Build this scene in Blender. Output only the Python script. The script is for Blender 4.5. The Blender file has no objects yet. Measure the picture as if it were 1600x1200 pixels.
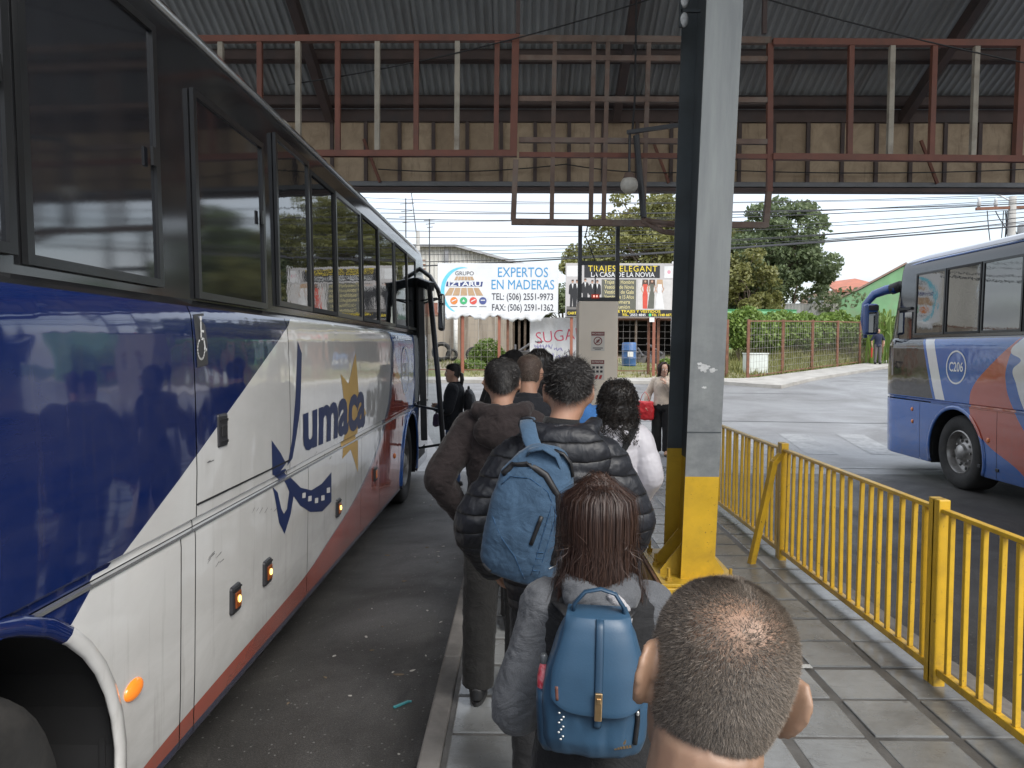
import bpy, math, random
import numpy as np
from mathutils import Vector, Matrix, noise as mnoise
random.seed(7); RNG = np.random.default_rng(11)
R = math.radians
SC = bpy.context.scene
COL = SC.collection

# ------------------------------------------------------------------ camera
CAM_Z = 1.75
FPX = 1150.0                       # focal length in pixels of a 1600 px wide frame
PITCH, YAW, ROLL = R(2.74), R(0.60), R(0.28)
camd = bpy.data.cameras.new('camera')
cam = bpy.data.objects.new('camera', camd)
COL.objects.link(cam)
camd.sensor_fit = 'HORIZONTAL'; camd.sensor_width = 36.0
camd.lens = 36.0 * FPX / 1600.0
camd.clip_start = 0.05; camd.clip_end = 3000
CAM_M = Matrix.Rotation(YAW, 4, 'Z') @ Matrix.Rotation(R(90) - PITCH, 4, 'X') @ Matrix.Rotation(ROLL, 4, 'Z')
CAM_M = Matrix.Translation((0, 0, CAM_Z)) @ CAM_M
cam.matrix_world = CAM_M
SC.camera = cam

# ------------------------------------------------------------------ light
SUN_EL, SUN_AZ = R(44), R(140)      # thin overcast; the brighter part of the sky is behind the camera, to the right
w = bpy.data.worlds.new('World'); SC.world = w; w.use_nodes = True
nt = w.node_tree; nt.nodes.clear()
def wn(t, **k):
    n = nt.nodes.new(t)
    for a, b in k.items(): setattr(n, a, b)
    return n
out = wn('ShaderNodeOutputWorld'); bg = wn('ShaderNodeBackground')
bg.inputs['Strength'].default_value = 0.12
sky = wn('ShaderNodeTexSky', sky_type='NISHITA', sun_disc=False, sun_elevation=SUN_EL, sun_rotation=SUN_AZ, air_density=1.2, dust_density=1.5)
tc = wn('ShaderNodeTexCoord'); sep = wn('ShaderNodeSeparateXYZ')
nt.links.new(tc.outputs['Generated'], sep.inputs[0])
mx = wn('ShaderNodeMath', operation='MAXIMUM'); mx.inputs[1].default_value = 0.0
nt.links.new(sep.outputs['Z'], mx.inputs[0])
ad = wn('ShaderNodeMath', operation='ADD'); ad.inputs[1].default_value = 0.16
nt.links.new(mx.outputs[0], ad.inputs[0])
cx = wn('ShaderNodeMath', operation='DIVIDE'); cy = wn('ShaderNodeMath', operation='DIVIDE')
nt.links.new(sep.outputs['X'], cx.inputs[0]); nt.links.new(ad.outputs[0], cx.inputs[1])
nt.links.new(sep.outputs['Y'], cy.inputs[0]); nt.links.new(ad.outputs[0], cy.inputs[1])
cb = wn('ShaderNodeCombineXYZ'); nt.links.new(cx.outputs[0], cb.inputs[0]); nt.links.new(cy.outputs[0], cb.inputs[1])
nz = wn('ShaderNodeTexNoise'); nz.inputs['Scale'].default_value = 0.62; nz.inputs['Detail'].default_value = 6; nz.inputs['Roughness'].default_value = 0.55
nt.links.new(cb.outputs[0], nz.inputs['Vector'])
mr = wn('ShaderNodeMapRange'); mr.inputs['From Min'].default_value = 0.36; mr.inputs['From Max'].default_value = 0.60
mr.inputs['To Min'].default_value = 0.60; mr.inputs['To Max'].default_value = 1.0
nt.links.new(nz.outputs['Fac'], mr.inputs['Value'])
nz2 = wn('ShaderNodeTexNoise'); nz2.inputs['Scale'].default_value = 1.5; nz2.inputs['Detail'].default_value = 5
nt.links.new(cb.outputs[0], nz2.inputs['Vector'])
cr = wn('ShaderNodeMapRange'); cr.inputs['From Min'].default_value = 0.3; cr.inputs['From Max'].default_value = 0.7
cr.inputs['To Min'].default_value = 0.70; cr.inputs['To Max'].default_value = 1.06
nt.links.new(nz2.outputs['Fac'], cr.inputs['Value'])
cc = wn('ShaderNodeMix', data_type='RGBA', blend_type='MULTIPLY'); cc.inputs[0].default_value = 1.0
cc.inputs[6].default_value = (2.9, 3.08, 3.36, 1)
nt.links.new(cr.outputs[0], cc.inputs[7])
mixc = wn('ShaderNodeMix', data_type='RGBA')
nt.links.new(mr.outputs[0], mixc.inputs[0]); nt.links.new(sky.outputs[0], mixc.inputs[6]); 
# overcast luminance: the zenith is about twice as bright as the horizon (CIE overcast distribution)
ov = wn('ShaderNodeMath', operation='MULTIPLY_ADD'); ov.inputs[1].default_value = 2.0; ov.inputs[2].default_value = 1.0
nt.links.new(mx.outputs[0], ov.inputs[0])
ovm = wn('ShaderNodeMix', data_type='RGBA', blend_type='MULTIPLY'); ovm.inputs[0].default_value = 1.0
nt.links.new(cc.outputs[2], ovm.inputs[6]); nt.links.new(ov.outputs[0], ovm.inputs[7]); nt.links.new(ovm.outputs[2], mixc.inputs[7])
nt.links.new(mixc.outputs[2], bg.inputs['Color']); nt.links.new(bg.outputs[0], out.inputs[0])
sund = bpy.data.lights.new('sun', 'SUN'); sund.energy = 1.5; sund.angle = R(32); sund.color = (1.0, 0.96, 0.90)
sun = bpy.data.objects.new('sun', sund); COL.objects.link(sun)
_d = Vector((math.sin(SUN_AZ) * math.cos(SUN_EL), math.cos(SUN_AZ) * math.cos(SUN_EL), math.sin(SUN_EL)))
sun.rotation_euler = _d.to_track_quat('Z', 'Y').to_euler(); sun.location = (10, 10, 40)
SC.view_settings.view_transform = 'Standard'; SC.view_settings.look = 'None'
SC.view_settings.gamma = 1.0; SC.view_settings.use_curve_mapping = False
SC.view_settings.exposure = 1.4
SC.render.engine = 'CYCLES'
SC.cycles.use_denoising = True
SC.cycles.max_bounces = 6; SC.cycles.diffuse_bounces = 4; SC.cycles.glossy_bounces = 4; SC.cycles.transparent_max_bounces = 12
SC.cycles.sample_clamp_indirect = 6.0

def W(px, py, Y):
    """world point at depth Y (metres along the platform) seen at photograph pixel px, py"""
    d = CAM_M.to_3x3() @ Vector(((px - 800) / FPX, -(py - 600) / FPX, -1.0))
    t = Y / d.y
    return Vector((d.x * t, Y, CAM_Z + d.z * t))

# ------------------------------------------------------------------ mesh helpers
class MB:
    def __init__(s): s.v = []; s.f = []; s.m = []
    def add(s, vs, fs, mi=0):
        o = len(s.v); s.v.extend([tuple(p) for p in vs]); s.f.extend([tuple(i + o for i in f) for f in fs]); s.m.extend([mi] * len(fs)); return s
    def box(s, a, b, mi=0, M=None):
        (x0, y0, z0), (x1, y1, z1) = a, b
        vs = [(x0, y0, z0), (x1, y0, z0), (x1, y1, z0), (x0, y1, z0), (x0, y0, z1), (x1, y0, z1), (x1, y1, z1), (x0, y1, z1)]
        if M is not None: vs = [M @ Vector(p) for p in vs]
        return s.add(vs, [(0, 3, 2, 1), (4, 5, 6, 7), (0, 1, 5, 4), (1, 2, 6, 5), (2, 3, 7, 6), (3, 0, 4, 7)], mi)
    def cbox(s, c, d, mi=0, M=None):
        return s.box([c[i] - d[i] / 2 for i in range(3)], [c[i] + d[i] / 2 for i in range(3)], mi, M)
    def bar(s, p0, p1, w, h=None, up=(0, 0, 1), mi=0):
        p0, p1 = Vector(p0), Vector(p1); h = w if h is None else h
        t = (p1 - p0).normalized(); u = Vector(up)
        if abs(t.dot(u)) > 0.98: u = Vector((0, 1, 0))
        a = t.cross(u).normalized() * (w / 2); b = a.cross(t).normalized() * (h / 2)
        vs = []
        for p in (p0, p1): vs += [p - a - b, p + a - b, p + a + b, p - a + b]
        return s.add(vs, [(3, 2, 1, 0), (4, 5, 6, 7), (0, 1, 5, 4), (1, 2, 6, 5), (2, 3, 7, 6), (3, 0, 4, 7)], mi)
    def tube(s, pts, rad, n=8, caps=True, mi=0, flat=None, side=None):
        """pts polyline; rad scalar / list of r or (ra, rb). side = reference vector for ra axis"""
        P = [Vector(p) for p in pts]; N = len(P)
        if not isinstance(rad, (list, tuple)): rad = [rad] * N
        vs = []; fs = []; prev = None
        for i, p in enumerate(P):
            t = (P[min(i + 1, N - 1)] - P[max(i - 1, 0)])
            t = t.normalized() if t.length > 1e-9 else Vector((0, 0, 1))
            if side is not None: a = Vector(side); a = (a - t * a.dot(t))
            elif prev is None:
                a = Vector((1, 0, 0)) if abs(t.x) < 0.8 else Vector((0, 1, 0)); a = a - t * a.dot(t)
            else: a = prev - t * prev.dot(t)
            a.normalize(); prev = a; b = t.cross(a)
            r = rad[i]; ra, rb = (r if isinstance(r, (list, tuple)) else (r, r))
            for k in range(n):
                th = 2 * math.pi * k / n
                vs.append(p + a * (ra * math.cos(th)) + b * (rb * math.sin(th)))
        for i in range(N - 1):
            for k in range(n):
                k2 = (k + 1) % n
                fs.append((i * n + k, i * n + k2, (i + 1) * n + k2, (i + 1) * n + k))
        if caps:
            fs.append(tuple(reversed(range(n)))); fs.append(tuple((N - 1) * n + k for k in range(n)))
        return s.add(vs, fs, mi)
    def stack(s, rows, n=20, mi=0, exp=2.0):
        """closed loft of ellipses: rows of (z, cx, cy, rx, ry)"""
        vs = []; fs = []
        for (z, cx, cy, rx, ry) in rows:
            for k in range(n):
                th = 2 * math.pi * k / n; c, q = math.cos(th), math.sin(th)
                if exp != 2.0:
                    c = math.copysign(abs(c) ** (2 / exp), c); q = math.copysign(abs(q) ** (2 / exp), q)
                vs.append((cx + rx * c, cy + ry * q, z))
        N = len(rows)
        for i in range(N - 1):
            for k in range(n):
                k2 = (k + 1) % n
                fs.append((i * n + k, i * n + k2, (i + 1) * n + k2, (i + 1) * n + k))
        fs.append(tuple(reversed(range(n)))); fs.append(tuple((N - 1) * n + k for k in range(n)))
        return s.add(vs, fs, mi)
    def ball(s, c, r, nu=14, nv=9, M=None, mi=0):
        if not isinstance(r, (list, tuple)): r = (r, r, r)
        vs = [(0, 0, -1)]
        for i in range(1, nv):
            ph = -math.pi / 2 + math.pi * i / nv
            for k in range(nu):
                th = 2 * math.pi * k / nu; vs.append((math.cos(ph) * math.cos(th), math.cos(ph) * math.sin(th), math.sin(ph)))
        vs.append((0, 0, 1)); fs = []
        for k in range(nu): fs.append((0, 1 + (k + 1) % nu, 1 + k))
        for i in range(nv - 2):
            for k in range(nu):
                a = 1 + i * nu; fs.append((a + k, a + (k + 1) % nu, a + nu + (k + 1) % nu, a + nu + k))
        t = len(vs) - 1; a = 1 + (nv - 2) * nu
        for k in range(nu): fs.append((a + k, a + (k + 1) % nu, t))
        out = []
        for p in vs:
            q = Vector((p[0] * r[0], p[1] * r[1], p[2] * r[2]))
            if M is not None: q = M @ q
            out.append(q + Vector(c))
        return s.add(out, fs, mi)
    def lathe(s, prof, n=24, M=None, mi=0):
        """prof: (radius, axial) pairs, revolved about local X axis"""
        vs = []; fs = []
        for (r, a) in prof:
            for k in range(n):
                th = 2 * math.pi * k / n; q = Vector((a, r * math.cos(th), r * math.sin(th)))
                vs.append(M @ q if M is not None else q)
        for i in range(len(prof) - 1):
            for k in range(n):
                k2 = (k + 1) % n; fs.append((i * n + k, i * n + k2, (i + 1) * n + k2, (i + 1) * n + k))
        return s.add(vs, fs, mi)
    def prism(s, pts, M, d, mi=0):
        """2-D outline pts (x, y) placed by matrix M, thickness d along local z"""
        n = len(pts); vs = [M @ Vector((p[0], p[1], 0)) for p in pts] + [M @ Vector((p[0], p[1], d)) for p in pts]
        fs = [tuple(reversed(range(n))), tuple(range(n, 2 * n))] + [(k, (k + 1) % n, n + (k + 1) % n, n + k) for k in range(n)]
        return s.add(vs, fs, mi)
    def xf(s, M):
        s.v = [tuple(M @ Vector(p)) for p in s.v]; return s
    def mesh(s, name):
        me = bpy.data.meshes.new(name); me.from_pydata(s.v, [], s.f)
        if any(s.m): me.polygons.foreach_set('material_index', s.m)
        me.update(); return me
    def build(s, name, mat, parent=None, smooth=False, bevel=0.0, loc=None):
        return obj(name, s.mesh(name), mat, parent, smooth, bevel, loc)

def obj(name, me, mat, parent=None, smooth=False, bevel=0.0, loc=None):
    o = bpy.data.objects.new(name, me); COL.objects.link(o)
    if mat is not None and len(me.materials) == 0:
        for m in (mat if isinstance(mat, (list, tuple)) else [mat]): me.materials.append(m)
    if parent is not None: o.parent = parent
    if loc is not None: o.location = loc
    if smooth:
        me.polygons.foreach_set('use_smooth', [True] * len(me.polygons))
        if smooth != True: me.set_sharp_from_angle(angle=R(smooth))
    if bevel > 0:
        b = o.modifiers.new('bevel', 'BEVEL'); b.width = bevel; b.segments = 2; b.limit_method = 'ANGLE'; b.angle_limit = R(40)
    return o
def thing(name, label, cat, loc=(0, 0, 0), rz=0.0, group=None):
    o = bpy.data.objects.new(name, None); COL.objects.link(o); o.location = loc; o.rotation_euler = (0, 0, rz)
    o.empty_display_size = 0.1
    return tag(o, label, cat, group)
def tag(o, label=None, cat=None, group=None, kind=None):
    if label: o['label'] = label
    if cat: o['category'] = cat
    if group: o['group'] = group
    if kind: o['kind'] = kind
    return o
def dup(o, loc=None, parent=None):
    c = o.copy(); COL.objects.link(c)
    if loc is not None: c.location = loc
    if parent is not None: c.parent = parent
    return c
def dup_tree(o, loc=None, rz=None):
    c = o.copy(); COL.objects.link(c)
    if loc is not None: c.location = loc
    if rz is not None: c.rotation_euler = (0, 0, rz)
    for ch in o.children:
        d = ch.copy(); COL.objects.link(d); d.parent = c
        for g in ch.children:
            e = g.copy(); COL.objects.link(e); e.parent = d
    return c

# ------------------------------------------------------------------ materials
class NT:
    def __init__(s, m): s.t = m.node_tree
    def n(s, t, **k):
        x = s.t.nodes.new(t)
        for a, b in k.items(): setattr(x, a, b)
        return x
    def put(s, sock, v):
        if hasattr(v, 'is_output') or isinstance(v, bpy.types.NodeSocket): s.t.links.new(v, sock)
        elif isinstance(v, (tuple, list)) and len(v) == 3 and sock.type == 'RGBA': sock.default_value = (*v, 1)
        else: sock.default_value = v
    def math(s, op, a, b=0.0, c=None, clamp=False):
        x = s.n('ShaderNodeMath', operation=op, use_clamp=clamp); s.put(x.inputs[0], a)
        if b is not None: s.put(x.inputs[1], b)
        if c is not None: s.put(x.inputs[2], c)
        return x.outputs[0]
    def mix(s, f, a, b, blend='MIX'):
        x = s.n('ShaderNodeMix', data_type='RGBA', blend_type=blend); s.put(x.inputs[0], f); s.put(x.inputs[6], a); s.put(x.inputs[7], b); return x.outputs[2]
    def noise(s, scale, detail=4, rough=0.55, vec=None, dist=0.0):
        x = s.n('ShaderNodeTexNoise'); x.inputs['Scale'].default_value = scale; x.inputs['Detail'].default_value = detail
        x.inputs['Roughness'].default_value = rough; x.inputs['Distortion'].default_value = dist
        if vec is not None: s.t.links.new(vec, x.inputs['Vector'])
        return x.outputs['Fac']
    def rng(s, v, a, b, c=0.0, d=1.0, smooth=False):
        x = s.n('ShaderNodeMapRange'); x.inputs[1].default_value = a; x.inputs[2].default_value = b; x.inputs[3].default_value = c; x.inputs[4].default_value = d
        if smooth: x.interpolation_type = 'SMOOTHSTEP'
        s.t.links.new(v, x.inputs[0]); return x.outputs[0]
    def coord(s, kind='Object'): return s.n('ShaderNodeTexCoord').outputs[kind]
    def mapping(s, vec, sc=(1, 1, 1), rot=(0, 0, 0)):
        x = s.n('ShaderNodeMapping'); s.t.links.new(vec, x.inputs[0]); x.inputs['Scale'].default_value = sc; x.inputs['Rotation'].default_value = rot; return x.outputs[0]
    def xyz(s, vec):
        x = s.n('ShaderNodeSeparateXYZ'); s.t.links.new(vec, x.inputs[0]); return x.outputs
    def bump(s, h, strength, dist=0.01, nrm=None):
        x = s.n('ShaderNodeBump'); x.inputs['Strength'].default_value = strength; x.inputs['Distance'].default_value = dist
        s.t.links.new(h, x.inputs['Height'])
        if nrm is not None: s.t.links.new(nrm, x.inputs['Normal'])
        return x.outputs[0]
    def curve(s, v, pts, x0, x1, y0, y1):
        t = s.rng(v, x0, x1); f = s.n('ShaderNodeFloatCurve'); c = f.mapping.curves[0]
        q = [((a - x0) / (x1 - x0), (b - y0) / (y1 - y0)) for a, b in pts]
        c.points[0].location = q[0]; c.points[1].location = q[-1]
        for a in q[1:-1]: c.points.new(*a)
        f.mapping.update(); s.t.links.new(t, f.inputs['Value'])
        return s.rng(f.outputs[0], 0, 1, y0, y1)

MATS = {}
def mat(name, col=(0.5, 0.5, 0.5), rough=0.6, metal=0.0, var=0.12, vscale=6.0, dirt=None, dscale=2.0, damt=0.5, bump=0.0, bscale=60.0, bdist=0.004,
        coat=0.0, spec=0.5, emit=None, estr=0.0, sheen=0.0, trans=0.0, rvar=0.0, sub=0.0, fn=None, coord='Object', stretch=(1, 1, 1)):
    if name in MATS: return MATS[name]
    m = bpy.data.materials.new(name); m.use_nodes = True; MATS[name] = m
    t = NT(m); b = m.node_tree.nodes['Principled BSDF']
    vec = t.mapping(t.coord(coord), stretch)
    c = None
    nz = t.noise(vscale, 5, 0.6, vec)
    k = t.rng(nz, 0.3, 0.7, 1 - var, 1 + var)
    c = t.mix(1.0, col, k, 'MULTIPLY')
    if dirt is not None:
        d = t.noise(dscale, 6, 0.65, vec, 0.4)
        c = t.mix(t.rng(d, 0.48, 0.72, 0, damt), c, dirt)
    t.t.links.new(c, b.inputs['Base Color'])
    b.inputs['Roughness'].default_value = rough; b.inputs['Metallic'].default_value = metal
    if rvar: t.t.links.new(t.rng(t.noise(vscale * 1.7, 5, 0.6, vec), 0.3, 0.7, max(0.02, rough - rvar), min(1, rough + rvar)), b.inputs['Roughness'])
    b.inputs['Specular IOR Level'].default_value = spec
    if coat: b.inputs['Coat Weight'].default_value = coat; b.inputs['Coat Roughness'].default_value = 0.05
    if sheen: b.inputs['Sheen Weight'].default_value = sheen; b.inputs['Sheen Roughness'].default_value = 0.4
    if sub: b.inputs['Subsurface Weight'].default_value = sub; b.inputs['Subsurface Radius'].default_value = (0.9, 0.35, 0.2); b.inputs['Subsurface Scale'].default_value = 0.008
    if trans: b.inputs['Transmission Weight'].default_value = trans
    if emit: b.inputs['Emission Color'].default_value = (*emit, 1); b.inputs['Emission Strength'].default_value = estr
    if bump:
        t.t.links.new(t.bump(t.noise(bscale, 6, 0.6, vec), bump, bdist), b.inputs['Normal'])
    if fn: fn(t, b, c, vec)
    return m

def text_mesh(s, size, bold=0.0, align='CENTER', spacing=1.0, extrude=0.0):
    cu = bpy.data.curves.new('txt', 'FONT'); cu.body = s; cu.size = size; cu.align_x = align; cu.align_y = 'CENTER'
    cu.offset = bold * size; cu.space_character = spacing; cu.extrude = extrude; cu.resolution_u = 3
    o = bpy.data.objects.new('txt', cu); COL.objects.link(o)
    dg = bpy.context.evaluated_depsgraph_get()
    me = bpy.data.meshes.new_from_object(o.evaluated_get(dg)); me.materials.clear()
    bpy.data.objects.remove(o); bpy.data.curves.remove(cu)
    return me
def text(name, s, size, m, M, parent, bold=0.0, align='CENTER', spacing=1.0, fitw=None, sx=1.0):
    me = text_mesh(s, size, bold, align, spacing)
    co = np.empty(len(me.vertices) * 3); me.vertices.foreach_get('co', co); co = co.reshape(-1, 3)
    if fitw: sx = fitw / max(1e-6, (co[:, 0].max() - co[:, 0].min()))
    co[:, 0] *= sx
    me.vertices.foreach_set('co', co.ravel()); me.transform(M)
    return obj(name, me, m, parent)
def frame_M(o, xdir, ydir):
    x = Vector(xdir).normalized(); y = Vector(ydir); y = (y - x * x.dot(y)).normalized(); z = x.cross(y); M = Matrix((x, y, z)).transposed().to_4x4(); M.translation = Vector(o); return M

def remesh(mb, voxel, smooth=4, disp=None, name='tmp'):
    """fuse overlapping closed lofts into ONE continuous surface"""
    me = mb.mesh(name); o = bpy.data.objects.new(name, me); COL.objects.link(o)
    r = o.modifiers.new('r', 'REMESH'); r.mode = 'VOXEL'; r.voxel_size = voxel
    if smooth:
        sm = o.modifiers.new('s', 'SMOOTH'); sm.factor = 0.5; sm.iterations = smooth
    dg = bpy.context.evaluated_depsgraph_get()
    res = bpy.data.meshes.new_from_object(o.evaluated_get(dg)); bpy.data.objects.remove(o); bpy.data.meshes.remove(me)
    if disp is not None:
        n = len(res.vertices); co = np.empty(n * 3); no = np.empty(n * 3)
        res.vertices.foreach_get('co', co); res.vertices.foreach_get('normal', no); co = co.reshape(-1, 3); no = no.reshape(-1, 3)
        d = np.array([disp(Vector(p), Vector(q)) for p, q in zip(co, no)])
        co = co + no * d[:, None]; res.vertices.foreach_set('co', co.ravel()); res.update()
    res.polygons.foreach_set('use_smooth', [True] * len(res.polygons))
    return res
def join_meshes(name, meshes):
    V = []; F = []; Mi = []; o = 0; S = []
    for (me, mi) in meshes:
        n = len(me.vertices); co = np.empty(n * 3); me.vertices.foreach_get('co', co); V.append(co.reshape(-1, 3))
        for p in me.polygons: F.append(tuple(i + o for i in p.vertices)); Mi.append(mi)
        o += n
    me = bpy.data.meshes.new(name); me.from_pydata(np.vstack(V).tolist(), [], F); me.polygons.foreach_set('material_index', Mi)
    me.polygons.foreach_set('use_smooth', [True] * len(F)); me.update(); return me
def mesh_np(name, V, F):
    """fast mesh from numpy arrays: V (n,3), F (m,k) of one face size"""
    me = bpy.data.meshes.new(name); V = np.asarray(V, dtype=np.float32); F = np.asarray(F, dtype=np.int32); k = F.shape[1]
    me.vertices.add(len(V)); me.vertices.foreach_set('co', V.ravel())
    me.loops.add(F.size); me.loops.foreach_set('vertex_index', F.ravel())
    me.polygons.add(len(F)); me.polygons.foreach_set('loop_start', np.arange(0, F.size, k, dtype=np.int32))
    me.update(calc_edges=True); me.validate(); return me

ROAD_Z = -0.17
def smooth01(t): t = max(0.0, min(1.0, t)); return t * t * (3 - 2 * t)
def G(y):
    """height of the street: flat under the canopy, climbing gently to the far side"""
    if y < 12: return ROAD_Z
    if y < 26: return ROAD_Z + 0.84 * ((y - 12) / 14) ** 1.15
    if y < 60: return 0.67 + (y - 26) * 0.032
    return 1.76
def far_line(x): return 25.6 if x < 8.1 else 25.6 + (x - 8.1) * 1.22
# ------------------------------------------------------------------ setting materials
def _asphalt(t, b, c, vec):
    n1 = t.noise(0.55, 6, 0.6, vec, 0.5); n2 = t.noise(140, 3, 0.6, vec); n3 = t.noise(7, 6, 0.7, vec)
    col = t.mix(t.rng(n1, 0.35, 0.65), (0.085, 0.084, 0.084), (0.135, 0.136, 0.140))
    col = t.mix(t.rng(n2, 0.35, 0.75), col, t.mix(1.0, col, (1.9, 1.85, 1.8), 'MULTIPLY'))
    col = t.mix(t.rng(n3, 0.58, 0.78, 0, 0.5), col, (0.07, 0.068, 0.066))
    t.t.links.new(col, b.inputs['Base Color'])
    t.t.links.new(t.rng(n1, 0.3, 0.7, 0.62, 0.36), b.inputs['Roughness'])
    t.t.links.new(t.bump(n2, 0.55, 0.006), b.inputs['Normal'])
M_ASPH = mat('asphalt', fn=_asphalt)
def _tile(t, b, c, vec):
    oi = t.n('ShaderNodeObjectInfo').outputs['Random']
    base = t.mix(t.rng(oi, 0, 1), (0.19, 0.198, 0.198), (0.275, 0.284, 0.284))
    wv = t.n('ShaderNodeNewGeometry').outputs['Position']
    n1 = t.noise(2.2, 6, 0.62, wv, 0.4); n2 = t.noise(90, 4, 0.6, wv); n3 = t.noise(26, 5, 0.7, t.mapping(wv, (0.25, 1, 1)))
    col = t.mix(t.rng(n1, 0.4, 0.7, 0, 0.65), base, (0.105, 0.10, 0.095))
    col = t.mix(t.rng(n3, 0.56, 0.75, 0, 0.55), col, (0.09, 0.088, 0.085))
    n5 = t.noise(330, 3, 0.6, wv); col = t.mix(t.rng(n5, 0.55, 0.75, 0, 0.5), col, (0.10, 0.10, 0.10))
    n6 = t.noise(9, 7, 0.8, wv, 1.0); col = t.mix(t.rng(n6, 0.60, 0.66, 0, 0.55), col, (0.07, 0.068, 0.065))
    t.t.links.new(col, b.inputs['Base Color'])
    t.t.links.new(t.rng(n1, 0.35, 0.65, 0.10, 0.34), b.inputs['Roughness'])
    gx = t.xyz(wv)[0]; n9 = t.noise(1.7, 6, 0.7, wv, 0.7); col = t.mix(t.math('MULTIPLY', t.rng(gx, 1.5, 2.3, 0.1, 1.0), t.rng(n9, 0.38, 0.66, 0, 0.7)), col, (0.075, 0.072, 0.066)); v9 = t.n('ShaderNodeTexVoronoi'); v9.inputs['Scale'].default_value = 2.6; t.t.links.new(wv, v9.inputs['Vector']); col = t.mix(t.rng(v9.outputs['Distance'], 0.07, 0.055, 0, 0.85), col, (0.035, 0.034, 0.033)); t.t.links.new(col, b.inputs['Base Color'])
    t.t.links.new(t.bump(n3, 0.35, 0.004, t.bump(n2, 0.3, 0.003)), b.inputs['Normal'])
M_TILE = mat('paving_stone', fn=_tile)
M_MORTAR = mat('mortar', (0.105, 0.101, 0.096), 0.55, var=0.3, vscale=5, dirt=(0.05, 0.047, 0.044), dscale=1.6, damt=0.7, bump=0.5, bscale=70)
M_KERB = mat('kerb_concrete', (0.17, 0.16, 0.15), 0.7, var=0.3, vscale=4, dirt=(0.06, 0.055, 0.05), dscale=2.5, damt=0.8, bump=0.4, bscale=40)
M_SOIL = mat('soil', (0.16, 0.12, 0.08), 0.95, var=0.35, vscale=0.6, dirt=(0.07, 0.10, 0.03), dscale=0.35, damt=0.9, bump=0.8, bscale=6, bdist=0.05)
M_PAVE = mat('pavement_concrete', (0.30, 0.285, 0.26), 0.85, var=0.2, vscale=1.5, dirt=(0.15, 0.13, 0.11), dscale=0.8, damt=0.7, bump=0.3, bscale=20)
M_WHITE_LINE = mat('road_paint', (0.20, 0.20, 0.198), 0.6, var=0.3, vscale=9, dirt=(0.12, 0.12, 0.122), dscale=2.2, damt=0.95)
def _chips(t, b, c, vec):
    gp = t.n('ShaderNodeNewGeometry').outputs['Position']
    n = t.noise(38, 5, 0.7, gp, 0.3); n2 = t.noise(5, 5, 0.7, gp)
    f = t.math('MULTIPLY', t.rng(n, 0.63, 0.67), t.rng(n2, 0.42, 0.58)); z = t.xyz(gp)[2]
    g = t.math('MULTIPLY', t.rng(t.noise(14, 6, 0.7, gp), 0.45, 0.7), t.rng(z, 0.30, 0.0, 0, 0.8))
    col = t.mix(g, c, (0.16, 0.10, 0.045)); col = t.mix(f, col, (0.11, 0.06, 0.035)); t.t.links.new(col, b.inputs['Base Color'])
M_YELLOW = mat('yellow_enamel', (0.64, 0.39, 0.025), 0.36, var=0.10, vscale=7, dirt=(0.30, 0.18, 0.03), dscale=4.5, damt=0.45, bump=0.12, bscale=30, rvar=0.1, fn=lambda t, b, c, vec: _chips(t, b, c, vec))
M_YELLOW_D = mat('yellow_scuffed', (0.56, 0.36, 0.03), 0.45, var=0.14, vscale=3, dirt=(0.16, 0.09, 0.03), dscale=2.6, damt=0.65, bump=0.2, bscale=24)
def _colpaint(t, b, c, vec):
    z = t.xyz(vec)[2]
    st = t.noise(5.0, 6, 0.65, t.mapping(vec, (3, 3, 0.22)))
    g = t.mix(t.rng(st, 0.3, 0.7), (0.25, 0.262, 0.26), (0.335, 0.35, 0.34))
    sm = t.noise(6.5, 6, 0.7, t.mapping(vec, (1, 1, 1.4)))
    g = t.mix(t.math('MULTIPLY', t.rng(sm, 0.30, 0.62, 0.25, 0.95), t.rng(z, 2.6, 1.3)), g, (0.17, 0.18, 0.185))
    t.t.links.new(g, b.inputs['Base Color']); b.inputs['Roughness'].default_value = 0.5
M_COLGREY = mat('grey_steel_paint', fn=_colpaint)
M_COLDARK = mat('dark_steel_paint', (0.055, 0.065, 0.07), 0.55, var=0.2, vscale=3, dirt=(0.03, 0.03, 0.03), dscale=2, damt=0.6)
M_ROOF = mat('zinc_sheet', (0.33, 0.345, 0.35), 0.6, 0.15, var=0.22, vscale=1.4, dirt=(0.16, 0.13, 0.11), dscale=0.8, damt=0.65, bump=0.1, bscale=8, stretch=(1, 0.35, 1))
M_STEEL_D = mat('primer_steel', (0.085, 0.06, 0.055), 0.7, var=0.2, vscale=2.5, dirt=(0.05, 0.05, 0.055), dscale=1.2, damt=0.8)
M_RED = mat('red_oxide', (0.17, 0.058, 0.036), 0.6, var=0.2, vscale=3.5, dirt=(0.10, 0.05, 0.035), dscale=3, damt=0.7)
M_CREAM = mat('weathered_cream', (0.36, 0.325, 0.265), 0.7, var=0.2, vscale=4, dirt=(0.15, 0.11, 0.08), dscale=5, damt=0.7)
M_RUSTGREY = mat('rusted_grey_tube', (0.16, 0.105, 0.08), 0.7, var=0.3, vscale=5, dirt=(0.22, 0.20, 0.175), dscale=4, damt=0.6)
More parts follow.
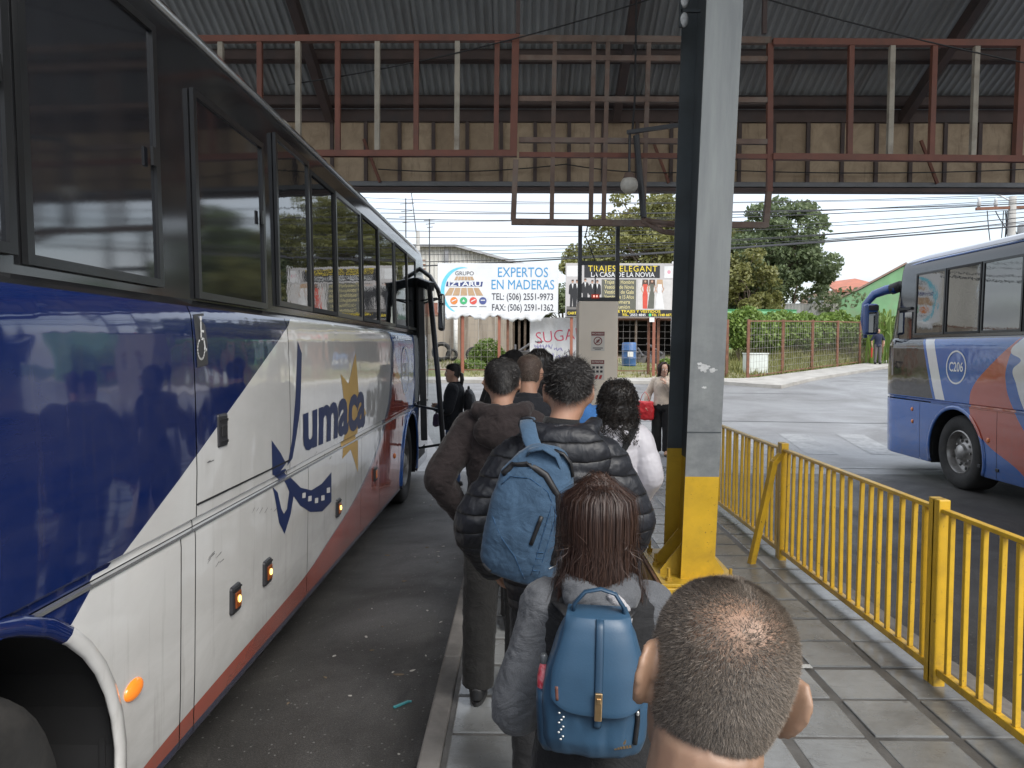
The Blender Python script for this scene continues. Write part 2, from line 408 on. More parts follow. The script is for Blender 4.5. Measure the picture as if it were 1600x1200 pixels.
def _ply(t, b, c, vec):
    oi = t.n('ShaderNodeObjectInfo').outputs['Random']
    gp = t.n('ShaderNodeNewGeometry').outputs['Position']
    base = t.mix(oi, (0.37, 0.28, 0.19), (0.49, 0.38, 0.265))
    n = t.noise(4, 7, 0.7, gp, 0.8); s = t.noise(9, 5, 0.7, t.mapping(gp, (2, 2, 0.3)))
    col = t.mix(t.rng(n, 0.42, 0.72, 0, 0.6), base, (0.19, 0.135, 0.092))
    col = t.mix(t.rng(s, 0.55, 0.75, 0, 0.6), col, (0.12, 0.085, 0.06))
    t.t.links.new(col, b.inputs['Base Color']); b.inputs['Roughness'].default_value = 0.85
    t.t.links.new(t.bump(n, 0.3, 0.01), b.inputs['Normal'])
def _skyl(t, b, c, vec):
    tl = t.n('ShaderNodeBsdfTranslucent'); tl.inputs[0].default_value = (0.62, 0.50, 0.33, 1); ms = t.n('ShaderNodeMixShader'); ms.inputs[0].default_value = 0.65
    t.t.links.new(b.outputs[0], ms.inputs[1]); t.t.links.new(tl.outputs[0], ms.inputs[2]); t.t.links.new(ms.outputs[0], t.t.nodes['Material Output'].inputs[0])
M_SKYL = mat('yellowed_skylight', (0.5, 0.42, 0.3), 0.5, fn=_skyl)
M_PLY = mat('stained_board', fn=_ply)
M_GUTTER = mat('grey_gutter', (0.16, 0.165, 0.175), 0.5, 0.2, var=0.2, vscale=2, dirt=(0.06, 0.055, 0.05), dscale=1.2, damt=0.7)
M_CABLE = mat('black_cable', (0.012, 0.012, 0.013), 0.6)
M_WIRE = mat('overhead_wire', (0.035, 0.035, 0.04), 0.6)
M_BLACKMETAL = mat('black_metal', (0.022, 0.023, 0.026), 0.45, var=0.25, vscale=5, dirt=(0.06, 0.055, 0.05), dscale=5, damt=0.4)
M_BOLT = mat('yellow_bolt', (0.42, 0.26, 0.03), 0.5, var=0.2)
M_RUSTEDGE = mat('rusty_edge', (0.17, 0.085, 0.045), 0.8, var=0.35, vscale=20, dirt=(0.05, 0.035, 0.03), dscale=12, damt=0.8)
M_PALE = mat('flaked_primer', (0.55, 0.55, 0.54), 0.7, var=0.2, vscale=30)

# ------------------------------------------------------------------ ground and road
def sheet(name, xs, ys, zf, m, mask=None):
    xs = list(xs); ys = list(ys); mb = MB(); nx = len(xs)
    vs = [(x, y, zf(x, y)) for y in ys for x in xs]; fs = []
    for j in range(len(ys) - 1):
        for i in range(nx - 1):
            if mask and not mask((xs[i] + xs[i + 1]) / 2, (ys[j] + ys[j + 1]) / 2): continue
            fs.append((j * nx + i, j * nx + i + 1, (j + 1) * nx + i + 1, (j + 1) * nx + i))
    mb.add(vs, fs); return mb.build(name, m, smooth=True)
gy = [-900, -300, -100, -40] + list(np.arange(-30, 12, 6)) + list(np.arange(12, 62, 1.0)) + [70, 90, 130, 200, 400, 1200]
gx = [-1200, -400, -150, -60, -30, -15, -8, 0, 8, 15, 30, 60, 150, 400, 1200]
tag(sheet('ground', gx, gy, lambda x, y: G(y) - 0.05, M_SOIL), kind='structure')
ry = list(np.arange(-40, 12, 4)) + list(np.arange(12, 64, 1.0))
rx = list(np.arange(-60, 62, 2.0))
tag(sheet('road', rx, ry, lambda x, y: G(y), M_ASPH, lambda x, y: y < far_line(x) + 1.2), kind='structure')
# faded markings: zebra bars and a lane line in front of the second bus
mk = MB()
def strip(mb, pts, w, lift=0.005):
    for (a, b) in zip(pts[:-1], pts[1:]):
        a, b = Vector((*a, 0)), Vector((*b, 0)); d = (b - a).normalized(); n = Vector((-d.y, d.x, 0)) * (w / 2)
        L = (b - a).length; k = max(1, int(L / 1.0)); vs = []
        for i in range(k + 1):
            p = a + (b - a) * (i / k)
            for q in (p + n, p - n): vs.append((q.x, q.y, G(q.y) + lift))
        mb.add(vs, [(2 * i, 2 * i + 1, 2 * i + 3, 2 * i + 2) for i in range(k)])
road_line = MB(); strip(road_line, [(3.4, 12.1), (6.0, 12.0), (9.5, 11.9)], 0.12)
tag(road_line.build('road_marking', M_WHITE_LINE), kind='structure')
for i in range(5):
    q = MB(); strip(q, [(4.3 + i * 1.15, 13.2), (4.5 + i * 1.2, 15.4)], 0.55)
    tag(q.build('road_marking', M_WHITE_LINE), kind='structure')
M_TAR = mat('tar_joint', (0.02, 0.02, 0.021), 0.5)
q = MB(); strip(q, [(2.6, 17.0), (5, 17.1), (8, 16.9), (12, 17.1)], 0.06, 0.004); tag(q.build('road_marking', M_TAR), kind='structure')
q = MB(); strip(q, [(3.0, 22.4), (6, 22.5), (9, 22.3)], 0.05, 0.004); tag(q.build('road_marking', M_TAR), kind='structure')

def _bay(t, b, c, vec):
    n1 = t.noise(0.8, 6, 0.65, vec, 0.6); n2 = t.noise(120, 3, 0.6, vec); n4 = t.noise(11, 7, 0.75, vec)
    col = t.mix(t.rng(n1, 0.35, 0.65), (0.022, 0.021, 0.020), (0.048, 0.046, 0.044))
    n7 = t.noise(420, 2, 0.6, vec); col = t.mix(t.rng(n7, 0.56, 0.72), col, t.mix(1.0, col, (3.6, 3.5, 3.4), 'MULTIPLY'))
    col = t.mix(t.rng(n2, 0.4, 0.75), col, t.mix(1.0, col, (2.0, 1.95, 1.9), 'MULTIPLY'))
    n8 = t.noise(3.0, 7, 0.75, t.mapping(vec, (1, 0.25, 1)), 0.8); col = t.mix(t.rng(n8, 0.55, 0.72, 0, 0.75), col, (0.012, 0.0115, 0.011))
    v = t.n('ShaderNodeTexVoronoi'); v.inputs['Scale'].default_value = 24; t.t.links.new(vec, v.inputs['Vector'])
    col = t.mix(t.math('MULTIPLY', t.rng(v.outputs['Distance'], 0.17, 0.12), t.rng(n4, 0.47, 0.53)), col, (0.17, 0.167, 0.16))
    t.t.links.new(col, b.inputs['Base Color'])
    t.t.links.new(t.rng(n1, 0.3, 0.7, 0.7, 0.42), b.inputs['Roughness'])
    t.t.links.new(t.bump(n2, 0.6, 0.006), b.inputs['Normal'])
M_BAY = mat('bay_asphalt', fn=_bay)  # base much darker than the road, plus oil streaks and pale grit
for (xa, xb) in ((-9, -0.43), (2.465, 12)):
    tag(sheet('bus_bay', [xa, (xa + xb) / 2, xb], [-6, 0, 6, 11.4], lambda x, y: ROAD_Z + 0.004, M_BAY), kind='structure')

# ------------------------------------------------------------------ platform with its paving stones
PX0, PX1, PY0, PY1 = -0.425, 2.46, -3.0, 11.2
plat = MB(); plat.box((PX0 + 0.10, PY0, ROAD_Z - 0.02), (PX1 - 0.12, PY1, -0.007))
platform = tag(plat.build('platform', M_MORTAR), kind='structure')
for (a, b) in ((PX0, PX0 + 0.098), (PX1 - 0.118, PX1)):
    for k in range(12):
        y0 = PY0 + k * 1.185
        mb = MB(); mb.box((a, y0, ROAD_Z - 0.03), (b, min(y0 + 1.178, PY1), 0.001 + 0.004 * random.random()))
        mb.build('kerb_stone', M_KERB, platform, bevel=0.012)
TPX, TPY = 0.386, 0.368
tile = MB(); tile.box((-0.168, -0.170, -0.03), (0.168, 0.170, 0.0)); tile_me = None
tcols = 7
x_start = PX0 + 0.10 + 0.19
for j in range(38):
    y = PY0 + 0.2 + j * TPY
    if y > PY1 - 0.17: break
    for i in range(tcols):
        x = x_start + i * TPX
        if tile_me is None:
            o = tile.build('paving_tile', M_TILE, platform, bevel=0.006); tile_me = o.data; proto_tile = o
        else: o = dup(proto_tile, parent=platform)
        o.location = (x + random.uniform(-.004, .004), y + random.uniform(-.004, .004), 0.0 + random.uniform(-0.004, 0.003))
        o.rotation_euler = (random.uniform(-.004, .004), random.uniform(-.004, .004), random.uniform(-.008, .008))

# ------------------------------------------------------------------ canopy
RY_E, RZ_E = 10.0, 4.86            # eave of the slope in view
SL = 0.50; RIDGE_Y = 3.4; RIDGE_Z = RZ_E + (RY_E - RIDGE_Y) * SL
RX0, RX1 = -8.0, 9.6; REAR_Y = 0.6  # unseen rear eave pulled forward to let sky light in from behind
canopy = thing('terminal_canopy', 'corrugated zinc terminal canopy with stained board fascia over the platform', 'canopy', (0, 0, 0))
def corr_sheet(wd, y0, z0, y1, z1, per=0.0955, amp=0.016):
    n = int(round(wd / per)); xs = []; zs = []
    for k in range(n * 6 + 1):
        u = k / 6.0; xs.append(u * wd / n); f = u % 1.0
        zs.append(amp * (1 if f < 0.30 else (1 - (f - .30) / .15 * 2 if f < .45 else (-1 if f < .85 else -1 + (f - .85) / .15 * 2))))
    vs = []; L = len(xs)
    for (y, z) in ((y0, z0), (y1, z1)):
        for a, b in zip(xs, zs): vs.append((a, y, z + b))
    return vs, [(i, i + 1, L + i + 1, L + i) for i in range(L - 1)]
SW = 0.9545; nsh = int((RX1 - RX0) / SW)
for side in (0, 1):
    proto = None
    for k in range(nsh + 1):
        if proto is None:
            if side == 0: vs, fs = corr_sheet(SW + 0.03, RY_E + 0.25, RZ_E - 0.125 + 0.19, RIDGE_Y, RIDGE_Z + 0.19)
            else: vs, fs = corr_sheet(SW + 0.03, REAR_Y - 0.25, RIDGE_Z - (RIDGE_Y - REAR_Y) * SL - 0.125 + 0.19, RIDGE_Y, RIDGE_Z + 0.19)
            proto = MB().add(vs, fs).build('roof_sheet', M_ROOF, canopy); o = proto
            if side == 1: sky_me = proto.data.copy(); sky_me.materials.clear(); sky_me.materials.append(M_SKYL)
        else: o = dup(proto, parent=canopy)
        o.location = (RX0 + k * SW, 0, 0.006 * (k % 2))
        if side == 1 and k % 4 == 2:
            o.data = sky_me
# purlins (across) and rafters (down the slope)
def zroof(y): return RIDGE_Z - abs(y - RIDGE_Y) * SL
proto = None
for y in [9.86, 9.2, 8.2, 7.3, 6.4, 5.5, 4.6, 3.7, 3.1, 2.2, 1.3]:
    z = zroof(y)
    if proto is None:
        mb = MB(); mb.box((RX0, -0.035, -0.07), (RX1, 0.035, 0.07)); mb.box((RX0, -0.035, 0.05), (RX1, 0.075, 0.07)); mb.box((RX0, -0.035, -0.07), (RX1, 0.075, -0.05))
        proto = mb.build('purlin', M_STEEL_D, canopy); o = proto
    else: o = dup(proto, parent=canopy)
    o.location = (0, y, z + 0.075)
for x in (-6.3, -2.55, 1.26, 5.05, 8.8):
    for (ya, yb) in ((RY_E - 0.05, RIDGE_Y), (REAR_Y + 0.05, RIDGE_Y)):
        mb = MB(); mb.bar((x, ya, zroof(ya) - 0.075), (x, yb, zroof(yb) - 0.075), 0.10, 0.15); mb.build('rafter', M_STEEL_D, canopy)
# fascia: edge beams, battens and single boards
FZ0, FZ1 = 3.985, 4.80
mb = MB(); mb.box((RX0, RY_E - 0.02, FZ1 - 0.02), (RX1, RY_E + 0.10, FZ1 + 0.14)); mb.build('fascia_beam', M_STEEL_D, canopy)
mb = MB(); mb.box((RX0, RY_E - 0.05, FZ0 - 0.065), (RX1, RY_E + 0.16, FZ0)); mb.build('gutter', M_GUTTER, canopy, bevel=0.006)
mb = MB(); mb.box((RX0, RY_E - 0.03, FZ0 - 0.125), (RX1, RY_E + 0.12, FZ0 - 0.072)); mb.build('fascia_beam', M_STEEL_D, canopy)
pan = None; bat = None; k = 0
x = RX0
while x < RX1 - 0.3:
    if pan is None:
        m1 = MB(); m1.box((0.018, RY_E + 0.03, FZ0 + 0.003), (0.437, RY_E + 0.045, FZ1 - 0.023)); pan = m1.build('fascia_board', M_PLY, canopy); o = pan
        m2 = MB(); m2.box((-0.024, RY_E - 0.012, FZ0 + 0.002), (0.024, RY_E + 0.028, FZ1 - 0.022)); bat = m2.build('batten', M_STEEL_D, canopy); p = bat
    else: o = dup(pan, parent=canopy); p = dup(bat, parent=canopy)
    o.location = (x, random.uniform(-.006, .006), 0); p.location = (x, random.uniform(-.004, .004), 0); x += 0.455; k += 1
# thin cable strung under the roof
def sag_pts(a, b, s, n=16):
    a, b = Vector(a), Vector(b); return [a.lerp(b, i / n) - Vector((0, 0, s * 4 * (i / n) * (1 - i / n))) for i in range(n + 1)]
MB().tube(sag_pts((-2.0, 6.4, 4.0), (2.6, 6.0, 5.1), 0.15), 0.006, 5).build('cable', M_CABLE, canopy)
MB().tube(sag_pts((1.5, 5.5, 4.38), (5.2, 6.3, 3.98), 0.06), 0.006, 5).build('cable', M_CABLE, canopy)
MB().tube(sag_pts((-1.9, 9.9, 4.13), (0.6, 9.9, 4.2), 0.06) + sag_pts((0.6, 9.9, 4.2), (2.6, 9.9, 4.13), 0.07) + sag_pts((2.6, 9.9, 4.13), (6.9, 9.9, 4.16), 0.05), 0.008, 5).build('cable', M_CABLE, canopy)
mb = MB(); mb.bar((1.27, 8.2, 5.6), (1.95, 7.9, 5.95), 0.10, 0.07); mb.build('brace', M_CREAM, canopy)
for xx in (-2.1, 1.75, 5.3):
    mb = MB(); mb.bar((xx, RY_E - 0.045, FZ0 + 0.55), (xx + 0.22, RY_E - 0.07, FZ0 - 0.02), 0.035); mb.build('brace', M_RED, canopy)

# ------------------------------------------------------------------ main column beside the queue
colm = thing('steel_column', 'tall grey steel column with yellow base bolted to a yellow plinth', 'column', (1.24, 5.3, 0))
def lx(p): return (p[0] - 1.24, p[1] - 5.3, p[2])
PZ = 0.16; YT = 0.735 + 0.16
def colx(z): return 0.012 * z
def ynear(z): return 5.0 - 0.072 * z
def yfar(z): return 5.60 - 0.035 * z
CW = 0.228; CX0 = 1.108
ztop = zroof(5.3) - 0.1
def flange(za, zb, yf, sgn, m, name):
    mb = MB(); vs = []
    for z in (za, zb):
        y = yf(z); x0 = CX0 + colx(z); t = 0.014
        for p in ((x0, y), (x0 + CW, y), (x0 + CW, y + sgn * t), (x0, y + sgn * t)): vs.append(lx((p[0], p[1], z)))
    mb.add(vs, [(3, 2, 1, 0), (4, 5, 6, 7), (0, 1, 5, 4), (1, 2, 6, 5), (2, 3, 7, 6), (3, 0, 4, 7)]); return mb.build(name, m, colm)
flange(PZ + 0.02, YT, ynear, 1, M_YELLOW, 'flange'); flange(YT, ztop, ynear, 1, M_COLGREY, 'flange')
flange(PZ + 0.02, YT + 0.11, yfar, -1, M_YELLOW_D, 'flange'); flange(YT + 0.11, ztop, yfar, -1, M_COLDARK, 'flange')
def web(za, zb, m):
    vs = []
    for z in (za, zb):
        xc = CX0 + CW / 2 + colx(z)
        for p in ((xc - 0.006, ynear(z) + 0.014), (xc + 0.006, ynear(z) + 0.014), (xc + 0.006, yfar(z) - 0.014), (xc - 0.006, yfar(z) - 0.014)): vs.append(lx((p[0], p[1], z)))
    MB().add(vs, [(3, 2, 1, 0), (4, 5, 6, 7), (0, 1, 5, 4), (1, 2, 6, 5), (2, 3, 7, 6), (3, 0, 4, 7)]).build('web', m, colm)
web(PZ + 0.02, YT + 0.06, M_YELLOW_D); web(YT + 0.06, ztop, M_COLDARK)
mb = MB(); mb.box(lx((0.96, 4.87, PZ)), lx((1.50, 5.76, PZ + 0.02))); mb.build('base_plate', M_YELLOW_D, colm, bevel=0.003)
mb = MB(); mb.box(lx((0.945, 4.85, -0.02)), lx((1.515, 5.78, PZ - 0.002))); mb.build('plinth', M_YELLOW, colm, bevel=0.01)
mb = MB(); mb.bar(lx((0.945, 4.85, PZ + 0.004)), lx((0.945, 5.78, PZ + 0.004)), 0.02, 0.03); mb.build('edge_angle', M_RUSTEDGE, colm)
def gusset(y, s):
    xc = CX0 + CW / 2; M = frame_M(lx((xc, y, PZ + 0.02)), (s, 0, 0), (0, 0, 1)); mb = MB()
    mb.prism([(0.008, 0), (0.008, 0.26), (0.05, 0.26), (0.23 if s < 0 else 0.21, 0.03), (0.23 if s < 0 else 0.21, 0)], M, 0.012); mb.build('gusset', M_YELLOW_D, colm)
for y in (5.10, 5.36): gusset(y, -1); gusset(y, 1)
for (x, y) in ((1.02, 4.95), (1.44, 4.95), (1.02, 5.68), (1.44, 5.68), (1.0, 5.32)):
    mb = MB(); mb.tube([lx((x, y, PZ + 0.02)), lx((x, y, PZ + 0.045))], 0.022, 6); mb.tube([lx((x, y, PZ + 0.045)), lx((x, y, PZ + 0.105))], 0.0115, 8); mb.build('anchor_bolt', M_BOLT, colm)
# flaked paint patches and a weld seam on the grey face
def patch(cx, cz, sx, sz, seed):
    rr = random.Random(seed); pts = []
    for k in range(22):
        th = 2 * math.pi * k / 22; r = rr.uniform(0.55, 1.1); pts.append((cx + math.cos(th) * sx * r, cz + math.sin(th) * sz * r))
    z = cz; M = Matrix.Identity(4)
    vs = [lx((CX0 + colx(q[1]) + q[0], ynear(q[1]) - 0.0015, q[1])) for q in pts]
    mb = MB(); n = len(vs); c = (sum(v[0] for v in vs) / n, sum(v[1] for v in vs) / n, sum(v[2] for v in vs) / n)
    mb.add(vs + [c], [(k, (k + 1) % n, n) for k in range(n)]); mb.build('flaked_patch', M_PALE, colm)
patch(0.09, 1.63, 0.045, 0.03, 1); patch(0.15, 1.615, 0.03, 0.016, 2); patch(0.10, 1.50, 0.02, 0.009, 3); patch(0.06, 1.655, 0.018, 0.012, 5)
mb = MB(); mb.box(lx((CX0 + 0.012, ynear(1.20) - 0.003, 1.195)), lx((CX0 + CW + 0.012, ynear(1.20) + 0.001, 1.202))); mb.build('weld_seam', M_COLDARK, colm)
for zz in (4.02, 4.15): MB().ball(lx((1.12, 5.2, zz)), (0.03, 0.03, 0.05)).build('insulator', M_PALE, colm, smooth=True)
mb = MB(); mb.bar(lx((1.095, 5.2, 3.97)), lx((1.095, 5.2, 4.2)), 0.02); mb.bar(lx((1.095, 5.2, 4.08)), lx((1.23, 5.2, 4.08)), 0.02); mb.build('bracket', M_COLDARK, colm)

# other columns of the frame, further along the eaves (out of the picture to either side)
def plain_column(x, y, label):
    c = thing('steel_column', label, 'column', (x, y, 0)); h = zroof(y) - 0.1; b0 = ROAD_Z - 0.02
    for s in (-1, 1):
        MB().box((-0.114, s * 0.27 - 0.007, 1.0), (0.114, s * 0.27 + 0.007, h)).build('flange', M_COLGREY, c)
        MB().box((-0.114, s * 0.27 - 0.007, b0), (0.114, s * 0.27 + 0.007, 1.0)).build('flange', M_YELLOW, c)
    MB().box((-0.006, -0.26, b0), (0.006, 0.26, h)).build('web', M_COLDARK, c)
plain_column(9.2, 5.3, 'grey steel column with yellow base beyond the second bus bay')
plain_column(-6.3, 5.3, 'grey steel column with yellow base on the far side of the boarding bus')

# ------------------------------------------------------------------ yellow railing
FX = 2.2; FTOP = 0.935; FBOT = 0.075
barm = None
def railing(y0, y1, label, brace=False, post_end=True):
    global barm
    t = thing('yellow_railing', label, 'railing', (FX, y0, 0), 0, 'yellow railing sections along the platform edge')
    L = y1 - y0
    mb = MB(); mb.box((-0.02, 0.033, FTOP - 0.022), (0.02, L - 0.033, FTOP)); mb.build('top_rail', M_YELLOW, t, bevel=0.004)
    mb = MB(); mb.box((-0.02, 0.033, FBOT - 0.02), (0.02, L - 0.033, FBOT + 0.02)); mb.build('bottom_rail', M_YELLOW, t, bevel=0.004)
    for y in ([0, L] if post_end else [0]):
        mb = MB(); mb.box((-0.03, y - 0.03, -0.02), (0.03, y + 0.03, FTOP + 0.045)); mb.build('post', M_YELLOW, t, bevel=0.005)
    n = 17
    for k in range(n):
        if barm is None:
            mb = MB(); mb.box((-0.0125, -0.0125, FBOT + 0.02), (0.0125, 0.0125, FTOP - 0.022)); o = mb.build('bar', M_YELLOW, t, bevel=0.003); barm = o
        else: o = dup(barm, parent=t)
        o.location = (0, L * (k + 0.75) / (n + 0.5), 0); o.rotation_euler = (random.uniform(-.007, .007), random.uniform(-.010, .010), 0)
    if brace:
        mb = MB(); mb.bar((-0.29, L - 0.12, -0.01), (-0.10, L - 0.06, FTOP - 0.10), 0.05, 0.05); mb.bar((-0.105, L - 0.062, FTOP - 0.115), (-0.03, L - 0.02, FTOP - 0.055), 0.048, 0.048); mb.build('brace', M_YELLOW, t, bevel=0.005)
railing(1.52, 3.82, 'yellow railing section beside the bald man and the loose floor tape')
railing(3.86, 6.11, 'yellow railing section holding up the slanted brace', brace=True)
railing(6.15, 8.40, 'yellow railing section behind the steel column')
railing(-0.8, 1.48, 'yellow railing section at the rear of the platform')
# strip of tape on the floor
q = MB(); q.box((1.27, 3.985, 0.004), (1.62, 4.03, 0.007)); tag(q.build('floor_tape', mat('tape', (0.5, 0.5, 0.48), 0.6)), 'short strip of pale tape stuck on the platform tiles', 'tape')

# ------------------------------------------------------------------ hanging sign frames
def frame_pt(px, py, Y=6.3): return W(px, py, Y)
def frame(label, bars, Y=6.3):
    pts = [frame_pt(b[0], b[1], Y) for b in bars]
    t = thing('hanging_frame', label, 'metal frame', (0, Y, 3.4), 0, 'empty sign frames under the canopy')
    for (xa, ya, xb, yb, wd, m) in bars:
        a, b = frame_pt(xa, ya, Y), frame_pt(xb, yb, Y); o = Vector((0, Y, 3.4))
        vert = abs(xa - xb) < abs(ya - yb)
        MB().bar(a - o, b - o, wd, wd, up=(0, 1, 0)).build('frame_bar', m, t)
    return t
z = 0.052
# verticals stop just short of the rails so that no faces coincide
lb = [(150, 62, 801, 60, z, M_RED), (150, 240, 801, 240, z, M_RED), (806, 55, 802, 245, 0.06, M_RED)]
for i, px in enumerate([222, 284, 345, 406, 466, 528, 590, 651, 715]):
    lb.append((px, 65.2, px - (px - 500) * 0.006, 235.2, 0.042, M_CREAM if i % 2 == 0 else M_RED))
lb.append((777, 65.2, 775, 235.2, 0.042, M_RED))
lf = frame('empty red and cream steel sign frame hanging above the boarding bus', lb)
cb = [(811, 61, 1204, 64, z, M_RUSTGREY), (811, 91, 1198, 93, .042, M_RUSTGREY), (811, 155, 1198, 157, .042, M_RUSTGREY), (811, 219, 1198, 222, .042, M_RUSTGREY), (811, 242, 1198, 245, .04, M_RED)]
cb += [(806, 250, 802, 343, .045, M_RUSTGREY), (799, 346.5, 1197, 352, .05, M_RUSTGREY), (1201, 300, 1196, 355, .045, M_RUSTGREY), (1203, 67, 1202, 300, .046, M_RED)]
for (a, b) in ((867, 862), (928, 923), (950, 943), (1014, 1005), (1070, 1060), (1135, 1128)):
    for (ya, yb) in ((64.5, 88.5), (93.5, 152.5), (157.5, 216.5), (221.5, 239.5), (244.5, 343)):
        f = lambda y: a + (b - a) * (y - 62) / 280
        cb.append((f(ya), ya, f(yb), yb, .036, M_RUSTGREY))
frame('rusty central sign frame hanging lower than its neighbours beside the column', cb, 6.32)
rb = [(1207, 66, 1720, 69, z, M_RED), (1207, 245, 1720, 250, z, M_RED)]
for i, (px, c) in enumerate([(1265, 0), (1330, 1), (1394, 0), (1460, 1), (1526, 0), (1597, 1), (1660, 0)]):
    if i == 0: continue
    rb.append((px, 70, px - (px - 1150) * 0.018, 244, 0.042 if i != 5 else 0.055, M_RED if c else M_CREAM))
frame('empty red and cream steel sign frame hanging above the yellow railing', rb)
# hangers from frame to roof
for x in (-3.3, -0.03, 2.05, 4.6):
    h = MB(); h.bar((0, 0, 0), (0, 0, zroof(6.4) - 4.45), 0.035); o = h.build('hanger_rod', M_STEEL_D, canopy); o.location = (x, 6.38, 4.42)
# lamp arm and globe
lampt = thing('globe_lamp', 'round frosted globe lamp hanging under the canopy from a thin cord', 'lamp', (0.945, 6.05, 3.1))
lo = Vector((0.945, 6.05, 3.1)); lc = W(983, 289, 6.05) - lo
M_GLOBE = mat('frosted_globe', (0.55, 0.52, 0.46), 0.45, var=0.12, vscale=20, dirt=(0.3, 0.25, 0.18), dscale=18, damt=0.5)
MB().ball(lc, 0.071, 20, 14).build('globe', M_GLOBE, lampt, smooth=True)
MB().tube([lc + Vector((0, 0, 0.045)), lc + Vector((0, 0, 0.095))], [0.052, 0.035], 14).build('cap', M_RUSTGREY, lampt, smooth=40)
MB().tube([lc + Vector((0, 0, 0.09)), lc + Vector((0, 0, 0.42))], 0.011, 8).build('stem', M_BLACKMETAL, lampt)
MB().bar(lc + Vector((-0.02, 0, 0.42)), lc + Vector((0.46, -0.25, 0.42)), 0.03).build('arm', M_BLACKMETAL, lampt)
MB().tube([lc + Vector((0.02, 0.0, 0.42)), lc + Vector((0.04, 0.02, 0.7)), lc + Vector((0.05, 0.02, 2.9))], 0.008, 6).build('cord', M_CABLE, lampt)
# cranked pipe from the frame to the column
cp = thing('bent_pipe', 'bent dark steel pipe bracing the central frame to the column', 'pipe', (1.1, 6.1, 2.8)); co = Vector((1.1, 6.1, 2.8))
MB().tube([W(994, 212, 6.2) - co, W(1006, 340, 6.2) - co], 0.026, 8).build('pipe', M_BLACKMETAL, cp)
MB().tube([W(1005, 345, 6.2) - co, W(1036, 362, 6.05) - co, W(1052, 364, 5.9) - co, W(1075, 362, 5.66) - co], 0.022, 8).build('pipe', M_RUSTGREY, cp)
MB().tube([W(1008, 344, 6.2) - co, W(1078, 354, 5.66) - co], 0.02, 8).build('pipe', M_RUSTGREY, cp)

# ------------------------------------------------------------------ beige totem with notices
tot = thing('notice_totem', 'beige totem with prohibition and extinguisher notices under a black open frame', 'totem', (0.69, 6.5, 0))
M_BEIGE = mat('beige_panel', (0.80, 0.71, 0.59), 0.55, var=0.05, vscale=3, dirt=(0.66, 0.57, 0.46), dscale=2, damt=0.4)
MB().box((-0.172, 0, 0), (0.172, 0.30, 2.172)).build('panel', M_BEIGE, tot, bevel=0.006)
for s in (-1, 1): MB().box((s * 0.165 - 0.017, 0.02, 2.18), (s * 0.165 + 0.017, 0.06, 2.845)).build('post', M_BLACKMETAL, tot)
MB().box((-0.147, 0.02, 2.49), (0.147, 0.055, 2.525)).build('crossbar', M_BLACKMETAL, tot)
MB().box((-0.182, 0.0, 2.174), (0.182, 0.075, 2.205)).build('crossbar', M_BLACKMETAL, tot)
led = MB().box((-0.065, -0.012, 2.195), (0.005, 0.018, 2.232)).build('display', mat('led_box', (0.30, 0.03, 0.02), 0.4, emit=(0.9, 0.1, 0.04), estr=0.06), tot, bevel=0.003)
M_LED = mat('led_digit', (1, 0.6, 0.5), 0.4, emit=(1, 0.45, 0.35), estr=0.5)
for xx in (-0.043, -0.018): MB().box((xx - 0.006, -0.0155, 2.205), (xx + 0.006, -0.0125, 2.222)).build('digit', M_LED, led)
MB().tube([(-0.10, 0.03, 2.84), (-0.12, 0.03, 2.74), (-0.06, 0.03, 2.60), (-0.03, 0.03, 2.52), (-0.03, 0.02, 2.23)], 0.005, 6).build('cable', M_CABLE, tot)
M_NOTE = mat('notice_paper', (0.62, 0.58, 0.52), 0.5, var=0.05); M_MAROON = mat('maroon_print', (0.18, 0.035, 0.03), 0.5, var=0.05); M_REDP = mat('red_print', (0.42, 0.05, 0.05), 0.5); M_INK = mat('ink_print', (0.03, 0.03, 0.035), 0.6)
